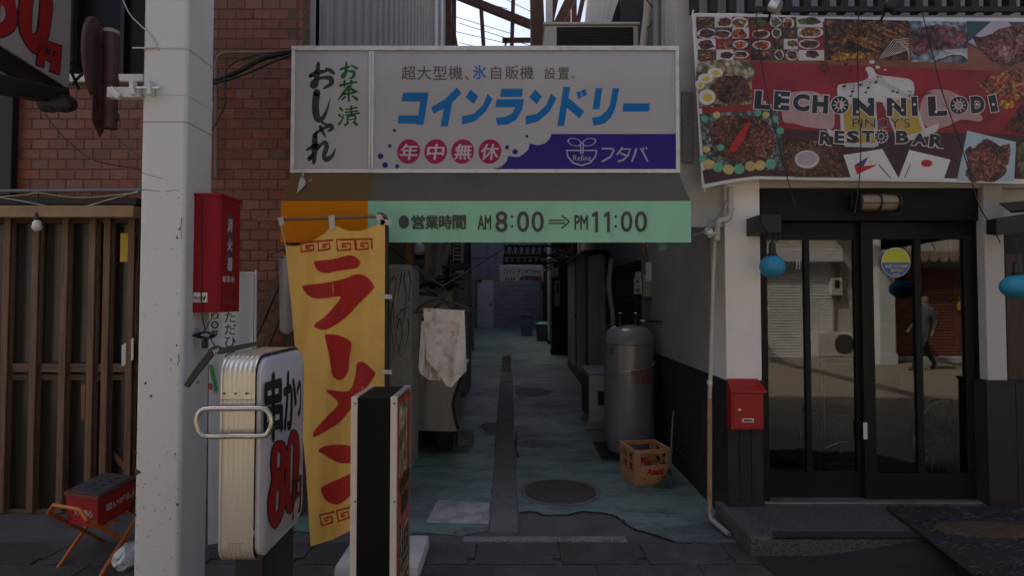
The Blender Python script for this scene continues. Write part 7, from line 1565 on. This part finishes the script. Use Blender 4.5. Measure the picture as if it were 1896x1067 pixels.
for x0_, y0_, y1_, h_, m, lab in ((1.0, 10.2, 10.8, 3.1, m_blackmetal, 'black upright pillar on the right alley wall just beyond the grey shed'), (1.1, 13, 13.6, 3.2, m_shed, 'grey upright pillar on the right alley wall beyond the black pillar'), (1.05, 16, 17, 3.2, m_blackmetal, 'farthest dark upright pillar on the right alley wall')):
    t = thing('wall_pillar', lab, 'pillar', (x0_, y0_, gz(y0_))); MB().box(x0_, XR - .004, y0_, y1_, gz(y0_), h_, .01).build('shaft', m, t); MB().box(x0_ - .02, XR - .004, y0_ - .02, y1_ + .02, gz(y0_), gz(y0_) + .12, .01).build('plinth', m_blackmetal, t)
for pa, pb, pc_, pd, lab in ((1022, 1034, 513, 480, 'pale upper meter box on the black pillar deep in alley'), (1028, 1036, 568, 520, 'grey lower meter box on the black pillar deep in alley')):
    a = P(pa, pc_, 10.1); b = P(pb, pd, 10.1); t = thing('meter_box', lab, 'meter', (a.x, 10.1, a.z)); MB().box(a.x, b.x, 10.05, 10.19, a.z, b.z, .01).build('case', m_siding, t); MB().box(a.x + .03, b.x - .03, 10.04, 10.049, (a.z + b.z) / 2, b.z - .04).build('window', m_dark_interior, t)
pl2 = MB()
for k in range(30): c = P(1040 + rnd.uniform(-25, 25), 478 + rnd.uniform(-18, 18), 8.6 + rnd.random()); pl2.tube([c, c + Vector((rnd.uniform(-.3, .3), rnd.uniform(-.2, .2), rnd.uniform(-.15, .1))), c + Vector((rnd.uniform(-.4, .4), rnd.uniform(-.2, .2), rnd.uniform(-.2, .2)))], rnd.uniform(.008, .018), 5, smooth=3)
tag(pl2.build('cable_tangle', m_cable, smooth=60), 'tangle of black cables high above the grey shed', 'cables')
tag(MB().tube([P(1090, 470, 5.0), P(1110, 466, 4.9), P(1124, 471, 4.8), P(1128, 485, 4.8), P(1128, 600, 4.8)], .04, 10, smooth=4).build('black_pipe', m_black, smooth=50), 'thick black pipe arching from the grey shed to window', 'pipe')

# sheet roof added to darken the alley, unseen behind the laundry sign
al = thing('added_shade_roof', 'added unseen sheet roof shading the front half of the alley', 'roof', (0, 1, 3.1))
ncr = 40; vs_ = []
for k in range(ncr + 1):
    x = XL + .02 + (XR - XL - .04) * k / ncr; d = .03 if k % 2 else 0
    vs_ += [(x, 2.4, 3.27 + d), (x, SHADE_ROOF_END, 3.12 + (SHADE_ROOF_END - 1.5) * .17 + d)]
mb = MB(); mb.add(vs_, [(2 * k, 2 * k + 1, 2 * k + 3, 2 * k + 2) for k in range(ncr)]); mb.build('sheet', m_siding, al, fixn=False)
for yy in (2.5, 4, 6.4, SHADE_ROOF_END - .1): MB().box(XL + .01, XR - .01, yy, yy + .06, 3.02 + (yy - 1.5) * .17, 3.11 + (yy - 1.5) * .17).build('purlin', m_rust, al)
# ================================================================ across the street (seen mirrored in the glass doors)
YO = -10.0; YVv = 2 * (YG + .02) - YO
def OP(px, py, d=0.0): p = P(px, py, YVv - d); return Vector((p.x, 2 * (YG + .02) - p.y, p.z))
ob = thing('opposite_building', 'beige plastered building across the street, mirrored in glass doors', 'building', (4, YO, 0))
MB().box(-14, 18, YO - 4, YO, 0, 6.4).build('front_wall', mat('opposite_plaster', (.42, .38, .32), .8, var=.1, dirt=.3), ob)
MB().box(-14, 18, YO - .0, YO + .35, 0, .12).build('kerb', mat('kerb_pale', (.4, .38, .35), .8), ob)
def shutter(name, lab, a, b, c, d, m, pitch):
    p0, p1 = OP(a, d), OP(b, c); t = thing(name, lab, 'shutter', ((p0.x + p1.x) / 2, YO, p0.z)); mb = MB(); z = p0.z; vs = []; 
    while z < p1.z: vs += [(YO + .03, z), (YO + .05, z + pitch * .3), (YO + .05, z + pitch * .7), (YO + .03, z + pitch * .95)]; z += pitch
    mb.add([(x, y, zz) for y, zz in vs for x in (p0.x, p1.x)], [(2 * k, 2 * k + 1, 2 * k + 3, 2 * k + 2) for k in range(len(vs) - 1)]); struct(mb.build('slats', m, t), 'stuff')
    for x in (p0.x - .05, p1.x): MB().box(x, x + .05, YO + .001, YO + .07, p0.z, p1.z).build('guide', m_alu, t)
    return t, p0, p1
t, p0, p1 = shutter('white_shutter', 'white roller shutter across the street, mirrored in left door', 1330, 1541, 484, 668, mat('shutter_white', (.66, .65, .63), .5, .1, var=.06), .07)
a, b = OP(1330, 486), OP(1552, 462); MB().box(a.x, b.x, YO + .001, YO + .3, a.z, b.z, .02).build('housing', m_white_paint, t)
t, p0, p1 = shutter('brown_shutter', 'red-brown roller shutter across the street, mirrored in right door', 1644, 1798, 498, 663, mat('shutter_brown', (.2, .07, .045), .5, .1, var=.1), .075)
sa = thing('scalloped_awning', 'faded scalloped awning above brown shutter, mirrored in right door', 'awning', tuple(OP(1720, 490))); a, b = OP(1640, 480), OP(1800, 468); w_ = (b.x - a.x) / 9
for k in range(9): MB().prism([Vector((a.x + w_ * (k + .5) + w_ * .47 * math.cos(R(t_)), YO + .5, a.z + .02 + w_ * .5 * math.sin(R(t_)))) for t_ in range(180, 361, 20)] + [Vector((a.x + w_ * (k + .97), YO + .5, b.z)), Vector((a.x + w_ * (k + .03), YO + .5, b.z))], (0, -.01, 0)).build('scallop', mat('awning_pink', (.3, .2, .15), .8), sa)
MB().box(a.x, b.x, YO + .001, YO + .48, b.z, b.z + .15).build('top', m_beige, sa)
tg2 = OP(1778, 560); tag(MB().box(tg2.x - .12, tg2.x + .12, YO + .06, YO + .07, tg2.z - .2, tg2.z + .13).build('yellow_notice', mat('notice_yellow', (.55, .42, .04), .7)), 'yellow paper notice beside brown shutter, mirrored in right door', 'notice')
a, b = OP(1620, 690, .6), OP(1644, 380, .6); pz = thing('opposite_column', 'grey-white arcade column across the street, mirrored in right door', 'column', (a.x, YO + .6, 0)); MB().box(a.x, b.x, YO + .5, YO + .8, 0, 5.2, .02).build('shaft', m_col, pz); MB().box(a.x - .02, b.x + .02, YO + .48, YO + .82, 0, .25, .01).build('foot', m_col, pz)
a, b = OP(1517, 661, .3), OP(1600, 617, .3); ac = thing('opposite_ac_unit', 'cream outdoor unit across the street, mirrored in left door', 'air conditioner', ((a.x + b.x) / 2, YO + .2, a.z)); MB().box(a.x, b.x, YO + .01, YO + .32, a.z, b.z, .02).build('casing', m_beige, ac)
c = OP(1567, 638, .33); MB().lathe(Vector((c.x, YO + .321, c.z)), [(.24, 0), (.24, .012), (.22, .012), (.02, .006)], 28, axis=(0, 1, 0)).build('fan_grille', m_dark_interior, ac)
for x in (a.x + .1, b.x - .15): MB().box(x, x + .08, YO + .05, YO + .3, .121, a.z - .001).build('leg', m_siding, ac)
a, b = OP(1541, 547, .1), OP(1561, 515, .1); me2 = thing('opposite_meter', 'cream electric meter across the street, mirrored in left door', 'meter', tuple(a)); MB().box(a.x, b.x, YO + .002, YO + .16, a.z, b.z, .02).build('case', m_beige, me2); MB().box(a.x + .08, b.x - .08, YO + .161, YO + .165, a.z + .18, b.z - .05).build('window', m_dark_interior, me2)
MB().tube([Vector((b.x + .02, YO + .05, b.z + 1)), Vector((b.x + .02, YO + .05, a.z - .1)), Vector((a.x + .12, YO + .05, a.z - .15)), Vector((a.x + .1, YO + .05, a.z))], .02, 8).build('conduit', m_beige, me2)

# passer-by in the street behind the camera, seen only as a reflection
pf = OP(1712, 690, 0); d_ = (CAM.z) / (ray(1712, 686).z * -1); vp = CAM + ray(1712, 686) * d_; px_, py_ = vp.x, 2 * (YG + .02) - vp.y
pe = thing('person', 'person in dark trousers and grey-blue jacket walking, mirrored in right door', 'person', (px_, py_, 0))
J = {'pel': (0, 0, .88), 'wst': (0, 0, 1.02), 'chs': (.02, 0, 1.26), 'nek': (.03, 0, 1.43), 'hd': (.05, 0, 1.54), 'top': (.05, 0, 1.66),
     'lh': (.0, .09, .85), 'lk': (-.16, .09, .48), 'la': (-.3, .09, .12), 'lt': (-.42, .1, .03), 'rh': (.0, -.09, .85), 'rk': (.1, -.09, .46), 'ra': (.3, -.09, .14), 'rt': (.2, -.1, .03),
     'ls': (.03, .19, 1.34), 'le': (.12, .22, 1.08), 'lw': (.04, .22, .86), 'lf': (.0, .22, .76), 'rs': (.03, -.19, 1.34), 're': (-.02, -.23, 1.07), 'rw': (-.16, -.22, .9), 'rf': (-.22, -.22, .82)}
Rr = {'pel': .13, 'wst': .125, 'chs': .15, 'nek': .055, 'hd': .09, 'top': .07, 'lh': .095, 'lk': .065, 'la': .045, 'lt': .035, 'rh': .095, 'rk': .065, 'ra': .045, 'rt': .035, 'ls': .07, 'le': .05, 'lw': .035, 'lf': .03, 'rs': .07, 're': .05, 'rw': .035, 'rf': .03}
E_ = [('pel', 'wst'), ('wst', 'chs'), ('chs', 'nek'), ('nek', 'hd'), ('hd', 'top'), ('pel', 'lh'), ('lh', 'lk'), ('lk', 'la'), ('la', 'lt'), ('pel', 'rh'), ('rh', 'rk'), ('rk', 'ra'), ('ra', 'rt'), ('chs', 'ls'), ('ls', 'le'), ('le', 'lw'), ('lw', 'lf'), ('chs', 'rs'), ('rs', 're'), ('re', 'rw'), ('rw', 'rf')]
nm_ = list(J); me = bpy.data.meshes.new('body'); me.from_pydata([J[k] for k in nm_], [(nm_.index(a), nm_.index(b)) for a, b in E_], [])
tmp = bpy.data.objects.new('body', me); COL.objects.link(tmp); md = tmp.modifiers.new('s', 'SKIN'); me.skin_vertices
for k, n_ in enumerate(nm_): sv = me.skin_vertices[0].data[k]; sv.radius = (Rr[n_], Rr[n_]); sv.use_root = (n_ == 'pel')
tmp.modifiers.new('u', 'SUBSURF').levels = 2
dg = bpy.context.evaluated_depsgraph_get(); bm2 = bpy.data.meshes.new_from_object(tmp.evaluated_get(dg)); bpy.data.objects.remove(tmp)
zmin = min(v.co.z for v in bm2.vertices)
for v in bm2.vertices: v.co.z -= zmin
for m in (mat('jacket', (.06, .065, .085), .8), mat('trousers', (.04, .042, .05), .85), mat('skin', (.2, .11, .08), .6), mat('hair', (.02, .018, .016), .7)): bm2.materials.append(m)
for p in bm2.polygons:
    z = p.center.z; x = p.center.x; arm = abs(p.center.y) > .16
    p.material_index = 3 if z > 1.6 or (z > 1.5 and x > .07) else 2 if z > 1.42 or (arm and z < .88) else 0 if z > .86 or arm else 1
    p.use_smooth = True
bo = bpy.data.objects.new('body', bm2); COL.objects.link(bo); bo.parent = pe

# ================================================================ inside the restaurant
YI = .5
wc_ = P(1745, 805, YI); rW = .33; zf = .135
bk = thing('bicycle', 'bicycle parked inside behind the right glass door', 'bicycle', (wc_.x + .3, YI, zf)); m_by = mat('bike_black', (.02, .02, .022), .4); m_sp = mat('spoke_steel', (.75, .73, .7), .4, .2)
fwd = Vector((1, .3, 0)).normalized(); side = Vector((-.25, 1, 0)).normalized()
w1 = Vector((wc_.x, YI, zf + rW)); w2 = w1 + fwd * 1.05
for wv in (w1, w2):
    MB().tube([wv + (fwd * math.cos(t) + Vector((0, 0, 1)) * math.sin(t)) * (rW - .012) for t in [k * math.pi / 20 for k in range(40)]], .014, 8, closed=True).build('tyre', m_by, bk, 60)
    wr = MB().tube([wv + (fwd * math.cos(t) + Vector((0, 0, 1)) * math.sin(t)) * (rW - .03) for t in [k * math.pi / 20 for k in range(40)]], .013, 6, closed=True).build('rim', m_sp, bk, 60)
    mb = MB()
    for k in range(18): t = k * math.pi / 9; mb.tube([wv + side * (.025 if k % 2 else -.025), wv + (fwd * math.cos(t) + Vector((0, 0, 1)) * math.sin(t)) * (rW - .03)], .0018, 4)
    mb.build('spokes', m_sp, bk); MB().tube([wv - side * .05, wv + side * .05], .02, 10).build('hub', m_sp, bk)
    MB().tube([wv + (fwd * math.cos(t) + Vector((0, 0, 1)) * math.sin(t)) * (rW + .02) for t in [.2 + k * .15 for k in range(14)]], .016, 6).build('mudguard', m_by, bk, 60)
cr_ = w1 + fwd * .48 + Vector((0, 0, -.05)); se = w1 + fwd * .4 + Vector((0, 0, .42)); hd_ = w2 - fwd * .2 + Vector((0, 0, .5))
for a, b in ((w1, cr_), (w1, se), (cr_, se), (cr_, hd_), (hd_, w2)): MB().tube([a, b], .017, 8).build('frame_tube', m_by, bk, 50)
MB().tube([hd_, hd_ + Vector((0, 0, .12)), hd_ + Vector((0, 0, .14)) + side * .25 - fwd * .1], .012, 8).build('handlebar', m_sp, bk, 50); MB().tube([hd_ + Vector((0, 0, .12)), hd_ + Vector((0, 0, .14)) - side * .25 - fwd * .1], .012, 8).build('handlebar', m_sp, bk, 50)
MB().lathe(cr_ - side * .03, [(.09, 0), (.09, .005)], 20, axis=side).build('chainring', m_sp, bk); mb = MB(); mb.ball(se + Vector((0, 0, .1)) - fwd * .03, .13, .08, .035, 16, 8); mb.build('saddle', m_by, bk, 60); MB().tube([se, se + Vector((0, 0, .08))], .013, 8).build('seatpost', m_sp, bk)
for s_ in (-1, 1): MB().tube([w1 + side * .06 * s_, w1 + side * .1 * s_ + Vector((0, 0, -rW))], .007, 6).build('kickstand', m_sp, bk)
wd = thing('white_folding_screen', 'pale screen panel standing inside behind the left glass door', 'screen', tuple(P(1545, 835, 1.3)))
a, b = P(1520, 835, 1.3), P(1575, 560, 1.3); MB().box(a.x, b.x, 1.3, 1.33, zf, b.z, .005).build('panel', mat('screen_grey', (.2, .2, .19), .8), wd)
a, b = P(1624, 838, 1.4), P(1662, 600, 1.4); wd2 = thing('white_counter_panel', 'pale panel standing inside behind the right glass door', 'panel', tuple(a)); MB().box(a.x, b.x, 1.4, 1.43, zf, b.z, .005).build('panel', mat('screen_grey', (0, 0, 0)), wd2)
chx = P(1548, 850, .9); cr2 = thing('steel_chair', 'steel tube chair inside behind the left glass door', 'chair', (chx.x, .9, zf))
for dx_ in (-.18, .18):
    MB().tube([(chx.x + dx_, .75, zf), (chx.x + dx_, .75, zf + .45), (chx.x + dx_, .72, zf + .9)], .012, 8).build('leg', m_chrome, cr2, 50); MB().tube([(chx.x + dx_, 1.15, zf), (chx.x + dx_, 1.15, zf + .45)], .012, 8).build('leg', m_chrome, cr2, 50)
MB().box(chx.x - .2, chx.x + .2, .74, 1.18, zf + .45, zf + .49, .015).build('seat', m_black, cr2); MB().box(chx.x - .19, chx.x + .19, .69, .715, zf + .62, zf + .9, .015).build('backrest', m_black, cr2); MB().tube([(chx.x - .18, .75, zf + .2), (chx.x, .74, zf + .26), (chx.x + .18, .75, zf + .2)], .01, 8, smooth=4).build('stretcher', m_chrome, cr2, 50)

# tidy up the lettering helper
bpy.data.objects.remove(_fo); bpy.data.curves.remove(_fc)

# the arcade's roof over the street: two closed wings, open along the middle
ar = thing('arcade_roof', 'high arcade roof over the street with an open middle strip', 'roof', (0, -5, 6.5))
m_roof = mat('roof_underside', (.45, .41, .35), .8, var=.08)
for y0_, y1_ in ((ROOF[0], -.45), (YO, ROOF[1])): MB().box(-16, 18, y0_, y1_, 6.5, 6.62).build('roof_wing', m_roof, ar)
for k in range(9): MB().box(-14.1 + 4 * k, -13.9 + 4 * k, YO, -.45, 6.25, 6.499).build('rafter', m_siding, ar)
MB().box(-16, 18, YO - 4, YO - .01, 6.41, 6.6).build('roof_deck', m_siding, ar)

# pieces that belong to a part hang under that part
def under(thing_name, mapping):
    for t in [o for o in COL.objects if o.parent is None and o.name.split('.')[0] == thing_name]:
        for part, kids in mapping.items():
            ps = [c for c in t.children if c.name.split('.')[0] == part]
            if not ps: continue
            for c in list(t.children):
                if c.name.split('.')[0] in kids and not c.children: c.parent = ps[0]
under('mailbox', {'door': ('lock', 'name_holder', 'name_slot')}); under('metal_shed', {'door_leaf': ('handle', 'door_rod')}); under('beige_cabinet', {'door_leaf': ('handle',)})
under('far_door', {'leaf': ('handle', 'closer')}); under('graffiti_door', {'door_leaf': ('graffiti',)}); under('arcade_column', {'shaft': ('seam', 'paint_chip')})
under('extinguisher_box', {'cabinet': ('label_plate', 'lettering', 'faded_lettering', 'vent_slot')}); under('laundry_sign', {'right_panel': ('blue_katakana', 'blue_character', 'brown_lettering', 'purple_field', 'magenta_disc', 'white_lettering', 'logo'), 'left_panel': ('brush_lettering', 'green_lettering')})
under('awning', {'mint_valance': ('lettering',), 'orange_slope': ('bird_dropping',)}); under('lightbox_sign', {'face_panel': ('lettering', 'numeral', 'numeral_outline', 'yen_character'), 'ribbed_band': ('joint', 'rivet', 'tape_residue')})
under('ramen_banner', {'cloth': ('lettering', 'tie')}); under('white_banner', {'cloth': ('lettering', 'green_print', 'red_print')}); under('food_banner', {'sheet': ('photo_print', 'red_ground', 'dark_ground', 'music_notes', 'title_outline', 'title_lettering', 'title_ornament', 'small_title', 'small_title_outline', 'flag_stick', 'flag_sun', 'flag_disc')})
under('price_sign_box', {'face_panel': ('outline', 'numeral')}); under('gas_cylinder', {'shell': ('lettering', 'small_lettering', 'blue_tag', 'chain', 'weld_band'), 'valve': ('hose', 'nut')}); under('ashtray_box', {'bucket': ('lettering',), 'lid_plate': ('hole',)})
under('rooftop_ac_unit', {'casing': ('grille_back', 'grille_fin')}); under('alley_ac_unit', {'casing': ('grille', 'service_cover')}); under('small_laundry_sign', {'box': ('lettering', 'purple_field', 'red_field', 'white_mark', 'magenta_disc')})
under('black_box_sign', {'poster': ('poster_photo', 'lettering'), 'edge_trim': ('screw',)}); under('gas_meter', {'breaker_box': ('print',)}); under('road_sign', {'pipe': ('cap', 'clamp_ring')})
